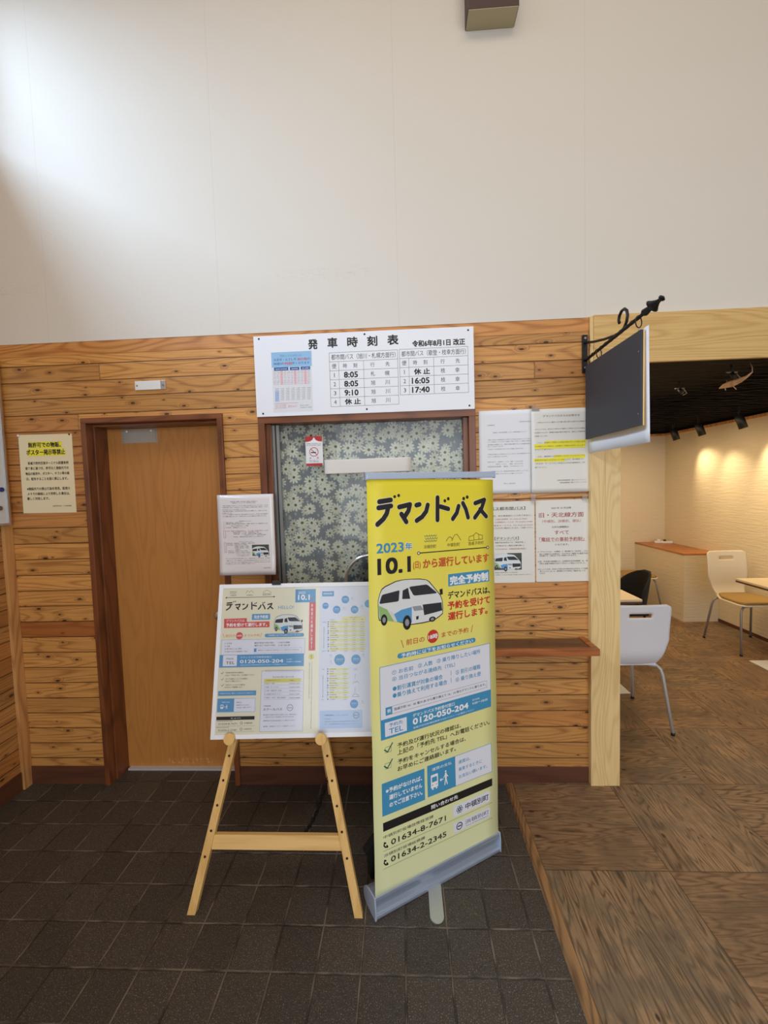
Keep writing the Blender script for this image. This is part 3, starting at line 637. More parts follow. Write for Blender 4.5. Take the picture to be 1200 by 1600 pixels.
 ('T','pasted_leaflet',112.2,125.2,228.2,4.3,'12:58','gry',0),
 ('T','pasted_leaflet',129.7,142.7,228.3,4.3,'12:18','red',0),
 ('T','pasted_leaflet',147.2,160.2,228.5,4.3,'13:36','gry',0),
 ('T','pasted_leaflet',164.7,177.7,228.7,4.3,'13:45','gry',0),
 ('T','pasted_leaflet',182.2,195.2,228.9,4.3,'13:56','gry',0),
 ('T','pasted_leaflet',199.7,212.7,229.0,4.3,'14:19','red',0),
 ('T','pasted_leaflet',217.1,230.1,229.2,4.3,'14:54','gry',0),
 ('T','pasted_leaflet',234.6,247.6,229.4,4.3,'14:48','gry',0),
 ('T','pasted_leaflet',252.0,265.0,229.6,4.3,'15:32','red',0),
 ('T','pasted_leaflet',269.4,282.4,229.7,4.3,'15:12','gry',0),
 ('T','pasted_leaflet',94.2,107.3,236.1,4.3,'13:26','gry',0),
 ('T','pasted_leaflet',111.8,124.8,236.2,4.3,'13:27','gry',0),
 ('T','pasted_leaflet',129.3,142.3,236.4,4.3,'13:38','red',0),
 ('T','pasted_leaflet',146.8,159.9,236.6,4.3,'14:18','gry',0),
 ('T','pasted_leaflet',164.3,177.3,236.8,4.3,'14:27','gry',0),
 ('T','pasted_leaflet',181.8,194.8,236.9,4.3,'14:28','gry',0),
 ('T','pasted_leaflet',199.3,212.3,237.1,4.3,'15:10','red',0),
 ('T','pasted_leaflet',216.8,229.8,237.3,4.3,'15:14','gry',0),
 ('T','pasted_leaflet',234.2,247.2,237.5,4.3,'15:19','gry',0),
 ('T','pasted_leaflet',251.6,264.6,237.6,4.3,'16:16','red',0),
 ('T','pasted_leaflet',269.1,282.1,237.8,4.3,'16:52','gry',0),
 ('T','pasted_leaflet',93.8,106.9,244.2,4.3,'14:51','red',0),
 ('T','pasted_leaflet',111.4,124.4,244.3,4.3,'14:02','red',0),
 ('T','pasted_leaflet',128.9,141.9,244.5,4.3,'14:05','red',0),
 ('T','pasted_leaflet',146.4,159.5,244.7,4.3,'15:02','red',0),
 ('T','pasted_leaflet',163.9,177.0,244.9,4.3,'15:29','red',0),
 ('T','pasted_leaflet',181.4,194.4,245.0,4.3,'15:40','red',0),
 ('T','pasted_leaflet',198.9,211.9,245.2,4.3,'16:17','red',0),
 ('T','pasted_leaflet',216.4,229.4,245.4,4.3,'16:33','red',0),
 ('T','pasted_leaflet',233.8,246.8,245.5,4.3,'16:34','red',0),
 ('T','pasted_leaflet',251.3,264.3,245.7,4.3,'17:41','red',0),
 ('T','pasted_leaflet',268.7,281.7,245.9,4.3,'17:30','red',0),
 ('T','pasted_leaflet',102.5,120.5,266.3,4.9,'旭川駅','blu',0),
 ('T','pasted_leaflet',129.8,147.8,266.3,4.9,'1,717円','gry',0),
 ('T','pasted_leaflet',157.0,175.1,266.3,4.9,'1,351円','gry',0),
 ('T','pasted_leaflet',184.3,202.3,266.3,4.9,'2,148円','gry',0),
 ('T','pasted_leaflet',211.5,229.5,266.4,4.9,'2,689円','gry',0),
 ('T','pasted_leaflet',238.7,256.7,266.4,4.9,'2,200円','gry',0),
 ('T','pasted_leaflet',265.9,283.8,266.4,4.9,'3,068円','gry',0),
 ('R','pasted_leaflet',99.1,278.0,120.8,333.2,'bluel'),
 ('T','pasted_leaflet',102.0,120.1,274.4,4.9,'和寒','blu',0),
 ('T','pasted_leaflet',129.4,147.4,274.4,4.9,'1,422円','gry',0),
 ('T','pasted_leaflet',156.6,174.7,274.4,4.9,'1,935円','gry',0),
 ('T','pasted_leaflet',183.9,201.9,274.4,4.9,'2,207円','gry',0),
 ('T','pasted_leaflet',211.1,229.1,274.5,4.9,'2,650円','gry',0),
 ('T','pasted_leaflet',238.3,256.3,274.5,4.9,'2,647円','gry',0),
 ('T','pasted_leaflet',265.5,283.5,274.5,4.9,'3,451円','gry',0),
 ('T','pasted_leaflet',101.6,119.7,282.5,4.9,'士別','blu',0),
 ('T','pasted_leaflet',129.0,147.0,282.5,4.9,'1,282円','gry',0),
 ('T','pasted_leaflet',156.2,174.3,282.5,4.9,'1,188円','gry',0),
 ('T','pasted_leaflet',183.5,201.5,282.6,4.9,'2,364円','gry',0),
 ('T','pasted_leaflet',210.7,228.8,282.6,4.9,'2,446円','gry',0),
 ('T','pasted_leaflet',238.0,256.0,282.6,4.9,'2,764円','gry',0),
 ('T','pasted_leaflet',265.1,283.1,282.6,4.9,'3,602円','gry',0),
 ('T','pasted_leaflet',101.2,119.3,290.7,4.9,'剣淵','blu',0),
 ('T','pasted_leaflet',128.5,146.6,290.7,4.9,'1,328円','gry',0),
 ('T','pasted_leaflet',155.9,173.9,290.7,4.9,'1,649円','gry',0),
 ('T','pasted_leaflet',183.1,201.2,290.7,4.9,'2,571円','gry',0),
 ('T','pasted_leaflet',210.4,228.4,290.7,4.9,'2,203円','gry',0),
 ('T','pasted_leaflet',237.6,255.6,290.7,4.9,'2,926円','gry',0),
 ('T','pasted_leaflet',264.8,282.8,290.7,4.9,'3,331円','gry',0),
 ('T','pasted_leaflet',100.8,118.9,298.8,4.9,'名寄','blu',0),
 ('T','pasted_leaflet',128.1,146.2,298.8,4.9,'1,103円','gry',0),
 ('T','pasted_leaflet',155.5,173.5,298.8,4.9,'1,859円','gry',0),
 ('T','pasted_leaflet',182.7,200.8,298.8,4.9,'2,063円','gry',0),
 ('T','pasted_leaflet',210.0,228.0,298.8,4.9,'2,725円','gry',0),
 ('T','pasted_leaflet',237.2,255.2,298.8,4.9,'2,234円','gry',0),
 ('T','pasted_leaflet',264.4,282.4,298.8,4.9,'3,284円','gry',0),
 ('T','pasted_leaflet',100.4,118.5,306.9,4.9,'美深','blu',0),
 ('T','pasted_leaflet',127.7,145.8,306.9,4.9,'1,783円','gry',0),
 ('T','pasted_leaflet',155.1,173.1,306.9,4.9,'1,596円','gry',0),
 ('T','pasted_leaflet',182.3,200.4,306.9,4.9,'2,630円','gry',0),
 ('T','pasted_leaflet',209.6,227.6,306.9,4.9,'2,882円','gry',0),
 ('T','pasted_leaflet',236.8,254.9,306.9,4.9,'2,243円','gry',0),
 ('T','pasted_leaflet',264.0,282.0,306.9,4.9,'3,125円','gry',0),
 ('T','pasted_leaflet',100.0,118.1,315.1,4.9,'枝幸','blu',0),
 ('T','pasted_leaflet',127.3,145.4,315.1,4.9,'1,339円','gry',0),
 ('T','pasted_leaflet',154.7,172.7,315.0,4.9,'1,957円','gry',0),
 ('T','pasted_leaflet',182.0,200.0,315.0,4.9,'2,181円','gry',0),
 ('T','pasted_leaflet',209.2,227.3,315.0,4.9,'2,297円','gry',0),
 ('T','pasted_leaflet',236.5,254.5,315.0,4.9,'2,470円','gry',0),
 ('T','pasted_leaflet',263.7,281.7,315.0,4.9,'3,026円','gry',0),
 ('T','pasted_leaflet',99.6,117.7,323.2,4.9,'音威子府','blu',0),
 ('T','pasted_leaflet',126.9,145.0,323.2,4.9,'1,043円','gry',0),
 ('T','pasted_leaflet',154.3,172.3,323.2,4.9,'1,365円','gry',0),
 ('T','pasted_leaflet',181.6,199.6,323.2,4.9,'2,714円','gry',0),
 ('T','pasted_leaflet',208.8,226.9,323.2,4.9,'2,084円','gry',0),
 ('T','pasted_leaflet',236.1,254.1,323.1,4.9,'2,917円','gry',0),
 ('T','pasted_leaflet',263.3,281.3,323.1,4.9,'3,987円','gry',0),
 ('L','pasted_leaflet',[(95.9,340.8),(218.6,340.8)],1.2,'red'),
 ('L','pasted_leaflet',[(94.6,366.1),(156.0,366.1)],0.5,'red'),
 ('T','pasted_leaflet',99.7,155.5,348.1,4.1,'宗谷バス旭川営業所','red',0),
 ('T','pasted_leaflet',99.4,155.2,354.9,4.1,'宗谷バス旭川営業所','red',0),
 ('T','pasted_leaflet',99.0,154.8,361.7,4.1,'宗谷バス旭川営業所','red',0),
 ('T','pasted_leaflet',163.7,218.0,353.0,4.1,'予約センター','red',0),
 ('T','pasted_leaflet',163.4,209.3,359.6,4.1,'電話受付','red',0),
 ('T','pasted_leaflet',226.3,270.8,354.3,4.9,'01634-2-2222','gry',0),
 ('T','pasted_leaflet',225.8,284.2,365.0,4.9,'01655-3-1234','gry',0),
 ('C','fixing_screw',28.2,13.7,5.0,'k',0),
 ('C','fixing_screw_',567.3,14.1,4.9,'k',0),
 ('C','fixing_screw__',1083.8,17.7,4.8,'k',0),
 ('C','fixing_screw___',33.1,389.5,5.0,'k',0),
 ('C','fixing_screw____',567.4,386.4,4.9,'k',0),
 ('C','fixing_screw_____',1084.0,388.0,4.9,'k',0),
]
BANNER = [
 ('L','title_lettering',[(50.2,86.6),(97.9,80.4)],21.5,'w'),
 ('L','title_lettering',[(46.4,109.1),(98.6,102.9)],21.5,'w'),
 ('L','title_lettering',[(86.8,107.6),(79.7,131.3),(65.0,151.1),(40.4,170.1)],21.5,'w'),
 ('L','title_lettering',[(134.1,107.9),(181.6,98.8),(174.1,123.3),(153.7,149.3)],21.5,'w'),
 ('L','title_lettering',[(142.7,134.6),(163.4,165.1)],21.5,'w'),
 ('L','title_lettering',[(210.4,102.4),(224.5,99.4)],21.5,'w'),
 ('L','title_lettering',[(262.6,102.2),(254.8,127.2),(235.8,147.9),(210.2,162.0)],21.5,'w'),
 ('L','title_lettering',[(309.9,73.6),(307.3,162.8)],21.5,'w'),
 ('L','title_lettering',[(322.1,109.6),(360.7,120.0)],21.5,'w'),
 ('L','title_lettering',[(413.1,109.7),(403.0,137.6),(382.3,160.9)],21.5,'w'),
 ('L','title_lettering',[(435.3,98.0),(450.3,124.0),(460.5,157.6)],21.5,'w'),
 ('L','title_lettering',[(499.2,99.2),(549.0,85.4),(533.0,121.3),(495.8,159.5)],21.5,'w'),
 ('L','title_lettering',[(524.6,124.8),(556.9,156.3)],21.5,'w'),
 ('L','title_lettering',[(50.2,86.6),(97.9,80.4)],19,'k'),
 ('L','title_lettering',[(46.4,109.1),(98.6,102.9)],19,'k'),
 ('L','title_lettering',[(86.8,107.6),(79.7,131.3),(65.0,151.1),(40.4,170.1)],19,'k'),
 ('L','title_lettering',[(134.1,107.9),(181.6,98.8),(174.1,123.3),(153.7,149.3)],19,'k'),
 ('L','title_lettering',[(142.7,134.6),(163.4,165.1)],19,'k'),
 ('L','title_lettering',[(210.4,102.4),(224.5,99.4)],19,'k'),
 ('L','title_lettering',[(262.6,102.2),(254.8,127.2),(235.8,147.9),(210.2,162.0)],19,'k'),
 ('L','title_lettering',[(309.9,73.6),(307.3,162.8)],19,'k'),
 ('L','title_lettering',[(322.1,109.6),(360.7,120.0)],19,'k'),
 ('L','title_lettering',[(413.1,109.7),(403.0,137.6),(382.3,160.9)],19,'k'),
 ('L','title_lettering',[(435.3,98.0),(450.3,124.0),(460.5,157.6)],19,'k'),
 ('L','title_lettering',[(499.2,99.2),(549.0,85.4),(533.0,121.3),(495.8,159.5)],19,'k'),
 ('L','title_lettering',[(524.6,124.8),(556.9,156.3)],19,'k'),
 ('C','title_lettering',115.3,68.3,5.9,'k',0),
 ('C','title_lettering',132.6,64.2,6.0,'k',0),
 ('C','title_lettering',345.1,87.1,6.7,'k',0),
 ('C','title_lettering',361.9,79.0,6.8,'k',0),
 ('C','title_lettering',439.8,79.1,7.1,'k',0),
 ('C','title_lettering',458.2,73.4,7.2,'k',0),
 ('L','route_diagram',[(216.3,289.0),(563.1,289.0)],4,'k'),
 ('C','route_diagram',216.3,289.0,7,'k',0),
 ('C','route_diagram',216.3,289.0,4,'w',0),
 ('C','route_diagram',563.1,289.0,7,'k',0),
 ('C','route_diagram',563.1,289.0,4,'w',0),
 ('L','route_diagram',[(244.4,221.2),(247.1,226.2),(251.3,226.5),(255.0,221.3)],2,'tealk'),
 ('L','route_diagram',[(255.8,221.1),(258.5,226.1),(262.8,226.5),(266.5,221.3)],2,'tealk'),
 ('L','route_diagram',[(267.2,221.0),(270.0,226.1),(274.3,226.4),(278.0,221.2)],2,'tealk'),
 ('L','route_diagram',[(278.8,221.0),(281.5,226.1),(285.8,226.4),(289.6,221.2)],2,'tealk'),
 ('L','route_diagram',[(290.4,220.9),(293.1,226.0),(297.5,226.4),(301.3,221.1)],2,'tealk'),
 ('L','route_diagram',[(248.3,231.7),(251.1,236.7),(255.3,237.1),(259.0,231.9)],2,'tealk'),
 ('L','route_diagram',[(259.8,231.7),(262.5,236.7),(266.8,237.1),(270.5,231.9)],2,'tealk'),
 ('L','route_diagram',[(271.2,231.6),(274.0,236.7),(278.3,237.1),(282.1,231.9)],2,'tealk'),
 ('L','route_diagram',[(282.8,231.6),(285.6,236.7),(289.9,237.0),(293.7,231.9)],2,'tealk'),
 ('L','route_diagram',[(294.4,231.6),(297.2,236.7),(301.6,237.0),(305.4,231.8)],2,'tealk'),
 ('L','route_diagram',[(243.8,241.6),(246.5,246.6),(250.8,246.9),(254.5,241.8)],2,'tealk'),
 ('L','route_diagram',[(255.2,241.6),(257.9,246.6),(262.2,247.0),(265.9,241.8)],2,'tealk'),
 ('L','route_diagram',[(266.6,241.6),(269.4,246.6),(273.7,247.0),(277.4,241.8)],2,'tealk'),
 ('L','route_diagram',[(278.2,241.6),(280.9,246.7),(285.3,247.0),(289.0,241.9)],2,'tealk'),
 ('L','route_diagram',[(289.8,241.6),(292.6,246.7),(296.9,247.1),(300.7,241.9)],2,'tealk'),
 ('L','route_diagram',[(348.0,249.3),(359.7,234.8),(368.8,233.6),(378.4,242.4),(390.4,226.5),(402.0,224.8),(413.2,238.8),(420.7,250.1)],2,'k'),
 ('L','route_diagram',[(374.4,249.6),(380.0,242.5)],2,'k'),
 ('L','route_diagram',[(462.4,253.4),(464.5,238.3),(487.1,233.6),(501.2,223.0),(517.3,231.9),(534.5,235.7),(535.7,251.4),(462.4,254.7)],2,'k'),
 ('L','route_diagram',[(488.7,235.0),(489.8,253.0)],2,'k'),
 ('L','route_diagram',[(514.8,233.0),(515.9,252.5)],2,'k'),
 ('T','printed_text',240.3,299.3,266.6,14.5,'浜頓別町','k',0),
 ('T','printed_text',352.7,416.3,266.3,15.0,'中頓別町','k',0),
 ('T','printed_text',459.7,541.1,266.7,15.4,'音威子府村','k',0),
 ('T','printed_text',34.8,148.8,259.7,34.5,'2023','blu3',0.035),
 ('T','printed_text',156.8,186.8,258.7,27.0,'年','w',0.07),
 ('T','printed_text',157.5,186.1,258.7,25.9,'年','blu3',0.03),
 ('T','printed_text',38.8,177.4,327.7,56.5,'10.1','k',0.05),
 ('T','printed_text',190.9,224.3,336.3,30.9,'(日)','ora',0.02),
 ('T','printed_text',236.4,568.4,332.8,36.2,'から運行しています','ora',0.035),
 ('R','reservation_badge',355.4,385.1,569.6,434.5,'blu3'),
 ('T','reservation_badge',364.4,561.8,412.1,34.3,'完全予約制','w',0.045),
 ('T','printed_text',353.0,570.1,470.3,29.2,'デマンドバスは、','k',0.025),
 ('T','printed_text',350.3,569.6,512.4,31.7,'予約を受けて','redo',0.035),
 ('T','printed_text',350.7,554.8,556.0,31.7,'運行します。','redo',0.035),
 ('VAN','printed_van',37.8,462.5,290.2,1),
 ('L','printed_text',[(131.1,615.2),(139.6,644.3)],3,'ora'),
 ('L','printed_text',[(474.4,609.0),(467.2,637.2)],3,'ora'),
 ('T','printed_text',152.3,235.2,627.1,22.4,'前日の','ora',0.015),
 ('C','printed_text',274.7,623.8,26.6,'redo',0),
 ('T','printed_text',253.1,297.2,623.9,19.3,'18時','w',0.03),
 ('T','printed_text',317.2,451.4,625.2,21.1,'までの予約','ora',0.015),
 ('L','information_panel',[(122.7,673.9),(479.9,673.9)],20,'blu3'),
 ('T','information_panel',129.4,475.8,675.0,15.8,'予約時に以下をお知らせください','w',0.02),
 ('R','information_panel',35.9,700.8,567.5,902.3,'wb'),
 ('F','information_panel',35.9,700.8,567.5,902.3,'blu3',2),
 ('T','information_panel',88.4,182.1,731.7,17.4,'① お名前','blu3',0.01),
 ('T','information_panel',204.4,271.7,728.4,17.9,'② 人数','blu3',0.01),
 ('T','information_panel',292.3,514.8,727.0,18.7,'③ 乗り降りしたい場所','blu3',0.01),
 ('T','information_panel',89.0,381.2,756.8,17.9,'④ 当日つながる連絡先（TEL）','blu3',0.01),
 ('T','information_panel',91.2,319.0,794.2,18.9,'●割引運賃が対象の場合','blu3',0.015),
 ('T','information_panel',90.5,340.7,820.4,19.0,'●乗り換えて利用する場合','blu3',0.015),
 ('L','information_panel',[(361.5,779.7),(361.7,798.4)],2.2,'blu3'),
 ('L','information_panel',[(360.7,808.1),(360.9,826.8)],2.2,'blu3'),
 ('T','information_panel',384.1,513.0,791.6,19.0,'⑤ 割引の種類','blu3',0.01),
 ('T','information_panel',383.2,514.5,821.6,18.9,'⑥ 乗り換え便','blu3',0.01),
 ('F','information_panel',58.5,858.1,546.2,887.7,'k',0.8),
 ('R','information_panel',58.5,858.1,86.5,887.7,'blu3'),
 ('T','information_panel',65.5,79.5,872.9,14,'例','w',0.02),
 ('T','information_panel',94.5,538.2,872.9,12.5,'音威子府 16：05 着の JR から乗り換えて 16：10 発のデマンドに乗ります。','k',0.01),
 ('R','telephone_band',35.9,902.3,567.5,975.8,'blu3'),
 ('R','telephone_band',53.9,914.1,147.9,967.0,'wb'),
 ('T','telephone_band',70.9,130.9,927.3,14.7,'予約先','blu3',0.01),
 ('T','telephone_band',70.9,130.9,950.1,19.1,'TEL','blu3',0.02),
 ('T','telephone_band',175.9,373.9,917.0,14.0,'デマンドバス予約受付窓口','w',0.015),
 ('T','telephone_band',175.9,443.9,940.5,22.8,'0120-050-204','w',0.05),
 ('T','telephone_band',175.9,475.9,964.8,7.3,'音威子府村役場総務課 01656-5-3311 へお電話ください','w',0),
 ('T','telephone_band',465.9,503.9,924.4,7.3,'受付時間','w',0.0),
 ('T','telephone_band',465.9,547.9,939.1,9.6,'9:00〜18:00','w',0.01),
 ('T','printed_text',105.0,405.4,1014.1,18.9,'予約及び運行状況の確認は、','k',0.015),
 ('T','printed_text',104.3,558.5,1040.7,20.5,'上記の「予約先 TEL」へお電話ください。','k',0.015),
 ('T','printed_text',105.4,430.0,1077.0,18.9,'予約をキャンセルする場合は、','k',0.015),
 ('T','printed_text',104.6,378.4,1104.2,18.8,'お早めにご連絡願います。','k',0.015),
 ('F','check_mark',52.8,1005.2,78.8,1027.2,'tealk',1.2),
 ('L','check_mark',[(49.8,1014.2),(62.8,1025.2),(83.8,996.2)],4.5,'teald'),
 ('F','check_mark_',51.1,1066.7,77.1,1088.7,'tealk',1.2),
 ('L','check_mark_',[(48.1,1075.7),(61.1,1086.7),(82.1,1057.7)],4.5,'teald'),
 ('R','notice_panel',36.2,1139.5,225.0,1263.2,'blu3'),
 ('T','notice_panel',53.2,213.0,1172.9,18.5,'※予約がなければ、','w',0.025),
 ('T','notice_panel',67.2,213.0,1201.4,18.5,'運行していません','w',0.025),
 ('T','notice_panel',67.2,213.0,1229.8,18.5,'のでご注意下さい。','w',0.025),
 ('R','notice_panel',237.8,1134.9,566.3,1258.8,'wb'),
 ('F','notice_panel',237.8,1134.9,566.3,1258.8,'blu3',1.6),
 ('R','notice_panel',237.8,1134.9,374.1,1258.8,'blu3'),
 ('T','notice_panel',259.8,356.1,1156.0,12.4,'運賃の支払','w',0.01),
 ('T','notice_panel',390.1,452.1,1165.9,14.9,'運賃は、','blu3',0.005),
 ('T','notice_panel',390.1,512.1,1195.6,14.9,'乗車するときに','blu3',0.005),
 ('T','notice_panel',390.1,540.1,1225.4,14.9,'お支払い願います。','blu3',0.005),
 ('BUS','notice_panel',253.8,1177.0,34.0,62.0),
 ('R','printed_text',37.8,1287.7,566.7,1320.1,'k'),
 ('T','printed_text',252.8,382.8,1303.9,16.2,'問い合わせ先','w',0.02),
 ('T','printed_text',38.3,261.7,1341.7,12.2,'中頓別町役場政策経営課','k',0),
 ('T','printed_text',69.9,321.2,1371.4,21.0,'01634-8-7671','k',0.02),
 ('L','printed_text',[(36.9,1393.3),(568.3,1393.3)],1,'k'),
 ('T','printed_text',38.4,220.6,1412.0,12.1,'浜頓別町役場総務課','k',0),
 ('T','printed_text',68.2,323.2,1437.3,21.0,'01634-2-2345','k',0.02),
 ('L','printed_text',[(37.0,1461.7),(566.3,1461.7)],1,'k'),
 ('PHONE','printed_text',47.5,1373.0,10),
 ('PHONE','printed_text',47.1,1440.0,10),
 ('R','town_logo',359.0,1337.4,553.2,1383.5,'wb'),
 ('T','town_logo',421.0,545.2,1360.4,25.4,'中頓別町','navy',0.02),
 ('FLOWER','town_logo',391.0,1360.4,17),
 ('R','town_logo',359.8,1409.7,552.8,1450.7,'wb'),
 ('T','town_logo',419.8,546.8,1426.9,18.4,'浜頓別町','navy',0.0),
 ('T','town_logo',421.8,544.8,1443.3,5.3,'Town of Hamatonbetsu','navy',0.0),
 ('C','town_logo',389.8,1430.2,16,'navy',4),
 ('L','town_logo',[(381.8,1430.2),(397.8,1430.2)],5,'navy'),
]
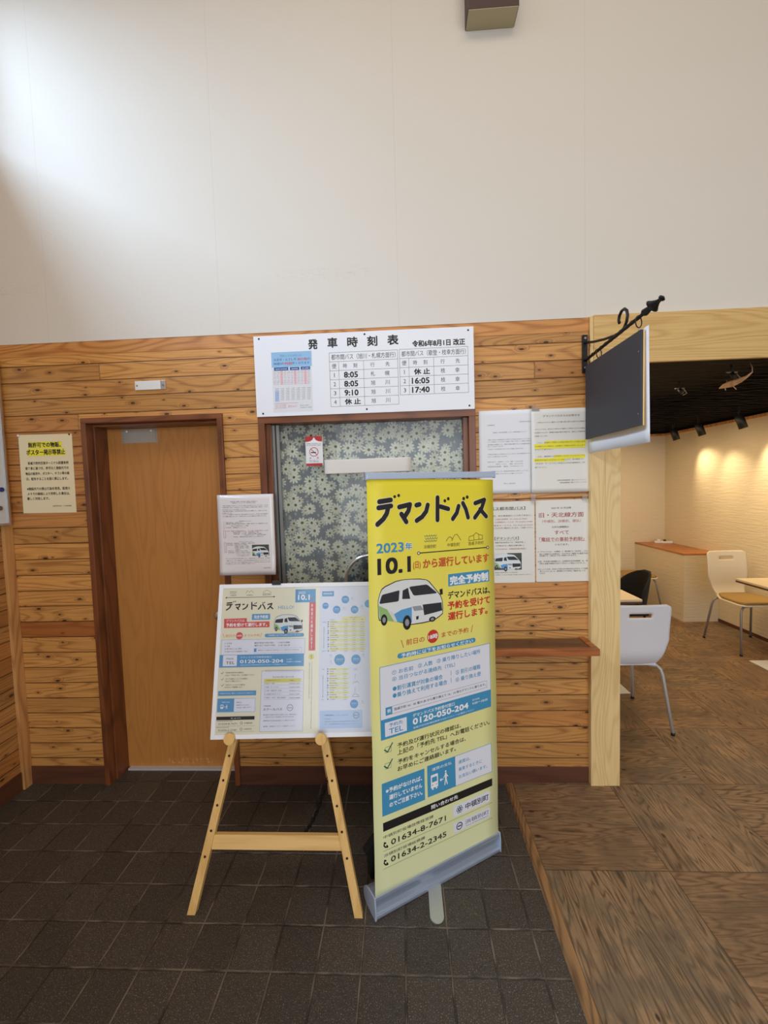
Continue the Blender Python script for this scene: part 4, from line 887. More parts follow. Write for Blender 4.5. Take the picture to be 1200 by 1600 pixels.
EASEL = [
 ('L','route_diagram',[(45.2,28.4),(51.4,30.3),(57.4,28.5),(63.7,30.4),(74.0,28.7)],1,'tealk'),
 ('L','route_diagram',[(45.5,32.6),(51.7,34.6),(57.7,32.8),(64.0,34.7),(74.2,33.0)],1,'tealk'),
 ('L','route_diagram',[(45.8,36.9),(52.0,38.9),(58.0,37.1),(64.2,39.0),(74.5,37.3)],1,'tealk'),
 ('L','route_diagram',[(113.2,38.5),(120.6,27.5),(129.6,35.0),(135.3,26.5),(147.0,37.1)],1,'gry'),
 ('L','route_diagram',[(187.2,40.7),(188.7,33.3),(203.3,27.4),(219.8,35.0),(220.1,41.1),(187.2,40.7)],1,'gry'),
 ('T','route_diagram',46.4,73.9,46.0,5.5,'浜頓別町','k',0),
 ('T','route_diagram',116.8,144.4,46.4,5.5,'中頓別町','k',0),
 ('T','route_diagram',184.5,221.5,46.4,5.5,'音威子府村','k',0),
 ('L','route_diagram',[(31.9,55.2),(234.3,55.2)],1.8,'k'),
 ('C','route_diagram',31.9,55.6,3.0,'k',0),
 ('C','route_diagram',234.3,54.9,3.1,'k',0),
 ('L','title_lettering',[(36.0,78.0),(56.2,76.5)],5.2,'k'),
 ('L','title_lettering',[(35.2,85.7),(57.3,84.1)],5.2,'k'),
 ('L','title_lettering',[(52.5,85.5),(50.3,93.5),(44.7,100.0),(34.8,106.3)],5.2,'k'),
 ('L','title_lettering',[(72.3,86.1),(91.3,83.6),(89.1,91.6),(81.7,100.0)],5.2,'k'),
 ('L','title_lettering',[(76.7,95.1),(86.1,105.2)],5.2,'k'),
 ('L','title_lettering',[(103.0,85.1),(108.4,84.2)],5.2,'k'),
 ('L','title_lettering',[(123.4,85.5),(121.1,93.5),(114.4,100.0),(104.7,104.4)],5.2,'k'),
 ('L','title_lettering',[(140.6,76.9),(142.2,105.1)],5.2,'k'),
 ('L','title_lettering',[(146.2,88.4),(160.8,92.0)],5.2,'k'),
 ('L','title_lettering',[(179.5,89.2),(176.6,97.7),(169.8,104.9)],5.2,'k'),
 ('L','title_lettering',[(187.0,85.8),(193.0,93.9),(197.4,104.2)],5.2,'k'),
 ('L','title_lettering',[(209.3,86.7),(225.8,83.0),(221.3,93.6),(209.6,104.9)],5.2,'k'),
 ('L','title_lettering',[(218.6,94.6),(230.1,104.2)],5.2,'k'),
 ('C','title_lettering',63.1,72.7,2.4,'k',0),
 ('C','title_lettering',70.2,71.5,2.4,'k',0),
 ('C','title_lettering',154.1,81.5,2.5,'k',0),
 ('C','title_lettering',160.1,79.2,2.5,'k',0),
 ('C','title_lettering',188.1,80.0,2.5,'k',0),
 ('C','title_lettering',194.5,78.5,2.5,'k',0),
 ('T','printed_text',253.5,319.6,99.9,13.4,'HELLO!','blu4',0.0),
 ('R','banner_strip',324.8,25.8,411.4,80.8,'blu4'),
 ('T','banner_strip',336.5,365.9,40.5,9.9,'2023','w',0.01),
 ('T','banner_strip',337.1,385.2,59.7,21.0,'10.1','w',0.04),
 ('T','banner_strip',390.3,400.4,63.9,8.6,'日','ora',0.02),
 ('R','banner_strip',385.1,80.4,412.1,276.7,'redp'),
 ('T','banner_strip',392.8,400.3,93.9,13.5,'本','w',0.02),
 ('T','banner_strip',392.8,400.3,110.8,13.5,'格','w',0.02),
 ('T','banner_strip',392.8,400.3,127.8,13.5,'運','w',0.02),
 ('T','banner_strip',392.8,400.3,144.7,13.5,'行','w',0.02),
 ('T','banner_strip',392.8,400.3,161.6,13.5,'を','w',0.02),
 ('T','banner_strip',392.8,400.3,178.6,13.5,'開','w',0.02),
 ('T','banner_strip',392.8,400.3,195.5,13.5,'始','w',0.02),
 ('T','banner_strip',392.8,400.3,212.4,13.5,'し','w',0.02),
 ('T','banner_strip',392.8,400.3,229.4,13.5,'ま','w',0.02),
 ('T','banner_strip',392.8,400.3,246.3,13.5,'す','w',0.02),
 ('T','banner_strip',392.8,400.3,263.2,13.5,'！','w',0.02),
 ('R','banner_strip',144.0,125.0,220.1,149.0,'blu4'),
 ('T','banner_strip',152.6,211.6,137.0,14.4,'完全予約制','w',0.02),
 ('P','banner_strip',[(27.3,142.6),(122.5,141.3),(123.4,156.8),(218.6,156.2),(219.7,179.9),(28.9,179.7)],'redp'),
 ('T','banner_strip',37.5,116.9,150.6,10.7,'デマンドバスは、','w',0.01),
 ('T','banner_strip',36.9,208.8,168.0,14.2,'予約を受けて運行します。','w',0.03),
 ('VAN','printed_van',238.9,161.3,119.6,1),
 ('L','banner_strip',[(25.8,202.4),(31.7,218.2)],1.6,'orl'),
 ('L','banner_strip',[(187.5,202.8),(183.6,219.1)],1.6,'orl'),
 ('T','banner_strip',37.1,77.6,211.2,11.6,'前日の','orl',0.01),
 ('C','banner_strip',95.0,212.0,14.4,'redp',0),
 ('T','banner_strip',84.8,105.2,212.0,8.2,'18時','w',0.02),
 ('T','banner_strip',115.9,179.5,211.4,10.5,'までの予約','orl',0.01),
 ('L','banner_strip',[(207.9,213.3),(358.1,213.3)],14,'blu4'),
 ('T','banner_strip',214.0,350.8,213.0,6.5,'予約時に以下をお知らせください','w',0.01),
 ('R','information_panel',22.3,227.3,369.2,288.4,'wb'),
 ('F','information_panel',22.3,227.3,369.2,288.4,'blu4',1),
 ('T','information_panel',34.6,65.4,241.5,6.3,'① お名前','gry',0),
 ('T','information_panel',35.4,57.9,252.9,6.3,'② 人数','gry',0),
 ('T','information_panel',36.2,107.3,263.8,6.3,'③ 乗り降りしたい場所','gry',0),
 ('T','information_panel',37.0,131.7,274.4,6.3,'④ 当日つながる連絡先（TEL）','gry',0),
 ('T','information_panel',159.6,239.5,242.2,6.4,'●割引運賃が対象の場合','gry',0),
 ('T','information_panel',160.2,246.0,252.7,6.4,'●乗り換えて利用する場合','gry',0),
 ('T','information_panel',257.6,306.0,242.3,6.4,'⑤ 割引の種類','gry',0),
 ('T','information_panel',258.1,306.4,253.6,6.4,'⑥ 乗り換え便','gry',0),
 ('F','information_panel',158.4,263.2,356.9,282.3,'blu4',0.6),
 ('R','information_panel',158.4,264.4,168.7,277.8,'blu5'),
 ('T','information_panel',174.9,347.6,272.2,5.2,'音威子府 16：05 着の JR から乗り換えて 16：10 発のデマンドに乗ります。','k',0),
 ('R','telephone_band',18.0,287.3,366.3,337.0,'blu4'),
 ('R','telephone_band',32.2,288.8,89.8,331.5,'wb'),
 ('T','telephone_band',43.8,76.1,303.1,8.5,'予約先','gry',0),
 ('T','telephone_band',45.0,81.3,319.0,11.3,'TEL','gry',0.01),
 ('T','telephone_band',103.5,231.8,298.4,7.4,'デマンドバス予約受付窓口','w',0.01),
 ('T','telephone_band',103.3,280.4,314.9,13.7,'0120-050-204','w',0.05),
 ('T','telephone_band',104.2,300.0,328.8,4.0,'音威子府村役場総務課 01656-5-3311 へお電話ください','w',0),
 ('T','telephone_band',294.5,316.1,309.5,4.0,'受付時間','w',0),
 ('T','telephone_band',294.9,353.7,319.1,5.1,'9:00〜18:00','w',0.01),
 ('T','printed_text',44.8,120.8,357.4,5.6,'予約及び運行状況の確認は、','k',0.01),
 ('T','printed_text',42.6,165.4,367.2,5.6,'上記の「予約先 TEL」へお電話ください。','k',0.01),
 ('L','printed_text',[(27.4,357.8),(31.2,361.8),(37.1,354.2)],1.5,'teald'),
 ('T','printed_text',46.6,136.9,381.5,5.6,'ダイヤ運休についての詳細は','k',0.01),
 ('T','printed_text',44.3,111.2,390.3,5.5,'下記までご確認ください。','k',0.01),
 ('L','printed_text',[(29.3,381.7),(33.0,385.7),(38.8,378.1)],1.5,'teald'),
 ('T','printed_text',48.3,129.6,404.7,5.5,'予約をキャンセルする場合は、','k',0.01),
 ('T','printed_text',46.0,118.5,413.5,5.5,'お早めにご連絡願います。','k',0.01),
 ('L','printed_text',[(31.0,404.9),(34.8,408.8),(40.6,401.3)],1.5,'teald'),
 ('R','printed_text',20.1,427.5,174.4,445.9,'blu4'),
 ('T','printed_text',27.6,166.4,436.7,4.9,'※予約がなければ、運行していませんのでご注意下さい。','w',0.01),
 ('R','printed_text',19.5,456.2,173.2,508.0,'wb'),
 ('F','printed_text',19.5,456.2,173.2,508.0,'blu4',1),
 ('R','printed_text',19.5,456.2,87.2,506.7,'blu4'),
 ('T','printed_text',37.6,70.3,470.0,4.9,'運賃の支払','w',0),
 ('BUS','printed_text',32.7,479.2,12,17),
 ('T','printed_text',96.2,119.3,471.7,4.9,'運賃は、','gry',0),
 ('T','printed_text',96.9,148.7,481.9,4.9,'乗車するときに','gry',0),
 ('T','printed_text',97.5,157.9,491.2,4.8,'お支払い願います。','gry',0),
 ('R','printed_text',19.1,524.1,172.0,537.3,'k'),
 ('T','printed_text',77.4,116.2,530.7,4.2,'問い合わせ先','w',0.01),
 ('T','printed_text',18.7,83.9,541.0,3.2,'中頓別町役場政策経営課','k',0),
 ('T','printed_text',28.0,102.7,551.3,6.3,'01634-8-7671','k',0),
 ('T','printed_text',20.0,71.3,563.9,3.1,'浜頓別町役場総務課','k',0),
 ('T','printed_text',28.7,102.0,574.6,6.3,'01634-2-2345','k',0),
 ('L','printed_text',[(20.1,559.7),(173.4,559.7)],0.5,'gry'),
 ('L','printed_text',[(20.1,580.9),(172.8,580.9)],0.5,'gry'),
 ('C','printed_text',120.2,549.2,5.1,'gry',1.5),
 ('T','printed_text',131.0,165.3,549.7,6.4,'中頓別町','gry',0.01),
 ('C','printed_text',119.9,571.8,5.1,'gry',1.5),
 ('T','printed_text',130.1,162.5,571.8,5.8,'浜頓別町','gry',0),
 ('R','notepad_panel',194.0,352.3,367.0,583.5,'wb'),
 ('F','notepad_panel',194.0,352.3,367.0,583.5,'gry',0.7),
 ('L','notepad_panel',[(210.4,348.2),(210.8,356.7)],1,'gry'),
 ('L','notepad_panel',[(217.1,348.3),(217.5,356.8)],1,'gry'),
 ('L','notepad_panel',[(223.8,348.5),(224.2,356.9)],1,'gry'),
 ('L','notepad_panel',[(230.5,348.6),(230.9,357.0)],1,'gry'),
 ('L','notepad_panel',[(237.2,348.7),(237.6,357.2)],1,'gry'),
 ('L','notepad_panel',[(243.9,348.8),(244.3,357.3)],1,'gry'),
 ('L','notepad_panel',[(250.6,349.0),(251.0,357.4)],1,'gry'),
 ('L','notepad_panel',[(257.3,349.1),(257.7,357.5)],1,'gry'),
 ('L','notepad_panel',[(264.0,349.2),(264.4,357.7)],1,'gry'),
 ('L','notepad_panel',[(270.8,349.3),(271.1,357.8)],1,'gry'),
 ('L','notepad_panel',[(277.5,349.4),(277.8,357.9)],1,'gry'),
 ('L','notepad_panel',[(284.2,349.6),(284.6,358.0)],1,'gry'),
 ('L','notepad_panel',[(291.0,349.7),(291.3,358.2)],1,'gry'),
 ('L','notepad_panel',[(297.7,349.8),(298.0,358.3)],1,'gry'),
 ('L','notepad_panel',[(304.5,349.9),(304.8,358.4)],1,'gry'),
 ('L','notepad_panel',[(311.2,350.1),(311.5,358.5)],1,'gry'),
 ('L','notepad_panel',[(318.0,350.2),(318.3,358.7)],1,'gry'),
 ('L','notepad_panel',[(324.7,350.3),(325.0,358.8)],1,'gry'),
 ('L','notepad_panel',[(331.5,350.4),(331.8,358.9)],1,'gry'),
 ('L','notepad_panel',[(338.3,350.6),(338.5,359.0)],1,'gry'),
 ('L','notepad_panel',[(345.0,350.7),(345.3,359.2)],1,'gry'),
 ('L','notepad_panel',[(351.8,350.8),(352.0,359.3)],1,'gry'),
 ('T','notepad_panel',239.5,326.8,377.7,5.6,'各市街の問い合わせ先','gry',0),
 ('R','notepad_panel',204.5,383.9,356.0,398.8,'yel'),
 ('T','notepad_panel',213.6,267.9,390.2,4.5,'利用者の方のコース','k',0),
 ('T','notepad_panel',311.2,326.0,391.9,4.5,'電話番号','k',0),
 ('T','notepad_panel',205.4,249.5,402.1,5.0,'① 宗谷バス（枝幸）','gry',0.01),
 ('T','notepad_panel',308.6,351.4,403.9,4.5,'01634-2-1234','gry',0.01),
 ('L','notepad_panel',[(202.7,409.2),(359.3,409.2)],0.4,'gry'),
 ('T','notepad_panel',206.0,264.8,415.9,5.0,'② 浜頓（ターミナル）','gry',0.01),
 ('T','notepad_panel',309.1,351.8,417.5,4.4,'01634-2-3456','gry',0.01),
 ('L','notepad_panel',[(203.4,422.7),(359.7,422.7)],0.4,'gry'),
 ('T','notepad_panel',206.7,277.2,429.6,5.0,'③ 中頓・音威子府・枝幸','gry',0.01),
 ('T','notepad_panel',309.6,352.2,431.1,4.4,'01634-6-1111','gry',0.01),
 ('L','notepad_panel',[(204.1,436.3),(360.0,436.3)],0.4,'gry'),
 ('T','notepad_panel',207.4,280.6,443.1,4.9,'④ 音威子府タクシー','gry',0.01),
 ('T','notepad_panel',310.0,352.5,444.7,4.4,'0165-5-4567','gry',0.01),
 ('L','notepad_panel',[(204.8,449.7),(360.4,449.7)],0.4,'gry'),
 ('T','notepad_panel',208.1,295.8,456.7,4.9,'⑤ 稚内・天北・旭川方面行','gry',0.01),
 ('T','notepad_panel',310.5,352.9,458.1,4.4,'01655-2-8888','gry',0.01),
 ('L','notepad_panel',[(205.5,463.2),(360.8,463.2)],0.4,'gry'),
 ('T','notepad_panel',206.8,235.8,487.3,4.3,'浜頓別高校','k',0.02),
 ('T','notepad_panel',205.1,281.7,500.1,9.2,'スクールバス','k',0.01),
 ('C','notepad_panel',313.6,495.4,12.3,'gry',1.5),
 ('T','notepad_panel',306.0,321.2,495.4,4.3,'BUS','gry',0.02),
 ('T','notepad_panel',207.2,340.8,520.8,4.3,'●月曜から金曜の平日のみ運行します。通学の方は','gry',0.01),
 ('T','notepad_panel',207.7,332.3,529.2,4.3,'\u3000一般の方もご利用いただけます。','gry',0.01),
 ('T','notepad_panel',208.3,335.6,542.6,4.3,'●運賃は片道の区間により異なります。','gry',0.01),
 ('T','notepad_panel',209.4,333.4,563.9,4.2,'●経路\u3000浜頓別ターミナル・中頓別ターミナル','gry',0.01),
 ('C','printed_text',396.8,301.2,11.5,'yel',0),
 ('T','printed_text',395.0,398.6,301.2,12.7,'!','k',0.01),
 ('T','printed_text',397.7,401.3,321.4,3.8,'デ','k',0.01),
 ('T','printed_text',397.7,401.3,326.1,3.8,'マ','k',0.01),
 ('T','printed_text',397.7,401.3,330.8,3.8,'ン','k',0.01),
 ('T','printed_text',397.7,401.3,335.5,3.8,'ド','k',0.01),
 ('T','printed_text',397.7,401.3,340.2,3.8,'バ','k',0.01),
 ('T','printed_text',397.7,401.3,344.9,3.8,'ス','k',0.01),
 ('T','printed_text',397.7,401.3,349.6,3.8,'は','k',0.01),
 ('T','printed_text',397.7,401.3,354.3,3.8,'予','k',0.01),
 ('T','printed_text',397.7,401.3,359.0,3.8,'約','k',0.01),
 ('T','printed_text',397.7,401.3,363.6,3.8,'が','k',0.01),
 ('T','printed_text',397.7,401.3,368.3,3.8,'な','k',0.01),
 ('T','printed_text',397.7,401.3,373.0,3.8,'け','k',0.01),
 ('T','printed_text',397.7,401.3,377.7,3.8,'れ','k',0.01),
 ('T','printed_text',397.7,401.3,382.4,3.8,'ば','k',0.01),
 ('T','printed_text',397.7,401.3,387.1,3.8,'運','k',0.01),
 ('T','printed_text',397.7,401.3,391.8,3.8,'行','k',0.01),
 ('T','printed_text',397.7,401.3,396.5,3.8,'し','k',0.01),
 ('T','printed_text',397.7,401.3,401.2,3.8,'ま','k',0.01),
 ('T','printed_text',397.7,401.3,405.9,3.8,'せ','k',0.01),
 ('T','printed_text',397.7,401.3,410.6,3.8,'ん','k',0.01),
 ('T','printed_text',397.7,401.3,415.3,3.8,'の','k',0.01),
 ('T','printed_text',397.7,401.3,420.0,3.8,'で','k',0.01),
 ('T','printed_text',397.7,401.3,424.7,3.8,'必','k',0.01),
 ('T','printed_text',397.7,401.3,429.4,3.8,'ず','k',0.01),
 ('T','printed_text',397.7,401.3,434.1,3.8,'前','k',0.01),
 ('T','printed_text',397.7,401.3,438.7,3.8,'日','k',0.01),
 ('T','printed_text',397.7,401.3,443.4,3.8,'の','k',0.01),
 ('T','printed_text',397.7,401.3,448.1,3.8,'十','k',0.01),
 ('T','printed_text',397.7,401.3,452.8,3.8,'八','k',0.01),
 ('T','printed_text',397.7,401.3,457.5,3.8,'時','k',0.01),
 ('T','printed_text',397.7,401.3,462.2,3.8,'ま','k',0.01),
 ('T','printed_text',397.7,401.3,466.9,3.8,'で','k',0.01),
 ('T','printed_text',397.7,401.3,471.6,3.8,'に','k',0.01),
 ('T','printed_text',397.7,401.3,476.3,3.8,'電','k',0.01),
 ('T','printed_text',397.7,401.3,481.0,3.8,'話','k',0.01),
 ('T','printed_text',397.7,401.3,485.7,3.8,'で','k',0.01),
 ('T','printed_text',397.7,401.3,490.4,3.8,'ご','k',0.01),
 ('T','printed_text',397.7,401.3,495.1,3.8,'予','k',0.01),
 ('T','printed_text',397.7,401.3,499.8,3.8,'約','k',0.01),
 ('T','printed_text',397.7,401.3,504.5,3.8,'い','k',0.01),
 ('T','printed_text',397.7,401.3,509.1,3.8,'た','k',0.01),
 ('T','printed_text',397.7,401.3,513.8,3.8,'だ','k',0.01),
 ('T','printed_text',397.7,401.3,518.5,3.8,'き','k',0.01),
 ('T','printed_text',397.7,401.3,523.2,3.8,'ま','k',0.01),
 ('T','printed_text',397.7,401.3,527.9,3.8,'す','k',0.01),
 ('T','printed_text',397.7,401.3,532.6,3.8,'よ','k',0.01),
 ('T','printed_text',397.7,401.3,537.3,3.8,'う','k',0.01),
 ('T','printed_text',397.7,401.3,542.0,3.8,'お','k',0.01),
 ('T','printed_text',397.7,401.3,546.7,3.8,'願','k',0.01),
 ('T','printed_text',397.7,401.3,551.4,3.8,'い','k',0.01),
 ('T','printed_text',397.7,401.3,556.1,3.8,'い','k',0.01),
 ('T','printed_text',397.7,401.3,560.8,3.8,'た','k',0.01),
 ('T','printed_text',397.7,401.3,565.5,3.8,'し','k',0.01),
 ('T','printed_text',397.7,401.3,570.2,3.8,'ま','k',0.01),
 ('T','printed_text',397.7,401.3,574.9,3.8,'す','k',0.01),
 ('T','printed_text',388.0,391.6,322.1,5.3,'ご','k',0.01),
 ('T','printed_text',388.0,391.6,328.7,5.3,'利','k',0.01),
 ('T','printed_text',388.0,391.6,335.2,5.3,'用','k',0.01),
 ('T','printed_text',388.0,391.6,341.8,5.3,'に','k',0.01),
 ('T','printed_text',388.0,391.6,348.4,5.3,'は','k',0.01),
 ('T','printed_text',388.0,391.6,355.0,5.3,'事','k',0.01),
 ('T','printed_text',388.0,391.6,361.6,5.3,'前','k',0.01),
 ('T','printed_text',388.0,391.6,368.1,5.3,'の','k',0.01),
 ('T','printed_text',388.0,391.6,374.7,5.3,'お','k',0.01),
 ('T','printed_text',388.0,391.6,381.3,5.3,'電','k',0.01),
 ('T','printed_text',388.0,391.6,387.9,5.3,'話','k',0.01),
 ('T','printed_text',388.0,391.6,394.4,5.3,'で','k',0.01),
 ('T','printed_text',388.0,391.6,401.0,5.3,'の','k',0.01),
 ('T','printed_text',388.0,391.6,407.6,5.3,'ご','k',0.01),
 ('T','printed_text',388.0,391.6,414.2,5.3,'予','k',0.01),
 ('T','printed_text',388.0,391.6,420.8,5.3,'約','k',0.01),
 ('T','printed_text',388.0,391.6,427.3,5.3,'が','k',0.01),
 ('T','printed_text',388.0,391.6,433.9,5.3,'必','k',0.01),
 ('T','printed_text',388.0,391.6,440.5,5.3,'要','k',0.01),
 ('T','printed_text',388.0,391.6,447.1,5.3,'で','k',0.01),
 ('T','printed_text',388.0,391.6,453.7,5.3,'す','k',0.01),
 ('T','printed_text',388.0,391.6,460.2,5.3,'。','k',0.01),
 ('R','route_map',428.5,14.1,636.8,596.5,'pale'),
 ('R','route_map',438.6,36.6,488.7,57.8,'blu4'),
 ('T','route_map',444.5,482.4,46.8,8.4,'時刻表','w',0.01),
 ('C','route_map',453.2,97.0,13.2,'blu5',0),
 ('T','route_map',445.2,461.1,94.3,3.7,'浜頓別','w',0.02),
 ('C','route_map',500.5,113.4,16.0,'blu5',0),
 ('T','route_map',490.8,510.1,110.6,3.7,'浜頓別','w',0.02),
 ('T','route_map',490.9,510.1,117.1,3.7,'ターミナル','w',0.01),
 ('C','route_map',537.2,72.5,16.2,'blu5',0),
 ('T','route_map',527.5,546.9,69.7,3.7,'浜頓別','w',0.02),
 ('T','route_map',527.5,546.9,76.2,3.7,'ターミナル','w',0.01),
 ('C','route_map',576.1,114.6,16.1,'blu5',0),
 ('T','route_map',566.5,585.8,111.9,3.7,'浜頓別','w',0.02),
 ('T','route_map',566.5,585.8,118.3,3.7,'ターミナル','w',0.01),
 ('C','route_map',513.3,315.4,22.0,'blu3',0),
 ('T','route_map',500.1,526.5,312.8,3.5,'音威子府','w',0.02),
 ('T','route_map',500.1,526.5,318.9,3.5,'ターミナル','w',0.01),
 ('C','route_map',580.9,314.9,19.4,'blu5',0),
 ('T','route_map',569.3,592.6,312.3,3.5,'音威子府','w',0.02),
 ('T','route_map',569.3,592.5,318.4,3.5,'ターミナル','w',0.01),
 ('C','route_map',572.5,486.2,16.6,'blu5',0),
 ('T','route_map',562.5,582.5,483.7,3.3,'浜頓別','w',0.02),
 ('T','route_map',562.5,582.4,489.5,3.3,'ターミナル','w',0.01),
 ('C','route_map',635.0,91.6,16.3,'blu5',0),
 ('L','route_map',[(466.3,94.5),(485.3,105.4)],1,'blul'),
 ('L','route_map',[(513.6,103.5),(525.4,82.9)],1,'blul'),
 ('L','route_map',[(552.5,76.4),(568.1,99.8)],1,'blul'),
 ('L','route_map',[(591.9,109.4),(620.5,96.9)],1,'blul'),
 ('L','route_map',[(562.5,67.3),(562.5,63.1),(569.2,63.2),(569.2,67.3),(562.5,67.3)],0.8,'blu5'),
 ('T','route_map',559.1,573.4,73.6,2.8,'バス停','gry',0),
 ('L','route_map',[(526.9,108.3),(526.9,104.2),(533.5,104.3),(533.5,108.4),(526.9,108.3)],0.8,'blu5'),
 ('T','route_map',523.6,537.8,114.6,2.8,'バス停','gry',0),
 ('L','route_map',[(602.8,102.6),(602.9,98.5),(609.6,98.6),(609.5,102.7),(602.8,102.6)],0.8,'blu5'),
 ('T','route_map',599.5,613.8,108.9,2.8,'バス停','gry',0),
 ('L','route_map',[(473.7,299.2),(473.7,295.3),(480.1,295.5),(480.2,299.4),(473.7,299.2)],0.8,'blu5'),
 ('T','route_map',470.6,484.3,305.2,2.6,'バス停','gry',0),
 ('L','route_map',[(474.0,323.0),(474.0,319.2),(480.3,319.3),(480.4,323.2),(474.0,323.0)],0.8,'blu5'),
 ('T','route_map',470.9,484.6,328.9,2.6,'バス停','gry',0),
 ('L','route_map',[(608.3,299.0),(608.3,295.1),(614.8,295.3),(614.8,299.2),(608.3,299.0)],0.8,'blu5'),
 ('T','route_map',605.0,618.9,305.0,2.6,'バス停','gry',0),
 ('L','route_map',[(602.2,478.8),(602.3,475.1),(608.6,475.3),(608.6,479.1),(602.2,478.8)],0.8,'blu5'),
 ('T','route_map',599.0,612.6,484.6,2.5,'バス停','gry',0),
 ('R','timetable',524.2,141.7,623.2,158.9,'yel2'),
 ('T','timetable',557.1,589.3,147.1,3.6,'（毎日運行）','gry',0),
 ('T','timetable',471.7,490.4,155.2,3.6,'停留所','gry',0),
 ('T','timetable',535.0,544.4,154.7,3.6,'1便','gry',0),
 ('T','timetable',568.0,577.4,155.3,3.6,'2便','gry',0),
 ('T','timetable',603.4,612.8,155.9,3.6,'3便','gry',0),
 ('R','timetable',471.3,159.7,621.2,170.3,'yel2'),
 ('T','timetable',472.7,500.8,163.6,3.6,'浜頓別駅','k',0.01),
 ('T','timetable',531.7,545.8,164.6,3.6,'7:15','gry',0.01),
 ('T','timetable',565.6,579.7,165.2,3.6,'11:15','gry',0.01),
 ('T','timetable',601.4,615.6,165.9,3.6,'16:15','gry',0.01),
 ('C','timetable',465.3,163.2,2.3,'k',0),
 ('T','timetable',472.8,491.5,172.7,3.6,'大曲','k',0.01),
 ('T','timetable',531.8,545.8,173.7,3.6,'7:19','gry',0.01),
 ('T','timetable',565.6,579.7,174.4,3.6,'11:19','gry',0.01),
 ('T','timetable',601.4,615.5,175.1,3.6,'16:19','gry',0.01),
 ('C','timetable',465.4,172.3,2.3,'k',0),
 ('R','timetable',471.5,177.9,621.0,188.5,'yel2'),
 ('T','timetable',472.9,490.7,181.7,3.6,'宇曽丹','k',0.01),
 ('T','timetable',531.8,545.8,182.8,3.6,'7:23','gry',0.01),
 ('T','timetable',565.5,579.6,183.5,3.6,'11:23','gry',0.01),
 ('T','timetable',601.3,615.4,184.2,3.6,'16:23','gry',0.01),
 ('C','timetable',465.5,181.4,2.3,'k',0),
 ('T','timetable',473.0,501.9,190.9,3.6,'浜頓別高校','k',0.01),
 ('T','timetable',531.8,545.8,191.9,3.6,'7:27','gry',0.01),
 ('T','timetable',565.5,579.6,192.6,3.6,'11:27','gry',0.01),
 ('T','timetable',601.2,615.3,193.3,3.6,'16:27','gry',0.01),
 ('R','timetable',471.7,196.0,620.9,206.7,'yel2'),
 ('T','timetable',473.1,505.7,200.0,3.6,'寿公園','k',0.01),
 ('T','timetable',531.8,545.8,201.0,3.6,'7:31','gry',0.01),
 ('T','timetable',565.5,579.6,201.7,3.6,'11:31','gry',0.01),
 ('T','timetable',601.1,615.2,202.4,3.6,'16:31','gry',0.01),
 ('C','timetable',465.7,199.5,2.3,'k',0),
 ('T','timetable',473.2,496.5,208.9,3.6,'上頓別','k',0.01),
 ('T','timetable',531.8,545.9,210.0,3.6,'7:35','gry',0.01),
 ('T','timetable',565.5,579.5,210.7,3.6,'11:35','gry',0.01),
 ('T','timetable',601.1,615.2,211.4,3.6,'16:35','gry',0.01),
 ('C','timetable',465.8,208.5,2.3,'k',0),
 ('R','timetable',471.9,214.0,620.7,224.8,'yel2'),
 ('T','timetable',473.3,504.0,218.0,3.6,'敏音知駅','k',0.01),
 ('T','timetable',531.9,545.9,219.0,3.6,'7:39','gry',0.01),
 ('T','timetable',565.5,579.5,219.7,3.6,'11:39','gry',0.01),
 ('T','timetable',601.0,615.1,220.5,3.6,'16:39','gry',0.01),
 ('T','timetable',473.4,509.6,227.0,3.5,'音威子府','k',0.01),
 ('T','timetable',531.9,545.9,228.0,3.6,'7:43','gry',0.01),
 ('T','timetable',565.4,579.4,228.7,3.6,'11:43','gry',0.01),
 ('T','timetable',600.9,615.0,229.5,3.6,'16:43','gry',0.01),
 ('C','timetable',466.0,226.5,2.3,'k',0),
 ('R','timetable',472.1,231.9,620.5,242.8,'yel2'),
 ('T','timetable',473.5,501.3,235.9,3.5,'浜頓別駅','k',0.01),
 ('T','timetable',531.9,545.9,237.0,3.5,'7:47','gry',0.01),
 ('T','timetable',565.4,579.4,237.7,3.6,'11:47','gry',0.01),
 ('T','timetable',600.9,614.9,238.5,3.6,'16:47','gry',0.01),
 ('C','timetable',466.1,235.4,2.3,'k',0),
 ('T','timetable',473.6,492.1,244.7,3.5,'大曲','k',0.01),
 ('T','timetable',531.9,545.9,245.9,3.5,'7:51','gry',0.01),
 ('T','timetable',565.4,579.4,246.7,3.5,'11:51','gry',0.01),
 ('T','timetable',600.8,614.8,247.4,3.5,'16:51','gry',0.01),
 ('R','timetable',472.3,249.8,620.3,260.7,'yel2'),
 ('T','timetable',473.7,491.2,253.6,3.5,'宇曽丹','k',0.01),
 ('T','timetable',532.0,545.9,254.8,3.5,'7:55','gry',0.01),
 ('T','timetable',565.4,579.3,255.6,3.5,'11:55','gry',0.01),
 ('T','timetable',600.7,614.7,256.4,3.5,'16:55','gry',0.01),
 ('C','timetable',466.3,253.2,2.3,'k',0),
 ('T','timetable',473.8,502.4,262.6,3.5,'浜頓別高校','k',0.01),
 ('T','timetable',532.0,545.9,263.7,3.5,'7:59','gry',0.01),
 ('T','timetable',565.3,579.3,264.5,3.5,'11:59','gry',0.01),
 ('T','timetable',600.7,614.7,265.3,3.5,'16:59','gry',0.01),
 ('C','timetable',466.4,262.1,2.3,'k',0),
 ('R','timetable',472.5,267.5,620.1,278.5,'yel2'),
 ('T','timetable',473.9,506.1,271.5,3.5,'寿公園','k',0.01),
 ('T','timetable',532.0,545.9,272.6,3.5,'7:03','gry',0.01),
 ('T','timetable',565.3,579.2,273.4,3.5,'11:03','gry',0.01),
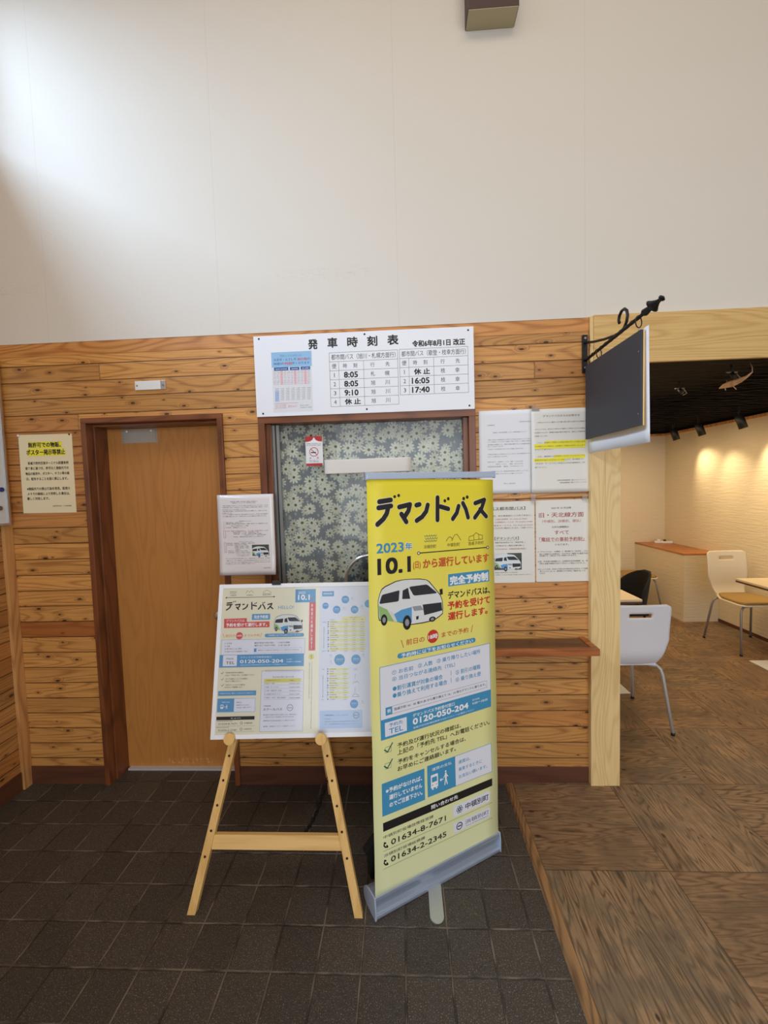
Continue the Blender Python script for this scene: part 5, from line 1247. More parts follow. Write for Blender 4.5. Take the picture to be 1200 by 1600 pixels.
 ('T','timetable',600.6,614.6,274.2,3.5,'16:03','gry',0.01),
 ('T','timetable',474.0,497.0,280.2,3.5,'上頓別','k',0.01),
 ('T','timetable',532.0,545.9,281.5,3.5,'7:07','gry',0.01),
 ('T','timetable',565.3,579.2,282.2,3.5,'11:07','gry',0.01),
 ('T','timetable',600.5,614.5,283.1,3.5,'16:07','gry',0.01),
 ('C','timetable',466.6,279.8,2.3,'k',0),
 ('L','timetable',[(464.3,163.2),(464.8,279.7)],0.6,'k'),
 ('R','timetable',470.6,347.2,551.4,357.1,'yel2'),
 ('T','timetable',472.0,499.3,351.3,3.4,'浜頓別駅','k',0.01),
 ('T','timetable',529.4,543.2,352.6,3.4,'9:15','gry',0.01),
 ('C','timetable',464.7,350.7,2.3,'k',0),
 ('T','timetable',472.1,490.3,360.2,3.4,'大曲','k',0.01),
 ('T','timetable',529.5,543.2,361.7,3.4,'9:19','gry',0.01),
 ('C','timetable',464.9,359.8,2.3,'k',0),
 ('R','timetable',470.8,365.3,551.4,375.3,'yel2'),
 ('T','timetable',472.2,489.5,369.3,3.4,'宇曽丹','k',0.01),
 ('T','timetable',529.5,543.2,370.8,3.4,'9:23','gry',0.01),
 ('C','timetable',465.0,368.9,2.3,'k',0),
 ('T','timetable',472.3,500.4,378.5,3.4,'浜頓別高校','k',0.01),
 ('T','timetable',529.5,543.2,379.9,3.4,'9:27','gry',0.01),
 ('R','timetable',471.0,383.4,551.4,393.4,'yel2'),
 ('T','timetable',472.4,504.1,387.6,3.4,'寿公園','k',0.01),
 ('T','timetable',529.5,543.2,388.9,3.4,'9:31','gry',0.01),
 ('C','timetable',465.2,386.9,2.3,'k',0),
 ('T','timetable',472.5,495.1,396.5,3.4,'上頓別','k',0.01),
 ('T','timetable',529.6,543.2,397.9,3.4,'9:35','gry',0.01),
 ('C','timetable',465.3,395.9,2.3,'k',0),
 ('R','timetable',471.2,401.4,551.4,411.4,'yel2'),
 ('T','timetable',472.6,502.4,405.5,3.4,'敏音知駅','k',0.01),
 ('T','timetable',529.6,543.2,406.9,3.4,'9:39','gry',0.01),
 ('T','timetable',472.7,507.9,414.6,3.4,'音威子府','k',0.01),
 ('T','timetable',529.6,543.2,415.9,3.4,'9:43','gry',0.01),
 ('C','timetable',465.5,413.8,2.3,'k',0),
 ('R','timetable',471.4,419.3,551.4,429.4,'yel2'),
 ('T','timetable',472.8,499.8,423.4,3.4,'浜頓別駅','k',0.01),
 ('T','timetable',529.6,543.2,424.9,3.4,'9:47','gry',0.01),
 ('C','timetable',465.6,422.8,2.2,'k',0),
 ('T','timetable',472.9,490.9,432.2,3.3,'大曲','k',0.01),
 ('T','timetable',529.7,543.2,433.8,3.3,'9:51','gry',0.01),
 ('R','timetable',471.6,437.1,551.4,447.2,'yel2'),
 ('T','timetable',473.0,490.1,441.0,3.3,'宇曽丹','k',0.01),
 ('T','timetable',529.7,543.2,442.7,3.3,'9:55','gry',0.01),
 ('C','timetable',465.8,440.6,2.2,'k',0),
 ('T','timetable',473.1,500.9,450.1,3.3,'浜頓別高校','k',0.01),
 ('T','timetable',529.7,543.2,451.6,3.3,'9:59','gry',0.01),
 ('C','timetable',465.9,449.4,2.2,'k',0),
 ('R','timetable',471.8,454.8,551.3,464.9,'yel2'),
 ('T','timetable',473.2,504.6,459.0,3.3,'寿公園','k',0.01),
 ('T','timetable',529.7,543.2,460.4,3.3,'9:03','gry',0.01),
 ('T','timetable',473.3,495.7,467.6,3.3,'上頓別','k',0.01),
 ('T','timetable',529.8,543.2,469.3,3.3,'9:07','gry',0.01),
 ('C','timetable',466.2,467.1,2.2,'k',0),
 ('L','timetable',[(463.8,350.7),(464.4,467.0)],0.6,'k'),
 ('T','timetable',445.7,449.7,185.4,5.8,'浜','k',0),
 ('T','timetable',445.7,449.7,192.6,5.8,'頓','k',0),
 ('T','timetable',445.7,449.7,199.8,5.8,'別','k',0),
 ('T','timetable',445.7,449.7,207.0,5.8,'町','k',0),
 ('T','timetable',445.7,449.7,214.2,5.8,'か','k',0),
 ('T','timetable',445.7,449.7,221.4,5.8,'ら','k',0),
 ('T','timetable',445.7,449.7,228.6,5.8,'音','k',0),
 ('T','timetable',445.7,449.7,235.8,5.8,'威','k',0),
 ('T','timetable',445.7,449.7,242.9,5.8,'子','k',0),
 ('T','timetable',445.7,449.7,250.1,5.8,'府','k',0),
 ('T','timetable',445.7,449.7,257.3,5.8,'方','k',0),
 ('T','timetable',445.7,449.7,264.5,5.8,'面','k',0),
 ('T','timetable',443.6,447.6,377.5,6.2,'音','k',0),
 ('T','timetable',443.6,447.6,385.3,6.2,'威','k',0),
 ('T','timetable',443.6,447.6,393.1,6.2,'子','k',0),
 ('T','timetable',443.6,447.6,400.9,6.2,'府','k',0),
 ('T','timetable',443.6,447.6,408.7,6.2,'か','k',0),
 ('T','timetable',443.6,447.6,416.5,6.2,'ら','k',0),
 ('T','timetable',443.6,447.6,424.3,6.2,'浜','k',0),
 ('T','timetable',443.6,447.6,432.1,6.2,'頓','k',0),
 ('T','timetable',443.6,447.6,439.9,6.2,'別','k',0),
 ('T','timetable',443.6,447.6,447.7,6.2,'方','k',0),
 ('T','timetable',443.6,447.6,455.5,6.2,'面','k',0),
 ('T','timetable',441.5,455.5,163.6,3.6,'始発','k',0),
 ('T','timetable',441.0,457.0,280.0,3.5,'終点','k',0),
 ('T','timetable',441.2,451.1,351.1,3.4,'始発','k',0),
 ('T','timetable',440.3,450.6,468.1,3.3,'終点','k',0),
 ('L','timetable',[(570.6,349.2),(587.2,349.6)],1.4,'blul'),
 ('L','timetable',[(570.6,352.6),(587.2,353.1)],1.4,'blul'),
 ('L','timetable',[(570.6,356.1),(587.1,356.5)],1.4,'blul'),
 ('L','timetable',[(577.9,370.8),(577.4,390.0)],1,'gry'),
 ('L','timetable',[(567.3,407.9),(573.2,400.5),(578.7,405.7),(584.2,399.1),(592.3,407.8)],1,'gry'),
 ('L','timetable',[(577.2,423.8),(576.7,442.7)],1,'gry'),
 ('L','timetable',[(566.2,459.0),(567.2,452.8),(577.6,446.9),(589.8,453.5),(592.0,459.0),(566.2,459.0)],1,'gry'),
 ('R','school_bus_panel',434.8,509.2,605.5,575.8,'bluel2'),
 ('T','school_bus_panel',452.7,491.3,526.7,4.5,'浜頓別高校','k',0.02),
 ('T','school_bus_panel',501.5,546.9,527.2,4.9,'スクールバス','k',0.0),
 ('C','school_bus_panel',580.3,528.7,12.1,'k',1.5),
 ('T','school_bus_panel',572.8,588.0,528.7,4.1,'BUS','k',0.03),
 ('T','school_bus_panel',452.9,480.3,540.9,3.2,'ご利用の方へ','k',0),
 ('T','school_bus_panel',453.1,587.8,550.6,3.2,'浜頓別町内から中頓別町内の各停留所で乗り降りできます','k',0),
 ('T','school_bus_panel',453.2,586.9,559.5,3.2,'詳しくは浜頓別高校までお問い合わせください。','k',0),
]
NOTICE = [
 ('R','highlighter',52.2,39.2,239.6,74.0,'yelh'),
 ('R','highlighter',44.2,76.8,255.1,113.8,'yelh'),
 ('T','printed_text',52.3,232.7,55.2,26.4,'無許可での物販、','k',0.03),
 ('T','printed_text',40.7,254.5,93.9,27.9,'ポスター掲示等禁止','k',0.03),
 ('T','printed_text',43.4,268.7,152.0,15.6,'音威子府村交流ターミナル設置条例','k',0.02),
 ('T','printed_text',27.9,268.7,179.4,15.5,'第７条に基づき、許可なく施設内での','k',0.02),
 ('T','printed_text',27.4,269.5,207.8,15.4,'物品の販売や、ポスター、チラシ等の掲','k',0.02),
 ('T','printed_text',28.8,261.4,236.0,15.4,'示、配布することを固く禁止します。','k',0.02),
 ('T','printed_text',29.9,268.6,288.9,15.2,'※施設内での禁止行為を発見、監視カ','k',0.02),
 ('T','printed_text',30.4,266.8,315.9,15.2,'メラでの録画により判明した場合は、','k',0.02),
 ('T','printed_text',27.4,150.4,341.2,15.1,'厳しく対処します。','k',0.02),
 ('T','printed_text',167.4,271.3,382.8,7.5,'音威子府村交流ターミナル指定管理者','k',0.01),
]
LAMINATE = [
 ('T','printed_text',70.6,214.7,36.0,5.1,'音威子府〜浜頓別・枝幸方面へお越しのお客さまへ','gryk',0.01),
 ('T','printed_text',82.2,202.5,43.2,5.1,'都市間バス・デマンドバス\u3000乗り継ぎのご案内','gryk',0.01),
 ('T','printed_text',30.9,268.1,56.9,5.1,'平素より都市間バス並びにデマンドバスをご利用いただき誠にありがとうございます。このたび','gryk',0.01),
 ('T','printed_text',27.2,267.8,65.7,5.1,'天北線の見直しに伴い、令和五年十月一日より中頓別町、浜頓別町方面への運行は、これまで','gryk',0.01),
 ('T','printed_text',26.8,152.1,76.8,5.1,'のバスに代わりデマンドバスで運行しております。','gryk',0.01),
 ('T','printed_text',29.9,263.6,84.7,5.1,'お乗り継ぎのお客様は、下記の運行時刻及び予約の方法をご確認のうえ、ご利用いただきます','gryk',0.01),
 ('T','printed_text',24.4,78.6,94.5,5.1,'ようお願いいたします。','gryk',0.01),
 ('T','printed_text',29.3,266.3,102.0,5.1,'デマンドバスは前日の十八時までのご予約が必要となりますので、お早めに下記の電話番号','gryk',0.01),
 ('T','printed_text',27.3,259.2,112.0,5.1,'までご連絡をお願いいたします。ご不便をおかけしますがご理解のほどお願いいたします。','gryk',0.01),
 ('T','printed_text',115.9,176.9,137.5,5.1,'【都市間バスについて】','gryk',0.01),
 ('T','printed_text',44.6,129.2,144.8,5.1,'運行会社\u3000宗谷バス','gryk',0.01),
 ('T','printed_text',44.5,264.4,151.2,5.1,'運行区間\u3000旭川駅前から音威子府を経由し、浜頓別、枝幸まで一日二往復運行いたします','gryk',0.01),
 ('T','printed_text',71.1,162.4,161.1,5.1,'旭川から音威子府まで\u3000二時間','gryk',0.01),
 ('T','printed_text',43.7,148.6,170.1,5.1,'予約先\u3000浜頓別ターミナル','gryk',0.01),
 ('T','printed_text',43.1,264.6,188.4,5.1,'天北号\u3000札幌から浜頓別経由枝幸まで\u3000一日一往復\u3000予約制で運行いたします。','redd',0.01),
 ('T','printed_text',80.0,213.6,195.7,5.1,'音威子府発\u3000十一時\u3000浜頓別着十二時','gryk',0.01),
 ('T','printed_text',79.7,228.5,203.6,5.1,'浜頓別発\u3000十三時\u3000音威子府着十四時','gryk',0.01),
 ('T','printed_text',140.3,250.2,210.4,5.1,'予約センター\u3000全席予約制','gryk',0.01),
 ('T','printed_text',79.2,234.7,218.9,5.1,'予約先\u3000電話受付は九時から十八時まで','gryk',0.01),
 ('T','printed_text',111.9,179.5,244.9,5.1,'【デマンドバスについて】','gryk',0.01),
 ('T','printed_text',44.1,191.0,253.0,5.1,'運行会社\u3000浜頓別町・中頓別町・音威子府村','gryk',0.01),
 ('T','printed_text',43.8,150.2,261.2,5.0,'運行区間\u3000音威子府から浜頓別','gryk',0.01),
 ('T','printed_text',84.0,158.3,269.2,5.0,'中頓別、小頓別、上頓別','gryk',0.01),
 ('T','printed_text',83.7,158.0,277.0,5.0,'松音知、敏音知、下頓別','gryk',0.01),
 ('T','printed_text',86.8,108.8,285.5,5.0,'浜頓別','gryk',0.01),
 ('T','printed_text',46.0,150.6,293.2,5.0,'予約方法\u3000お電話によるご予約','gryk',0.01),
 ('T','printed_text',45.7,163.8,301.8,5.0,'予約時間\u3000前日十八時まで受付','gryk',0.01),
 ('T','printed_text',89.2,161.8,310.8,5.0,'０１２０－０５０－２０４','gryk',0.01),
 ('T','printed_text',95.7,161.5,319.2,5.0,'までお電話ください','gryk',0.01),
 ('T','printed_text',31.8,269.0,333.3,5.0,'デマンドバスは予約がない場合は運行しません。乗継便の遅延などがある場合は、必ず事前に','gryk',0.01),
 ('T','printed_text',34.2,268.6,343.4,5.0,'ご連絡ください。また、都市間バスとの乗り継ぎ時間は約五分間となっておりますので、あら','gryk',0.01),
 ('T','printed_text',35.5,268.2,352.8,5.0,'かじめご了承ください。大きなお荷物をお持ちの方は、ご予約の際にお申し出いただきます','gryk',0.01),
 ('T','printed_text',31.8,188.6,360.5,5.0,'ようお願いいたします。詳しくは係員までお尋ねください。','gryk',0.01),
 ('T','printed_text',233.3,270.4,383.6,5.0,'音威子府村','gryk',0.01),
 ('F','printed_text',28.9,140.3,38.5,174.4,'redd',0.6),
 ('F','printed_text',28.0,184.3,39.0,225.0,'redd',1.2),
 ('F','printed_text',29.1,248.4,39.0,300.1,'redd',1.2),
 ('R','van_photograph',175.5,262.2,263.8,320.7,'asph'),
 ('R','van_photograph',175.5,262.2,249.1,282.6,'foliage'),
 ('VAN','printed_van',174.3,294.2,88.5,0),
]
LETTER = [
 ('T','printed_text',200.6,258.4,60.3,5.6,'令和五年九月吉日','gry',0),
 ('T','printed_text',42.6,78.9,73.0,5.6,'お客様各位','gry',0),
 ('T','printed_text',70.0,237.9,110.4,5.6,'枝幸線、天北宗谷岬線（バス）の運行見直しについて','gry',0),
 ('T','printed_text',43.5,257.7,146.5,5.6,'平素より宗谷バス株式会社をご利用いただき誠にありがとうございます。','gry',0),
 ('T','printed_text',43.3,257.6,157.1,5.6,'さて、現在運行しておりますバス路線の一部につきまして、運転士不足及び','gry',0),
 ('T','printed_text',43.1,257.5,170.9,5.6,'燃料価格の高騰等により、現在の体制を維持することが困難な状況と','gry',0),
 ('T','printed_text',42.9,123.9,180.5,5.7,'なっております。','gry',0),
 ('T','printed_text',42.7,222.6,194.0,5.7,'つきましては令和五年十月一日より見直しを行います。','gry',0),
 ('T','printed_text',42.3,257.1,219.8,5.7,'ご利用のお客様にはご不便をおかけいたしますが、何卒ご理解賜りますよう','gry',0),
 ('T','printed_text',42.1,142.6,231.5,5.7,'よろしくお願い申し上げます。','gry',0),
 ('T','printed_text',41.7,218.9,258.2,5.7,'お問い合わせ\u3000浜頓別ターミナル\u3000電話\u300001634-2-2222','gry',0),
 ('T','printed_text',83.9,218.8,270.3,5.7,'枝幸ターミナル\u3000\u3000電話\u30000163-62-1234','gry',0),
 ('T','printed_text',41.3,218.7,282.2,5.7,'\u3000\u3000\u3000\u3000\u3000\u3000\u3000中頓別町役場\u3000電話\u300001634-6-1111','gry',0),
 ('T','printed_text',41.0,243.8,306.7,5.7,'詳しい時刻につきましては、各停留所の時刻表または弊社ホームページを','gry',0),
 ('T','printed_text',76.7,218.3,318.9,5.7,'ご確認くださいますようお願いいたします。','gry',0),
 ('T','printed_text',121.5,179.6,369.7,5.7,'宗谷バス株式会社','gry',0),
]
LETTERB = [
 ('R','highlighter',68.9,158.8,271.2,180.8,'yelh'),
 ('R','highlighter',14.3,173.8,266.2,199.0,'yelh'),
 ('R','highlighter',113.5,231.3,264.7,250.3,'yelh'),
 ('R','highlighter',12.4,245.8,165.4,264.8,'yelh'),
 ('T','printed_text',58.4,240.8,35.6,11.2,'デマンドバスからのお知らせ','gryk',0.0),
 ('T','printed_text',30.1,270.0,67.0,6.8,'10月からデマンド運行となり乗り換え等でお困りのお客様へ','gryk',0.0),
 ('T','printed_text',18.8,269.8,100.9,6.8,'デマンドバスは、前日の１８時までに電話でご予約をいただいた場合に','gryk',0.0),
 ('T','printed_text',14.4,266.7,117.5,6.8,'のみ運行いたします。乗継便の到着が遅れた場合でも、原則として発車時刻','gryk',0.0),
 ('T','printed_text',14.3,81.4,134.7,6.8,'で発車いたします。','gryk',0.0),
 ('T','printed_text',31.3,266.4,167.9,6.8,'ただし、乗継便が１時間以上の遅延が発生することが見込まれる','gryk',0.0),
 ('T','printed_text',16.2,265.0,186.2,6.8,'又は確認できた場合は、お客様のご移動をお待ちいたします','gryk',0.0),
 ('T','printed_text',17.5,109.3,202.3,6.8,'のでご了承下さい。','gryk',0.0),
 ('T','printed_text',31.2,264.7,236.9,6.8,'なお、乗車時には予約をいただいていたとしても','gryk',0.0),
 ('T','printed_text',16.2,256.7,255.1,6.8,'発車時刻を過ぎた対応はいたしませんので、他の都市バス','gryk',0.0),
 ('T','printed_text',18.7,264.5,272.5,6.8,'（天北号）サービスをご利用の公共交通機関をご利','gryk',0.0),
 ('T','printed_text',16.2,76.1,291.0,6.8,'用ください。','gryk',0.0),
 ('T','printed_text',127.4,271.3,359.0,6.7,'中頓別町役場総務課政策室\u3000電話０１６３４－６－１１１１','gryk',0.0),
 ('T','printed_text',139.7,271.2,371.3,6.7,'浜頓別町役場総務課\u3000電話０１６３４－２－２３４５','gryk',0.0),
]
ROUTES = [
 ('T','printed_text',7.8,243.6,35.3,16.6,'【宗谷バス都市間バス】','k',0.01),
 ('T','printed_text',7.8,276.8,72.6,7.7,'※電話事前予約、及び乗車前にバス内で支払い。','k',0.015),
 ('T','printed_text',7.8,252.5,90.0,7.7,'札幌・旭川発\u3000→旭川営業所（TL 0166-62-7000）','redd',0.015),
 ('T','printed_text',7.8,279.3,105.2,7.7,'枝幸・浜頓別\u3000→浜頓別ターミナル（TL 01634-2-2338）','redd',0.015),
 ('T','printed_text',7.8,281.2,122.5,7.7,'予約なしでは枝幸ターミナル（TL 0163-62-2222）','redd',0.015),
 ('T','printed_text',7.8,281.2,135.9,7.7,'※満席のためご乗車いただけない場合がございます。ご注意ください。','k',0.015),
 ('T','printed_text',88.7,242.9,210.6,7.6,'電話予約は前日までに「電話予約」。','k',0.015),
 ('T','printed_text',92.0,236.5,227.1,7.6,'（※予約がない場合は運行無し）','k',0.015),
 ('T','printed_text',88.7,246.1,244.4,7.6,'TL 0120-050-204\u3000中頓別町役場予約窓口','redd',0.015),
 ('T','printed_text',7.8,201.3,366.9,5.1,'浜頓別、中頓別、音威子府町村のバス待合所','k',0.015),
 ('T','printed_text',7.8,270.4,378.7,5.1,'※他の路線及び他のバス停については下記までお問い合わせください。','k',0.015),
 ('T','printed_text',86.8,209.0,189.3,15.3,'【デマンドバス】','k',0.01),
 ('L','printed_text',[(86.8,200.1),(210.3,200.1)],0.8,'k'),
 ('L','printed_text',[(7.8,42.6),(243.6,42.6)],0.8,'k'),
 ('R','van_photograph',82.9,266.0,223.1,353.1,'asph'),
 ('R','van_photograph',82.9,266.0,150.0,292.3,'skyw'),
 ('R','van_photograph',194.9,269.5,223.1,313.7,'foliage'),
 ('VAN','printed_van',84.2,306.3,136.3,0),
]
LINES = [
 ('T','printed_text',77.2,177.4,41.6,10.2,'2023 年 10 月以降','k',0.01),
 ('T','printed_text',16.2,239.6,76.4,24.3,'旧・天北線方面','redd',0.01),
 ('T','printed_text',32.2,225.7,108.7,15.3,'（中頓別、浜頓別、猿払）','redd',0.0),
 ('T','printed_text',80.4,169.8,138.6,10.2,'公共交通機関は、','k',0.01),
 ('T','printed_text',94.4,165.3,167.1,20.4,'すべて','redd',0.01),
 ('T','printed_text',17.4,241.5,201.6,20.4,'「電話での事前予約制」','redd',0.01),
 ('L','printed_text',[(17.4,212.6),(252.3,212.6)],0.8,'redd'),
 ('T','printed_text',96.4,164.7,229.0,9.6,'となります。','k',0.01),
 ('T','printed_text',8.4,258.6,264.9,7.7,'＊「デマンドバス」（浜頓別）と「都市間バス（天北号）」をお','k',0.015),
 ('T','printed_text',17.4,259.9,277.1,7.7,'使いで乗車される場合は、それぞれの【電話での電話予約】','k',0.015),
 ('T','printed_text',17.4,204.7,285.9,7.7,'が必要です。予約なしではご乗車になれません。','k',0.015),
 ('T','printed_text',8.4,259.9,315.3,7.7,'注意：天北線代替路線バス（浜頓別天北宗谷岬線）は、枝','k',0.015),
 ('T','printed_text',17.4,249.1,326.1,7.7,'幸町と音威子府間は九月三十日をもって廃止となりました。','k',0.015),
 ('T','printed_text',8.4,259.9,355.5,7.7,'※ターミナル内、宗谷バス窓口は令和五年九月をもって営業','k',0.015),
 ('T','printed_text',19.4,249.1,366.3,7.7,'終了といたしました。都市間バスの予約は「電話のみ」とな','k',0.015),
 ('T','printed_text',19.4,45.1,376.6,7.7,'ります。','k',0.015),
]
STICKER = [
 ('R','printed_text',-0.0,-1.5,89.3,26.0,'reds'),
 ('P','printed_text',[(11.9,26.1),(25.6,23.6),(37.1,16.5),(45.9,1.9),(54.4,17.2),(67.0,23.7),(81.8,27.2),(81.6,33.2),(11.7,32.2)],'w'),
 ('C','printed_text',43.5,79.7,24.2,'reds',3.4),
 ('L','printed_text',[(28.1,63.9),(59.7,96.2)],3.2,'reds'),
 ('R','printed_text',28.3,79.9,53.9,85.3,'k'),
 ('L','printed_text',[(57.3,72.5),(63.4,68.9)],1,'gry'),
 ('T','printed_text',3.9,83.8,36.4,4.5,'全面禁煙にご協力をお願いします','k',0),
 ('T','printed_text',3.6,83.6,44.7,3.8,'NO SMOKING AREA','k',0),
 ('T','printed_text',18.8,28.0,111.7,7.7,'禁','reds',0.02),
 ('T','printed_text',58.5,67.6,111.3,7.7,'煙','reds',0.02),
 ('T','printed_text',18.4,68.0,124.2,3.9,'喫煙はご遠慮ください','k',0),
 ('T','printed_text',18.2,67.8,130.8,3.9,'北海道','k',0),
 ('R','printed_text',0.2,139.4,86.9,152.3,'reds'),
]


# ------------------------------------------------------------------ the setting
YW = 2.156          # face of the ticket-office wall
XL = -2.135         # left wall
def struct(name, fn, bevel=0.0):
    b = MB(); fn(b); o = b.build(name, None, bevel); o['kind'] = 'structure'; return o
def f_floor(b): b.box(XL - 0.1, -3.7, -0.12, 5.1, 2.42, 0.0, M['tile'])
struct('floor', f_floor)
def f_plat(b):
    b.box(0.540, -3.6, 0.0005, 5.0, YW, 0.016, M['parquet'])
    b.box(0.945, YW, 0.0005, 5.0, 5.67, 0.016, M['parquet'])
    b.prism([(0.503, 0.0005), (0.540, 0.0005), (0.540, 0.016), (0.530, 0.0168), (0.512, 0.012)], 'y', -3.6, YW - 0.004, M['nosing'])
struct('trim_1', f_plat)['label'] = 'raised weathered wood floor panels with a sloped left edge'
DX0, DX1, DZ = -1.688, -0.927, 2.012      # door casing outside
WX0, WX1, WZ0, WZ1 = -0.738, 0.377, 0.775, 1.984
YB = 2.31
def f_wall(b):
    p = M['pine']; t = 2.345
    b.box(XL - 0.1, YW, 0, DX0 + 0.01, YB, t, p); b.box(DX0 + 0.01, YW, DZ - 0.01, DX1 - 0.01, YB, t, p)
    b.box(DX1 - 0.01, YW, 0, WX0 + 0.01, YB, t, p); b.box(WX0 + 0.01, YW, 0, WX1 - 0.01, YB, WZ0, p)
    b.box(WX0 + 0.01, YW, WZ1 - 0.01, WX1 - 0.01, YB, t, p); b.box(WX1 - 0.01, YW, 0, 0.945, YB, t, p)
    b.box(XL - 0.1, YW - 0.002, t, 0.945, YB, 2.411, M['trimpine'])
    b.box(XL - 0.1, YW - 0.004, 2.411, 5.1, YB, 5.2, M['wallpaper'])
struct('wall_front', f_wall)
def f_left(b):
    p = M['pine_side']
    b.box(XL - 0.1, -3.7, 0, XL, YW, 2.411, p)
    wp = p  # upper wall is out of view; pine chosen to darken and warm the corner
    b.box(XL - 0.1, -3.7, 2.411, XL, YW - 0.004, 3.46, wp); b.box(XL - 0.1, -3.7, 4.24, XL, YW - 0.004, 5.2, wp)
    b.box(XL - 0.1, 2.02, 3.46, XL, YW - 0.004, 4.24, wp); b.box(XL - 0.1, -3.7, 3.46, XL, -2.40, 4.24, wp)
struct('wall_left', f_left)
struct('wall_right', lambda b: b.box(5.0, -3.7, 0, 5.1, 2.2, 5.2, M['wallpaper']))
def f_back(b):
    wp = M['wallpaper']; b.box(XL - 0.1, -3.8, 0, -1.4, -3.7, 5.2, wp); b.box(4.2, -3.8, 0, 5.1, -3.7, 5.2, wp); b.box(-1.4, -3.8, 3.3, 4.2, -3.7, 5.2, wp)
struct('wall_back', f_back)
struct('ceiling', lambda b: b.box(XL - 0.1, -3.8, 5.2, 5.1, YB, 5.3, M['wallpaper']))
struct('baseboard_front', lambda b: (b.box(XL, YW - 0.006, 0, DX0, YW, 0.102, M['base']), b.box(DX1, YW - 0.006, 0, WX1 + 0.56, YW, 0.102, M['base'])), 0.001)
M['base_s'] = wood('dark_baseboard_side', (98, 58, 38), (66, 36, 24), 1, 2, rings=6, contrast=0.4, rough=0.5)
struct('baseboard_left', lambda b: b.box(XL, -3.6, 0, XL + 0.008, YW - 0.055, 0.102, M['base_s']), 0.001)
struct('trim_2', lambda b: b.box(XL, YW - 0.052, 0.0, XL + 0.018, YW - 0.001, 2.405, M['batten']), 0.001)['label'] = 'pale wooden corner batten between left and front wall'
# opening to the cafe room: post and lintel
struct('trim_3', lambda b: (b.box(0.940, 2.126, 0.0165, 1.010, 2.30, 2.177, M['ash']), b.box(1.0108, 2.128, 0.0165, 1.087, 2.30, 2.177, M['ash']), b.box(0.944, 2.138, 2.1772, 0.9585, 2.1515, 2.413, M['ash'])), 0.0015)['label'] = 'pale ash wood post at the opening to the room'
struct('trim_4', lambda b: b.box(0.9592, 2.134, 2.1775, 5.0, 2.1515, 2.415, M['ash_h']), 0.0015)['label'] = 'wide pale wood lintel above the opening'
# cafe room behind the opening
XR = 3.46; YR = 5.66; ZR = 2.175
struct('wall_cafe_right', lambda b: b.box(XR, 2.31, 0.0, XR + 0.1, YR, ZR, M['plaster']))
struct('wall_cafe_back', lambda b: b.box(0.845, YR, 0.0, XR + 0.1, YR + 0.1, ZR, M['plaster']))
struct('wall_cafe_left', lambda b: b.box(0.845, 2.31, 0.0, 0.945, YR, 2.6, M['plaster']))
struct('trim_5', lambda b: (b.box(XR - 0.022, 2.32, ZR, XR + 0.1, YR, ZR + 0.028, M['batten']), b.box(0.945, YR - 0.022, ZR, XR - 0.022, YR + 0.1, ZR + 0.028, M['batten'])))['label'] = 'thin wooden rail along the top of the plaster walls'
struct('baseboard_cafe', lambda b: b.box(XR - 0.008, 2.32, 0.016, XR, 4.70, 0.05, M['base_s']))
def f_ceil(b):
    b.box(0.845, 2.305, 2.62, 4.2, YR + 0.7, 2.70, M['ceilblack']); b.box(XR + 0.1, 2.305, ZR + 0.02, XR + 0.14, YR + 0.1, 2.62, M['ceilblack']); b.box(0.845, YR + 0.1, ZR + 0.02, XR + 0.1, YR + 0.14, 2.62, M['ceilblack'])
    b.box(0.945, 2.305, 2.42, 3.6, 2.32, 2.62, M['ceilblack'])
struct('ceiling_cafe', f_ceil)
def f_net(b):
    wr = M['wire']; r = 0.0016
    z = 2.232; random.seed(3)
    for s_ in (1, -1):                       # two crossing families of slanting wires: long diamonds
        for k in range(-9, 48):
            y0 = 2.33 + k * 0.105; pts = []
            for i in range(30):
                x = 0.955 + i * 0.09; y = y0 + s_ * 0.21 * (x - 2.2) + 0.008 * math.sin(i * 1.9 + k)
                if 2.33 < y < YR + 0.08: pts.append((x, y, z + 0.004 * s_ + random.uniform(-.006, .006)))
            if len(pts) > 1: b.tube(pts, 0.0014, wr, 4)
struct('trim_6', f_net)['label'] = 'black wire netting stretched below the dark ceiling'

# ------------------------------------------------------------------ door 1
door = bpy.data.objects.new('door_1', None); COL.objects.link(door); door['kind'] = 'structure'; door.location = (0, 0, 0)
def f_leaf(b):
    b.box(-1.654, 2.2885, 0.006, -0.960, 2.325, 1.980, M['door'])
quick('door_leaf', door, f_leaf)
def f_dframe(b):
    m = M['mahog']; mh = M['mahog_h']
    for (x0, x1, s_) in ((DX0, -1.660, 1), (-0.955, DX1, -1)):
        b.box(x0, 2.140, 0, x1, 2.33, DZ - 0.028, m)
        xi = x1 if s_ > 0 else x0
        b.box(min(xi, xi + s_ * 0.010), 2.190, 0, max(xi, xi + s_ * 0.010), 2.288, DZ - 0.040, m)
    b.box(DX0, 2.140, DZ - 0.028, DX1, 2.33, DZ, mh); b.box(-1.660, 2.190, DZ - 0.041, -0.955, 2.288, DZ - 0.0285, mh)
quick('door_frame', door, f_dframe, 0.0015)
quick('threshold', door, lambda b: b.box(-1.640, 2.262, 0.0, -0.966, 2.289, 0.010, M['sill']))
def f_plate(b):
    b.box(-1.567, 2.2865, 1.892, -1.362, 2.2895, 1.967, M['plate'])
    for i in range(5):
        for x in (-1.558, -1.371): b.cyl((x, 2.2866, 1.902 + i * 0.014), (0, -1, 0), 0.003, 0.002, M['steeld'], 8)
    for x in (-1.535, -1.395): b.cyl((x, 2.2866, 1.957), (0, -1, 0), 0.006, 0.003, M['chrome'], 10)
quick('closer_plate', door, f_plate)
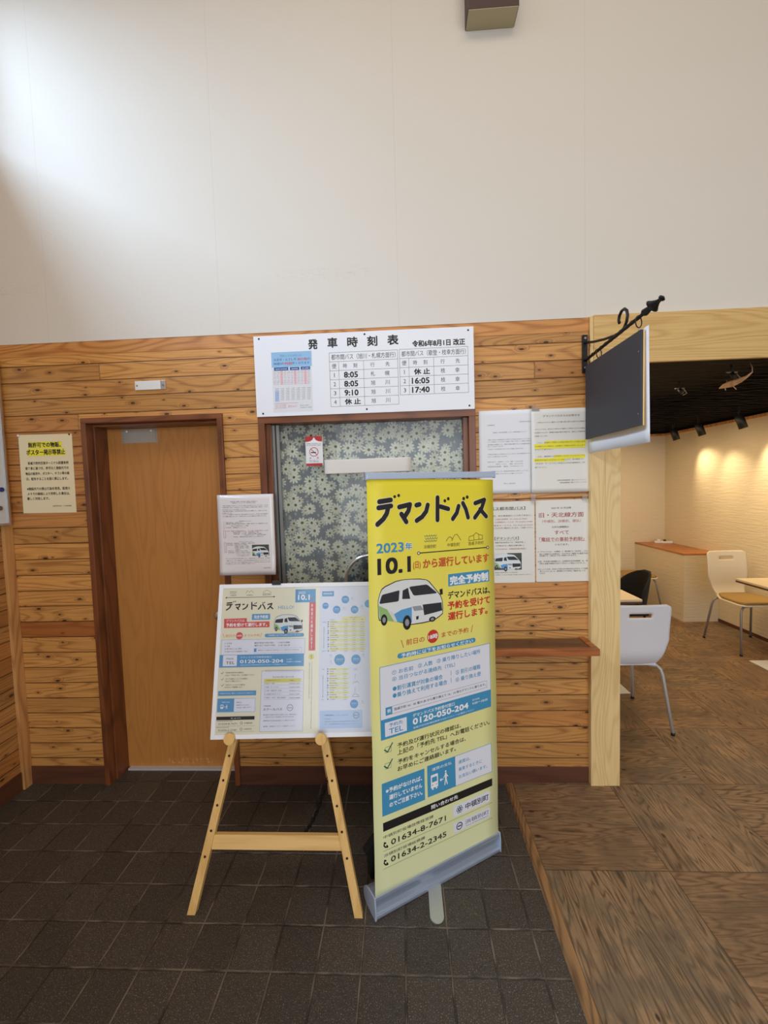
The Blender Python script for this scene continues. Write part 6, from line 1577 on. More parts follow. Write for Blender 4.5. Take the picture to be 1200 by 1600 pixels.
def f_knob(b):
    pts = [(0, 0), (0.004, 0), (0.012, 0), (0.030, 0), (0.040, 0), (0.052, 0), (0.062, 0)]
    rad = [0.030, 0.031, 0.012, 0.011, 0.024, 0.029, 0.018]
    b.tube([(-1.043, 2.290 - p[0], 0.915) for p in pts], 0, M['chrome'], 20, rad=rad)
quick('door_knob', door, f_knob)
br = MB()
br.box(-1.382, 2.146, 2.147, -1.245, YW - 0.001, 2.193, M['white']); br.box(-1.243, 2.150, 2.147, -1.222, YW - 0.001, 2.193, M['alu'])
for x in (-1.371, -1.232): br.cyl((x, 2.147, 2.169), (0, -1, 0), 0.005, 0.003, M['steeld'], 10)
tag(br.build('closer_bracket', None, 0.001), 'short white metal bracket screwed to boards above the door', 'bracket')

# ------------------------------------------------------------------ window 1
win = bpy.data.objects.new('window_1', None); COL.objects.link(win); win['kind'] = 'structure'
def f_wf(b):
    m = M['mahog']; mh = M['mahog_h']
    b.box(WX0, 2.138, WZ0 + 0.03, WX0 + 0.034, 2.30, WZ1 - 0.036, m); b.box(WX1 - 0.034, 2.138, WZ0 + 0.03, WX1, 2.30, WZ1 - 0.036, m)
    b.box(WX0, 2.138, WZ1 - 0.036, WX1, 2.30, WZ1, mh)
    b.box(WX0 + 0.034, 2.165, WZ0 + 0.03, WX0 + 0.060, 2.178, WZ1 - 0.036, m); b.box(WX1 - 0.060, 2.165, WZ0 + 0.03, WX1 - 0.034, 2.178, WZ1 - 0.036, m)
quick('window_frame', win, f_wf, 0.0015)
quick('sliding_channel', win, lambda b: (b.box(-0.678, 2.182, WZ0 + 0.03, -0.642, 2.196, 1.945, M['alud']), b.box(-0.664, 2.180, WZ0 + 0.03, -0.657, 2.183, 1.945, M['black'])), label='narrow aluminium edge of the sliding pane')
quick('pane', win, lambda b: b.box(-0.660, 2.188, WZ0 + 0.03, 0.340, 2.192, 1.948, M['glass']))
ring = MB(); n = 48
ring.tube([(-0.18 + 0.134 * math.cos(2 * PI * k / n), 2.180, 1.112 + 0.134 * math.sin(2 * PI * k / n)) for k in range(n)], 0.0085, M['chrome'], 10, closed=True)
ring.cyl((-0.18, 2.186, 1.112), (0, -1, 0), 0.128, 0.002, M['tint'], 48)
ro = ring.build('speaking_hole', win); ro['label'] = 'round chrome rimmed speaking hole'
# daisy curtain behind the glass
cu = MB(); vs = []; fs = []; nx, nz = 90, 4
for j in range(nz + 1):
    for i in range(nx + 1):
        x = -0.70 + 1.07 * i / nx; vs.append((x, 2.235 + 0.010 * math.sin(x * 34) + 0.005 * math.sin(x * 71 + 1), 0.81 + 1.15 * j / nz))
for j in range(nz):
    for i in range(nx): a = j * (nx + 1) + i; fs.append((a, a + 1, a + nx + 2, a + nx + 1))
cu.add(vs, fs, M['daisy'], True); co = cu.build('curtain')
sm = co.modifiers.new('solid', 'SOLIDIFY'); sm.thickness = 0.0015
tag(co, 'grey curtain printed with cream daisies behind the ticket window', 'curtain')
struct('wall_light_block', lambda b: b.box(XL - 0.1, 2.332, 0.0, 0.84, 2.36, 2.6, M['plaster']))  # unseen backing added to keep outside light from leaking round door and curtain

# ------------------------------------------------------------------ ticket counter shelf
sh = thing('counter_shelf', 'brown wooden counter shelf with dark inset top below the ticket window', 'shelf', (0, 0, 0))
quick('shelf_edge', sh, lambda b: (b.box(-0.86, 1.984, 0.768, 0.920, 2.012, 0.802, M['shelfwood']), b.box(0.888, 2.012, 0.768, 0.920, 2.155, 0.802, M['shelfwood']), b.box(-0.86, 2.012, 0.768, -0.83, 2.137, 0.802, M['shelfwood'])), 0.0015)
quick('shelf_top', sh, lambda b: b.box(-0.83, 2.012, 0.772, 0.888, 2.137, 0.798, M['shelftop']))
quick('shelf_bracket', sh, lambda b: (b.prism([(2.154, 0.768), (2.02, 0.768), (2.154, 0.66)], 'x', 0.20, 0.222, M['shelfwood'])))

# ------------------------------------------------------------------ signs and papers on the wall
o = sheet('timetable_board', 1.110, 0.405, 0.006, M['boardw']); o.location = (-0.738, 2.1310, 2.387)
tag(o, 'wide white departure timetable board screwed above the ticket window', 'sign'); print_on(o, SCHEDULE, {'pasted_leaflet': 'small leaflet with a blue header pasted on the board', 'fixing_screw': 'small dark screw head'})
b = MB(); b.box(-2.045, YW - 0.0016, 1.518, -1.750, YW - 0.0004, 1.939, M['paperw']); 
o = sheet('notice_poster', 0.297, 0.420, 0.0008, M['paperw']); frame_of(o, (-2.046, YW - 0.0014, 1.939), (1, 0, -0.010), (0, 1, 0))
tag(o, 'cream notice with yellow highlighted heading pinned left of the door', 'notice'); print_on(o, NOTICE)
quick('drawing_pin', o, lambda b: b.cyl((0.004, 0.0, -0.004), (0, -1, 0), 0.006, 0.006, M['white'], 12), label='white pin'); quick('drawing_pin', o, lambda b: b.cyl((0.284, 0.0, -0.004), (0, -1, 0), 0.004, 0.004, M['iron'], 12), label='dark pin')
def lcurl(x, z): return -0.007 * math.sin(PI * min(max(x / 0.297, 0), 1)) * (0.4 + 0.6 * math.sin(-z * 11)) - 0.010 * max(0, (-z - 0.33) / 0.09) - 0.006
o = sheet('laminated_notice', 0.297, 0.420, 0.0008, M['lam'], lcurl); frame_of(o, (-0.965, 2.126, 1.587), (1, 0, -0.004), (0, 1, 0))
tag(o, 'laminated white notice bridging the door frame and window frame', 'notice'); print_on(o, LAMINATE, {'van_photograph': 'small photograph background', 'printed_van': 'picture of a white van'}, surf=lcurl)
def pc(a, k=7.0): return lambda x, z: -0.004 * (1 + math.sin(z * k + x * 5 + a)) 
o = sheet('letter_sheet', 0.264, 0.420, 0.0006, M['paper'], pc(0)); frame_of(o, (0.395, YW - 0.0012, 1.973), (1, 0, 0), (0, 1, 0)); tag(o, 'white typed letter taped right of the ticket window', 'notice'); print_on(o, LETTER, surf=pc(0))
o = sheet('bus_notice', 0.292, 0.420, 0.0006, M['paper2'], pc(2, 5)); frame_of(o, (0.655, YW - 0.0028, 1.971), (1, 0, 0), (0, 1, 0)); tag(o, 'off-white notice with two yellow highlighted paragraphs beside the post', 'notice'); print_on(o, LETTERB, surf=pc(2, 5))
o = sheet('intercity_bus_notice', 0.290, 0.421, 0.0006, M['paper2']); frame_of(o, (0.380, YW - 0.0012, 1.511), (1, 0, 0), (0, 1, 0)); tag(o, 'lower white notice with a van photograph, partly behind the yellow banner', 'notice'); print_on(o, ROUTES, {'van_photograph': 'small photograph background', 'printed_van': 'picture of a white van'})
o = sheet('reservation_notice', 0.269, 0.421, 0.0006, M['paper2']); frame_of(o, (0.676, YW - 0.0022, 1.513), (1, 0, 0), (0, 1, 0)); tag(o, 'lower white notice headed in large red characters beside the post', 'notice'); print_on(o, LINES)
for (x0, z0, x1, z1, l) in ((0.650, 1.502, 0.672, 1.545, 'clear tape between the upper and lower papers'), (0.905, 1.508, 0.930, 1.533, 'clear tape at the upper corner of the red-lettered notice'), (0.655, 1.962, 0.695, 1.985, 'clear tape along the top edge of the highlighted notice')):
    b = MB(); b.box(x0, YW - 0.0122, z0, x1, YW - 0.0116, z1, M['tape']); tag(b.build('clear_tape'), l, 'tape')
o = sheet('no_smoking_sticker', 0.091, 0.150, 0.0006, M['paper']); o.location = (-0.505, 2.1870, 1.879); tag(o, 'small red and white no smoking sticker on the window glass', 'sticker'); print_on(o, STICKER, {'printed_text': 'red header and crossed cigarette symbol'})
o = sheet('paper_strip', 0.456, 0.074, 0.0006, M['strip'], lambda x, z: 0.0); frame_of(o, (-0.408, 2.1870, 1.755), (1, 0, 0.004), (0, 1, 0)); tag(o, 'blank white paper strip taped across the window glass', 'paper')

# whiteboard on the left wall
wbd = thing('whiteboard', 'white magnetic board on the left wall, only its right end in view', 'whiteboard', (XL, 2.13, 1.46))
quick('board_face', wbd, lambda b: b.box(0.004, -1.40, 0.012, 0.030, -0.012, 0.86, M['whiteboard']))
quick('board_frame', wbd, lambda b: (b.box(0, -0.012, 0, 0.036, 0.0, 0.872, M['alu']), b.box(0, -1.41, 0, 0.036, -0.012, 0.012, M['alu']), b.box(0, -1.41, 0.86, 0.036, -0.012, 0.872, M['alu'])), 0.001)
for (y, z, m, l) in ((2.094, 1.649, 'blue', 'round dark blue magnet on the whiteboard'), (2.077, 1.552, 'brown', 'round brown magnet low on the whiteboard')):
    b = MB(); b.cyl((XL + 0.0302, y, z), (1, 0, 0), 0.012, 0.007, M[m], 20); tag(b.build('magnet', None, 0.001), l, 'magnet')

# brown box high on the wall
bx = MB(); bx.box(0.359, 2.060, 3.787, 0.592, YW - 0.005, 4.35, M['brownbox'])
bo = thing('ceiling_box', 'dark brown square box with pale underside high on the white wall', 'box', (0, 0, 0)); bx.build('box_body', bo)
quick('box_underside', bo, lambda b: b.box(0.362, 2.062, 3.7835, 0.589, YW - 0.005, 3.7868, M['boxunder']))

# ------------------------------------------------------------------ wrought-iron bracket with hanging chalkboard
X0 = 0.920
bk = thing('sign_bracket', 'black wrought iron sign bracket with spear tip fixed beside the post', 'bracket', (X0, 2.13, 2.20))
def L(p): return (p[0] - X0, p[1] - 2.13, p[2] - 2.20)
quick('wall_plate', bk, lambda b: (b.box(-0.012, 0.012, -0.060, 0.012, 0.022, 0.125, M['iron']), b.cyl((0, 0.012, 0.108), (0, -1, 0), 0.006, 0.004, M['steeld'], 10), b.cyl((0, 0.012, -0.035), (0, -1, 0), 0.006, 0.004, M['steeld'], 10)), 0.001)
def f_arm(b):
    n = 44; pts = []; 
    for k in range(n + 1):
        t = k / n; pts.append(L((X0, 2.142 - t * 0.50, 2.200 + 0.024 * t)))
    b.tube(pts, 0.0085, M['iron'], 4, twist=0.42)
quick('twisted_arm', bk, f_arm)
def f_tip(b):
    a = Vector(L((X0, 1.645, 2.223))); c = Vector(L((X0, 1.522, 2.231))); d = c - a
    ts = [0, .06, .12, .3, .34, .40, .46, .56, .72, .86, .88, .94, 1.0]; rs = [.010, .014, .014, .011, .009, .010, .026, .018, .009, .006, .011, .012, .004]
    b.tube([a + d * t for t in ts], 0, M['iron'], 16, rad=rs, flatk=0.55)
quick('spear_tip', bk, f_tip)
def f_brace(b):
    P = [(2.142, 2.287), (2.06, 2.262), (1.95, 2.236), (1.86, 2.220), (1.815, 2.217), (1.785, 2.222), (1.765, 2.240), (1.757, 2.262), (1.763, 2.284), (1.780, 2.298), (1.802, 2.299), (1.820, 2.287), (1.826, 2.270), (1.820, 2.256)]
    b.tube([L((X0 + 0.002, y, z)) for y, z in P], 0.006, M['iron'], 8)
quick('scroll_brace', bk, f_brace)
for (y, z) in ((1.997, 2.190), (1.674, 2.205)):
    b = MB(); b.tube([L((X0 + 0.013 * math.cos(2 * PI * k / 20), y + 0.003 * math.cos(2 * PI * k / 20), z - 0.002 + 0.020 * math.sin(2 * PI * k / 20))) for k in range(20)], 0.0022, M['iron'], 6, closed=True)
    b.build('hanging_ring', bk)
cb = thing('chalkboard_sign', 'blank black chalkboard hanging sideways from the iron bracket', 'sign', (X0, 1.89, 1.99))
def f_cb(b): b.box(-0.006, -0.240, -0.180, 0.004, 0.235, 0.178, M['chalk'])
quick('chalkboard_panel', cb, f_cb)
quick('wooden_edge', cb, lambda b: (b.box(0.004, -0.241, -0.181, 0.009, 0.236, 0.180, M['beech'])), label='pale wood backing of the chalkboard')
for y in (0.10, -0.215): quick('hook_eye', cb, lambda b: b.tube([(0, y, 0.178), (0, y, 0.192), (0.004, y, 0.197)], 0.0014, M['steeld'], 6))
for z in (0.10, -0.135): quick('panel_screw', cb, lambda b, z=z: b.cyl((-0.0062, -0.228, z), (-1, 0, 0), 0.003, 0.001, M['steeld'], 8))
pp = sheet('paper_sheet', 0.50, 0.435, 0.0008, M['paper'], lambda x, z: 0.012 * (-z / 0.435) * math.sin(x * 5), 12, 10); frame_of(pp, (X0 + 0.0145, 2.134, 2.178), (0, -1, 0), (1, 0, 0))
tag(pp, 'large white paper sheet hanging behind the chalkboard sign', 'paper')

# ------------------------------------------------------------------ easel and poster board
ez = thing('display_easel', 'pale wooden A-frame easel with round pegs carrying the poster board', 'easel', (-0.53, 1.465, 0))
lean = math.tan(0.245)
def E(x, z, dy=0.0): return (x + 0.53, z * lean + dy, z)
LEG = {}
for s_, (xf, xp) in ((-1, (-0.846, -0.713)), (1, (-0.207, -0.343))):
    k = (xp - xf) / 0.60; zt = 1.17
    a = Vector(E(xf, 0.0)); t = Vector(E(xf + k * zt, zt))
    d = (t - a); lg = MB(); lg.bar(a, t, 0.031, 0.024, M['beech'], up=(0, 1, -lean))
    lg.v = [tuple(Vector(p) - d * (p[2] / d.z)) if i < 4 else p for i, p in enumerate(lg.v)]      # foot sawn level
    lo = lg.build('leg', ez, 0.0012)
    for z in (0.188, 0.275, 0.362, 0.449, 0.536):
        hb = MB(); c = a + d * (z / zt); hb.cyl(c + Vector((0, -0.0119, lean * .0119)), (0, -1, lean), 0.0048, 0.0008, M['dark'], 12); hb.build('peg_hole', lo)
    pc_ = a + d * (0.611 / zt); pg = MB(); pg.cyl(pc_, (0, -1, lean), 0.008, 0.052, M['beech'], 12); pg.cyl(pc_ + Vector((0, -0.050, lean * 0.05)), (0, -1, lean), 0.0215, 0.014, M['beech'], 28); pg.build('peg', ez, 0.001)
    LEG[s_] = (a, d / zt)
def f_cross(b):
    for z, h in ((0.232, 0.052),):
        l = LEG[-1][0] + LEG[-1][1] * z; r_ = LEG[1][0] + LEG[1][1] * z; l = l + Vector((0.012, 0.006, 0)); r_ = r_ + Vector((-0.012, 0.006, 0)); b.bar(l, r_, h, 0.022, M['beech_h'], up=(0, 1, -lean))
quick('crossbar', ez, f_cross, 0.001)
quick('top_bar', ez, lambda b: b.bar(LEG[-1][0] + LEG[-1][1] * 1.14 + Vector((-.03, .018, 0)), LEG[1][0] + LEG[1][1] * 1.14 + Vector((.03, .018, 0)), 0.05, 0.02, M['beech_h'], up=(0, 1, -lean)))
quick('rear_leg', ez, lambda b: b.bar((0.08, lean * 1.12 + 0.05, 1.12), (0.12, 0.62, 0.006), 0.04, 0.022, M['beech']))
def f_chain(b):
    a = Vector((0.04, 0.20, 0.10)); c = Vector((0.125, 0.55, 0.17)); 
    N = 20
    for k in range(N):
        t = (k + .5) / N; p = a.lerp(c, t); p.z -= 0.05 * math.sin(PI * t); q = a.lerp(c, t + 0.5 / N); d = (c - a).normalized(); sd = Vector((0, 0, 1)) if k % 2 else d.cross(Vector((0, 0, 1))).normalized()
        b.tube([p + d * math.cos(2 * PI * j / 8) * 0.015 + sd * math.sin(2 * PI * j / 8) * 0.008 for j in range(8)], 0.0024, M['iron'], 5, closed=True)
    b.tube([LEG[-1][0] + LEG[-1][1] * .23 + Vector((.25, .02, -.01)), a], 0.001, M['iron'], 5)
quick('chain', ez, f_chain)
pb = thing('poster_board', 'framed bus poster leaning on the wooden easel pegs', 'poster', (0, 0, 0))
yaw, ln, rl = 0.052, 0.262, -0.011
ux = Vector((math.cos(yaw), math.sin(yaw), 0)); nn = Vector((-math.sin(yaw), math.cos(yaw), 0)); uv = Vector((0, 0, 1)) * math.cos(ln) + nn * math.sin(ln)
u = ux * math.cos(rl) + uv * math.sin(rl); v = -ux * math.sin(rl) + uv * math.cos(rl); BL = Vector((-0.7905, 1.564, 0.6200)); HB = 0.608; WB = 0.775
frame_of(pb, BL + v * HB, u, v.cross(u))
quick('poster_print', pb, lambda b: b.box(0.012, 0.003, -HB + 0.012, WB - 0.012, 0.006, -0.012, M['posterbase']))
fm = M['boardw']
quick('poster_frame', pb, lambda b: (b.box(0, 0, -HB, 0.017, 0.014, 0, fm), b.box(WB - 0.017, 0, -HB, WB, 0.014, 0, fm), b.box(0.017, 0, -0.017, WB - 0.017, 0.014, 0, fm), b.box(0.017, 0, -HB, WB - 0.017, 0.014, -HB + 0.017, fm)), 0.001)
quick('poster_back', pb, lambda b: b.box(0.004, 0.0065, -HB + 0.004, WB - 0.004, 0.013, -0.004, M['black']))
quick('cover_film', pb, lambda b: b.box(0.012, 0.0002, -HB + 0.012, WB - 0.012, 0.0008, -0.012, M['film']))
print_on(pb, EASEL, {'printed_van': 'drawing of a white bus van'}, start=0.0002, n0=0.003, step=0.0001)
b = MB(); b.box(0.225, -0.004, -0.006, 0.262, 0.020, 0.012, M['black']); tag(b.build('binder_clip', None, 0.001), 'small black clip on the top edge of the framed poster', 'clip').matrix_world = pb.matrix_world.copy()

# ------------------------------------------------------------------ roll-up banner stand
ang = math.radians(29.87); bu = Vector((math.cos(ang), math.sin(ang), 0)); bn = Vector((-math.sin(ang), math.cos(ang), 0))
rb = thing('banner_stand', 'tall yellow roll-up banner stand standing angled on the dark tiles', 'banner')
frame_of(rb, (-0.142, 1.447, 0), bu, bn)
def f_cas(b):
    prof = [(-0.004, 0.004), (-0.003, 0.0), (0.020, -0.0), (0.075, 0.0), (0.090, 0.012), (0.096, 0.032), (0.092, 0.052), (0.078, 0.066), (0.055, 0.076), (0.028, 0.080), (0.004, 0.083), (0.000, 0.081), (-0.001, 0.070), (0.008, 0.062), (0.010, 0.034), (0.004, 0.016), (-0.004, 0.013)]
    prof = [(p[0], p[1] + 0.002) for p in prof]; b.prism(prof, 'x', 0.002, 0.602, M['cassette'])
quick('cassette', rb, f_cas, 0.001)
for x in (-0.004, 0.602):
    quick('end_cap', rb, lambda b, x=x: b.prism([(-0.006, 0.001), (0.076, 0.001), (0.093, 0.012), (0.099, 0.033), (0.094, 0.055), (0.080, 0.069), (0.056, 0.080), (0.028, 0.085), (-0.002, 0.087), (-0.006, 0.050)], 'x', x, x + 0.006, M['rail']), 0.001)
quick('front_foot', rb, lambda b: (b.prism([(x * math.cos(-.52) - y * math.sin(-.52) + 0.262, x * math.sin(-.52) + y * math.cos(-.52) + 0.0) for x, y in [(-0.026, 0.06), (-0.026, -0.115)] + [(-0.026 * math.cos(PI * k / 10), -0.115 - 0.026 * math.sin(PI * k / 10)) for k in range(1, 10)] + [(0.026, -0.115), (0.026, 0.06)]], 'z', 0.0005, 0.0065, M['greyfoot'])), 0.001, 'pale grey swivelling foot')
LB = 0.07 / 1.55; HT = 1.635
def bcurve(x, z): return 0.0
fab = MB(); nx, nz = 8, 60; vs = []; fs = []
FH = 1.560
def bsurf(x, z): return 0.0012 * math.sin(-z * 17 + x * 3) * min(1, (-z) / 0.4) * min(1, (FH + z) / 0.1 + 0.2)
fb = sheet('banner_fabric', 0.598, FH, 0.0006, M['banner'], bsurf, 8, 60)
fb.parent = rb
fb.matrix_parent_inverse = Matrix.Identity(4)
fb.matrix_local = Matrix.Translation((0.0435, 0.052, 1.636)) @ Matrix.Rotation(math.atan2(0.0405, FH), 4, 'Y') @ Matrix.Rotation(-math.atan2(0.048, FH), 4, 'X')
print_on(fb, BANNER, {'printed_van': 'picture of a white van with green and blue stripes', 'telephone_band': 'blue band with the telephone number', 'title_lettering': 'large black title lettering'}, surf=bsurf, step=0.00014)
quick('top_rail', rb, lambda b: b.box(0.040, 0.046, 1.630, 0.646, 0.058, 1.656, M['rail']), 0.003)
for x in (0.036, 0.645): quick('rail_cap', rb, lambda b, x=x: b.box(x, 0.044, 1.628, x + 0.005, 0.060, 1.658, M['cassette']), 0.001)
quick('support_pole', rb, lambda b: b.tube([(0.305, 0.055, 0.08), (0.345, 0.070, 1.64)], 0.009, M['black'], 10))
bg = MB(); bg.prism([(0.052, 0.002), (0.20, 0.002), (0.22, 0.12), (0.14, 0.19), (0.075, 0.165), (0.030, 0.128), (0.048, 0.09)], 'y', 0.150, 0.185, M['blackf'])
bgo = bg.build('fabric_bag', None, 0.008); bgo.matrix_world = rb.matrix_world.copy(); tag(bgo, 'black fabric bag behind the foot of the yellow banner', 'bag')

# ------------------------------------------------------------------ cafe room furniture
def shell_back(b, zt, zs, wt, wb, mat, slot=True, th=0.010):
    """back panel in the plane y=0 facing +y; local z from zs (seat) to zt"""
    rows = 30; cols = 28
    def hw(z):
        k = (z - zs) / (zt - zs)
        w_ = wb + (wt - wb) * min(1, max(0, k / 0.42)); 
        if k > 0.9: q = (k - 0.9) / 0.1; w_ -= 0.035 * (1 - math.sqrt(max(0, 1 - q * q)))
        return w_
    P = {}; fr = []; 
    for s_ in (0, 1):
        for j in range(rows + 1):
            z = zs + (zt - zs) * j / rows; k = j / rows
            for i in range(cols + 1):
                x = -hw(z) + 2 * hw(z) * i / cols
                y = -0.035 * k * k + 0.10 * max(0, (0.28 - k)) ** 2 / 0.28 * 2 + 0.020 * (1 - (x / 0.2) ** 2) * -1 + s_ * th
                P[(s_, i, j)] = len(fr); fr.append((x, y, z))
    def hole(i, j): return slot and 24 <= j <= 25 and 9 <= i <= 18
    fs = []
    for j in range(rows):
        for i in range(cols):
            if hole(i, j):
                for (di, dj, e) in ((-1, 0, ((i, j), (i, j + 1))), (1, 0, ((i + 1, j), (i + 1, j + 1))), (0, -1, ((i, j), (i + 1, j))), (0, 1, ((i, j + 1), (i + 1, j + 1)))):
                    if not hole(i + di, j + dj): a, c = e; fs.append((P[(0, *a)], P[(0, *c)], P[(1, *c)], P[(1, *a)]))
                continue
            fs.append((P[(0, i, j)], P[(0, i + 1, j)], P[(0, i + 1, j + 1)], P[(0, i, j + 1)])); fs.append((P[(1, i, j)], P[(1, i, j + 1)], P[(1, i + 1, j + 1)], P[(1, i + 1, j)]))
    for j in range(rows):
        for i in (0, cols): fs.append((P[(0, i, j)], P[(1, i, j)], P[(1, i, j + 1)], P[(0, i, j + 1)]))
    for i in range(cols):
        for j in (0, rows): fs.append((P[(0, i, j)], P[(0, i + 1, j)], P[(1, i + 1, j)], P[(1, i, j)]))
    b.add(fr, fs, mat, True)
def make_chair(label, loc, rz, mat, legm, zt=0.845, pad=False, group=None):
    t = thing('cafe_chair', label, 'chair', loc, rz, group)
    quick('backrest', t, lambda b: shell_back(b, zt, 0.432, 0.188, 0.130, mat))
    def f_seat(b):
        out = [(-0.135, 0.03), (-0.20, 0.16), (-0.205, 0.38), (-0.17, 0.43), (0.17, 0.43), (0.205, 0.38), (0.20, 0.16), (0.135, 0.03)]
        b.prism(out, 'z', 0.432, 0.444, mat)
    quick('seat', t, f_seat, 0.004)
    if pad: quick('seat_pad', t, lambda b: b.prism([(-0.125, 0.05), (-0.188, 0.17), (-0.192, 0.375), (-0.16, 0.42), (0.16, 0.42), (0.192, 0.375), (0.188, 0.17), (0.125, 0.05)], 'z', 0.4445, 0.468, M['olive']), 0.008, 'olive fabric pad')
    for sx in (-1, 1):
        for (fy, by) in ((0.0, 0.06), (0.455, 0.385)):
            b = MB(); P = [(sx * 0.05, by * .8 + .05, 0.424), (sx * 0.12, by, 0.424), (sx * 0.155, by, 0.418), (sx * 0.176, by + (fy - by) * .1, 0.395), (sx * 0.186, by + (fy - by) * .2, 0.36), (sx * 0.222, fy, 0.012)]
            b.tube(P, 0.0095, legm, 10); lg = b.build('leg', t); b = MB(); b.cyl((sx * 0.222, fy, 0.0), (0, 0, 1), 0.0115, 0.016, M['tip'], 12); b.build('rubber_foot', lg)
    return t
FZ = 0.016
make_chair('white plywood cafe chair with handle slot beside the ash post', (1.412, 2.572, FZ), 0, M['chairw'], M['steel'], 0.835)
make_chair('cream cafe chair with olive seat pad facing the small right-hand table', (3.185, 4.205, FZ), PI, M['chairc'], M['steeld'], 0.865, True)
make_chair('cafe chair with olive pad mostly hidden behind the black chair', (2.53, 5.12, FZ), -PI / 2, M['chairc'], M['steeld'], 0.82, True)
# black shell chair
bc = thing('shell_chair', 'black rounded shell chair behind the left cafe table', 'chair', (2.13, 3.80, FZ), PI / 2)
def f_shell(b):
    vs = []; fs = []; N = 18; R_ = 16
    for j in range(R_ + 1):
        k = j / R_; z = 0.44 + 0.335 * k; wd = 0.215 * math.sqrt(max(0.0, 1 - max(0, (k - 0.35) / 0.66) ** 2.3)) + 0.004
        for i in range(N + 1):
            x = -wd + 2 * wd * i / N; y = -0.05 * k + 0.14 * (x / 0.215) ** 2
            vs.append((x, y, z))
    for j in range(R_):
        for i in range(N): a = j * (N + 1) + i; fs.append((a, a + 1, a + N + 2, a + N + 1))
    b.add(vs, fs, M['blackf'], True)
sb = quick('backrest', bc, f_shell); md = sb.modifiers.new('solid', 'SOLIDIFY'); md.thickness = 0.014; md.offset = 0
quick('seat', bc, lambda b: b.prism([(-0.21, 0.06), (-0.22, 0.38), (-0.15, 0.43), (0.15, 0.43), (0.22, 0.38), (0.21, 0.06), (0.12, 0.0), (-0.12, 0.0)], 'z', 0.425, 0.450, M['blackf']), 0.006)
for sx in (-1, 1):
    for fy in (0.03, 0.42): quick('leg', bc, lambda b: b.tube([(sx * 0.15, fy * .8 + .04, 0.425), (sx * 0.2, fy, 0.0)], 0.010, M['black'], 8))
def make_table(label, x0, y0, x1, y1, px0, py0, px1, py1):
    cx, cy = (px0 + px1) / 2, (py0 + py1) / 2
    t = thing('cafe_table', label, 'table', (cx, cy, FZ))
    quick('tabletop', t, lambda b: b.box(x0 - cx, y0 - cy, 0.705 - FZ, x1 - cx, y1 - cy, 0.7215 - FZ, M['tabletop']), 0.001)
    quick('table_edge', t, lambda b: b.box(x0 - cx + .0005, y0 - cy + .0005, 0.690 - FZ, x1 - cx - .0005, y1 - cy - .0005, 0.7048 - FZ, M['tableedge']), label='dark edge of the tabletop')
    quick('column', t, lambda b: b.cyl((0, 0, 0.007), (0, 0, 1), 0.03, 0.665, M['whitemetal'], 20))
    quick('base_plate', t, lambda b: b.box(px0 - cx, py0 - cy, 0.0, px1 - cx, py1 - cy, 0.007, M['whitemetal']), 0.002)
make_table('left cafe table with pale top standing behind the white chair', 1.05, 3.111, 1.747, 3.81, 1.16, 3.09, 1.655, 3.60)
make_table('right cafe table with pale top and dark edge against the plaster wall', 2.885, 3.03, 3.455, 3.728, 2.945, 3.16, 3.42, 3.645)
ct = thing('storage_counter', 'plaster faced counter with orange brown wooden top in the room corner', 'counter', (3.08, 4.69, FZ))
quick('counter_body', ct, lambda b: b.box(0, 0, 0, 0.379, 0.969, 0.748, M['plaster']))
quick('counter_top', ct, lambda b: b.box(-0.006, -0.006, 0.7485, 0.379, 0.969, 0.766, M['counterwood']), 0.002)
ps = thing('power_strip', 'small white power strip lying on the wooden counter top', 'power strip', (3.36, 5.52, 0.7825), -0.3)
quick('strip_body', ps, lambda b: b.box(-0.10, -0.022, 0, 0.10, 0.022, 0.026, M['white']), 0.004)
quick('plug', ps, lambda b: (b.box(-0.07, -0.016, 0.0265, -0.035, 0.016, 0.050, M['white']), b.box(0.0, -0.014, 0.0265, 0.028, 0.014, 0.045, M['black'])), 0.003)

# ceiling spotlights in front of the plaster wall
def spot_light(x, y, label, zc=2.06, seen=True, e=20, tgt=None):
    t = thing('ceiling_spotlight', label, 'spotlight', (x, y, 2.19), 0.0, 'black ceiling spotlights by the plaster wall')
    tgt = tgt or (XR, y - 0.10, 1.30); d = (Vector(tgt) - Vector((x, y, 2.14))).normalized()
    quick('lamp_body', t, lambda b: b.tube([(-0.004, 0.0, 0.0), (0.034, -0.012, -0.125)], 0.036, M['black'], 20))
    quick('mount', t, lambda b: b.cyl((0, 0, 0.0), (0, 0, 1), 0.010, 0.08, M['black'], 10))
    l = bpy.data.lights.new('spot_beam', 'SPOT'); l.energy = e; l.color = (1.0, 0.78, 0.46); l.spot_size = math.radians(78); l.spot_blend = 1.0; l.shadow_soft_size = 0.03
    o = bpy.data.objects.new('spot_beam', l); COL.objects.link(o); o.location = Vector((x + 0.037, y - 0.013, 2.045)); o.rotation_euler = d.to_track_quat('-Z', 'Y').to_euler(); 
spot_light(3.20, 5.09, 'farthest of the three black ceiling spotlights on the plaster wall', tgt=(3.46, 4.72, 1.55))
spot_light(3.20, 4.67, 'middle one of the three black ceiling spotlights', tgt=(3.46, 4.25, 1.15), e=15)
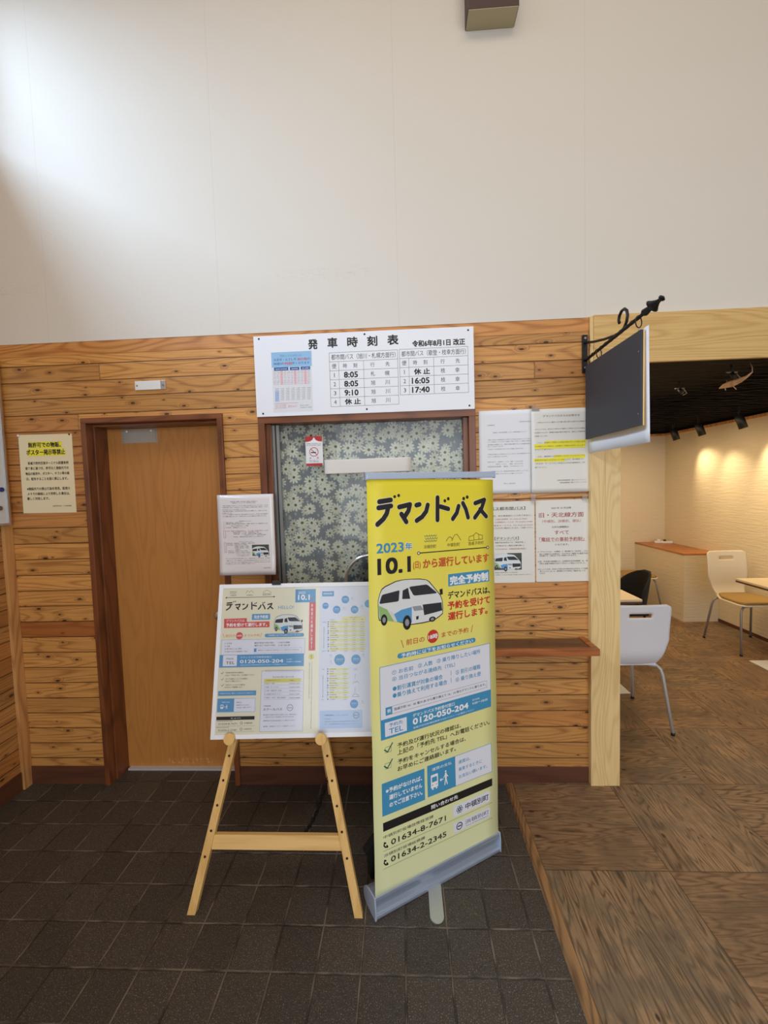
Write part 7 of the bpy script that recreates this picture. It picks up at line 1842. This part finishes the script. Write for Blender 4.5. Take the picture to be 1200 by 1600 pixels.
spot_light(3.20, 4.13, 'nearest of the three black ceiling spotlights, at the right', tgt=(3.46, 3.95, 1.55))
l = bpy.data.lights.new('cafe_fill', 'AREA'); l.energy = 30; l.color = (1.0, 0.74, 0.44); l.shape = 'RECTANGLE'; l.size = 1.6; l.size_y = 2.2  # unseen area light added as general warm fill for the cafe room
o = bpy.data.objects.new('cafe_fill', l); COL.objects.link(o); o.location = (2.2, 4.0, 2.21)
# black track heads and cables in the netting
for (x, y, z, l) in ((1.86, 2.90, 2.20, 'small black track lamp in the netting above the chalkboard side'), (1.905, 2.52, 2.20, 'black track lamp in the netting above the driftwood')):
    t = thing('track_lamp', l, 'lamp', (x, y, z)); quick('lamp_head', t, lambda b: (b.tube([(0, 0, 0), (0.01, -0.015, -0.03)], 0.012, M['black'], 14), b.tube([(0, 0, 0), (0, 0, 0.05)], 0.005, M['black'], 8)))
    quick('lamp_clip', t, lambda b: (b.box(-0.03, -0.008, 0.0, 0.03, 0.0, 0.006, M['steeld']), b.tube([(0.03, 0, 0), (0.05, 0, -0.03), (0.03, 0.01, -0.04)], 0.002, M['steeld'], 5)))
dw = thing('driftwood', 'pale driftwood branch hanging under the black netting', 'driftwood', (1.963, 2.575, 2.15), 0.0)
def f_dw(b):
    P = [Vector((0.0, 0.115, 0.0)), Vector((0.0, 0.07, 0.006)), Vector((0.0, 0.02, 0.006)), Vector((0.0, -0.04, 0.010)), Vector((0.0, -0.09, 0.018)), Vector((0.006, -0.12, 0.035))]
    b.tube(P, 0, M['drift'], 12, rad=[0.002, 0.016, 0.021, 0.016, 0.007, 0.003], flatk=0.6)
quick('branch', dw, f_dw)
for pts in ([(0, 0.07, 0), (0.004, 0.068, -0.022)], [(0, 0.01, -0.008), (0.006, -0.01, -0.034)], [(0, 0.05, 0.012), (0.0, 0.055, 0.035)], [(0.006, -0.12, 0.034), (0.01, -0.115, 0.06), (0.01, -0.100, 0.09)], [(0, -0.05, 0.02), (0, -0.02, 0.05)]):
    quick('twig', dw, lambda b: b.tube(pts, 0.0025, M['drift'], 6))
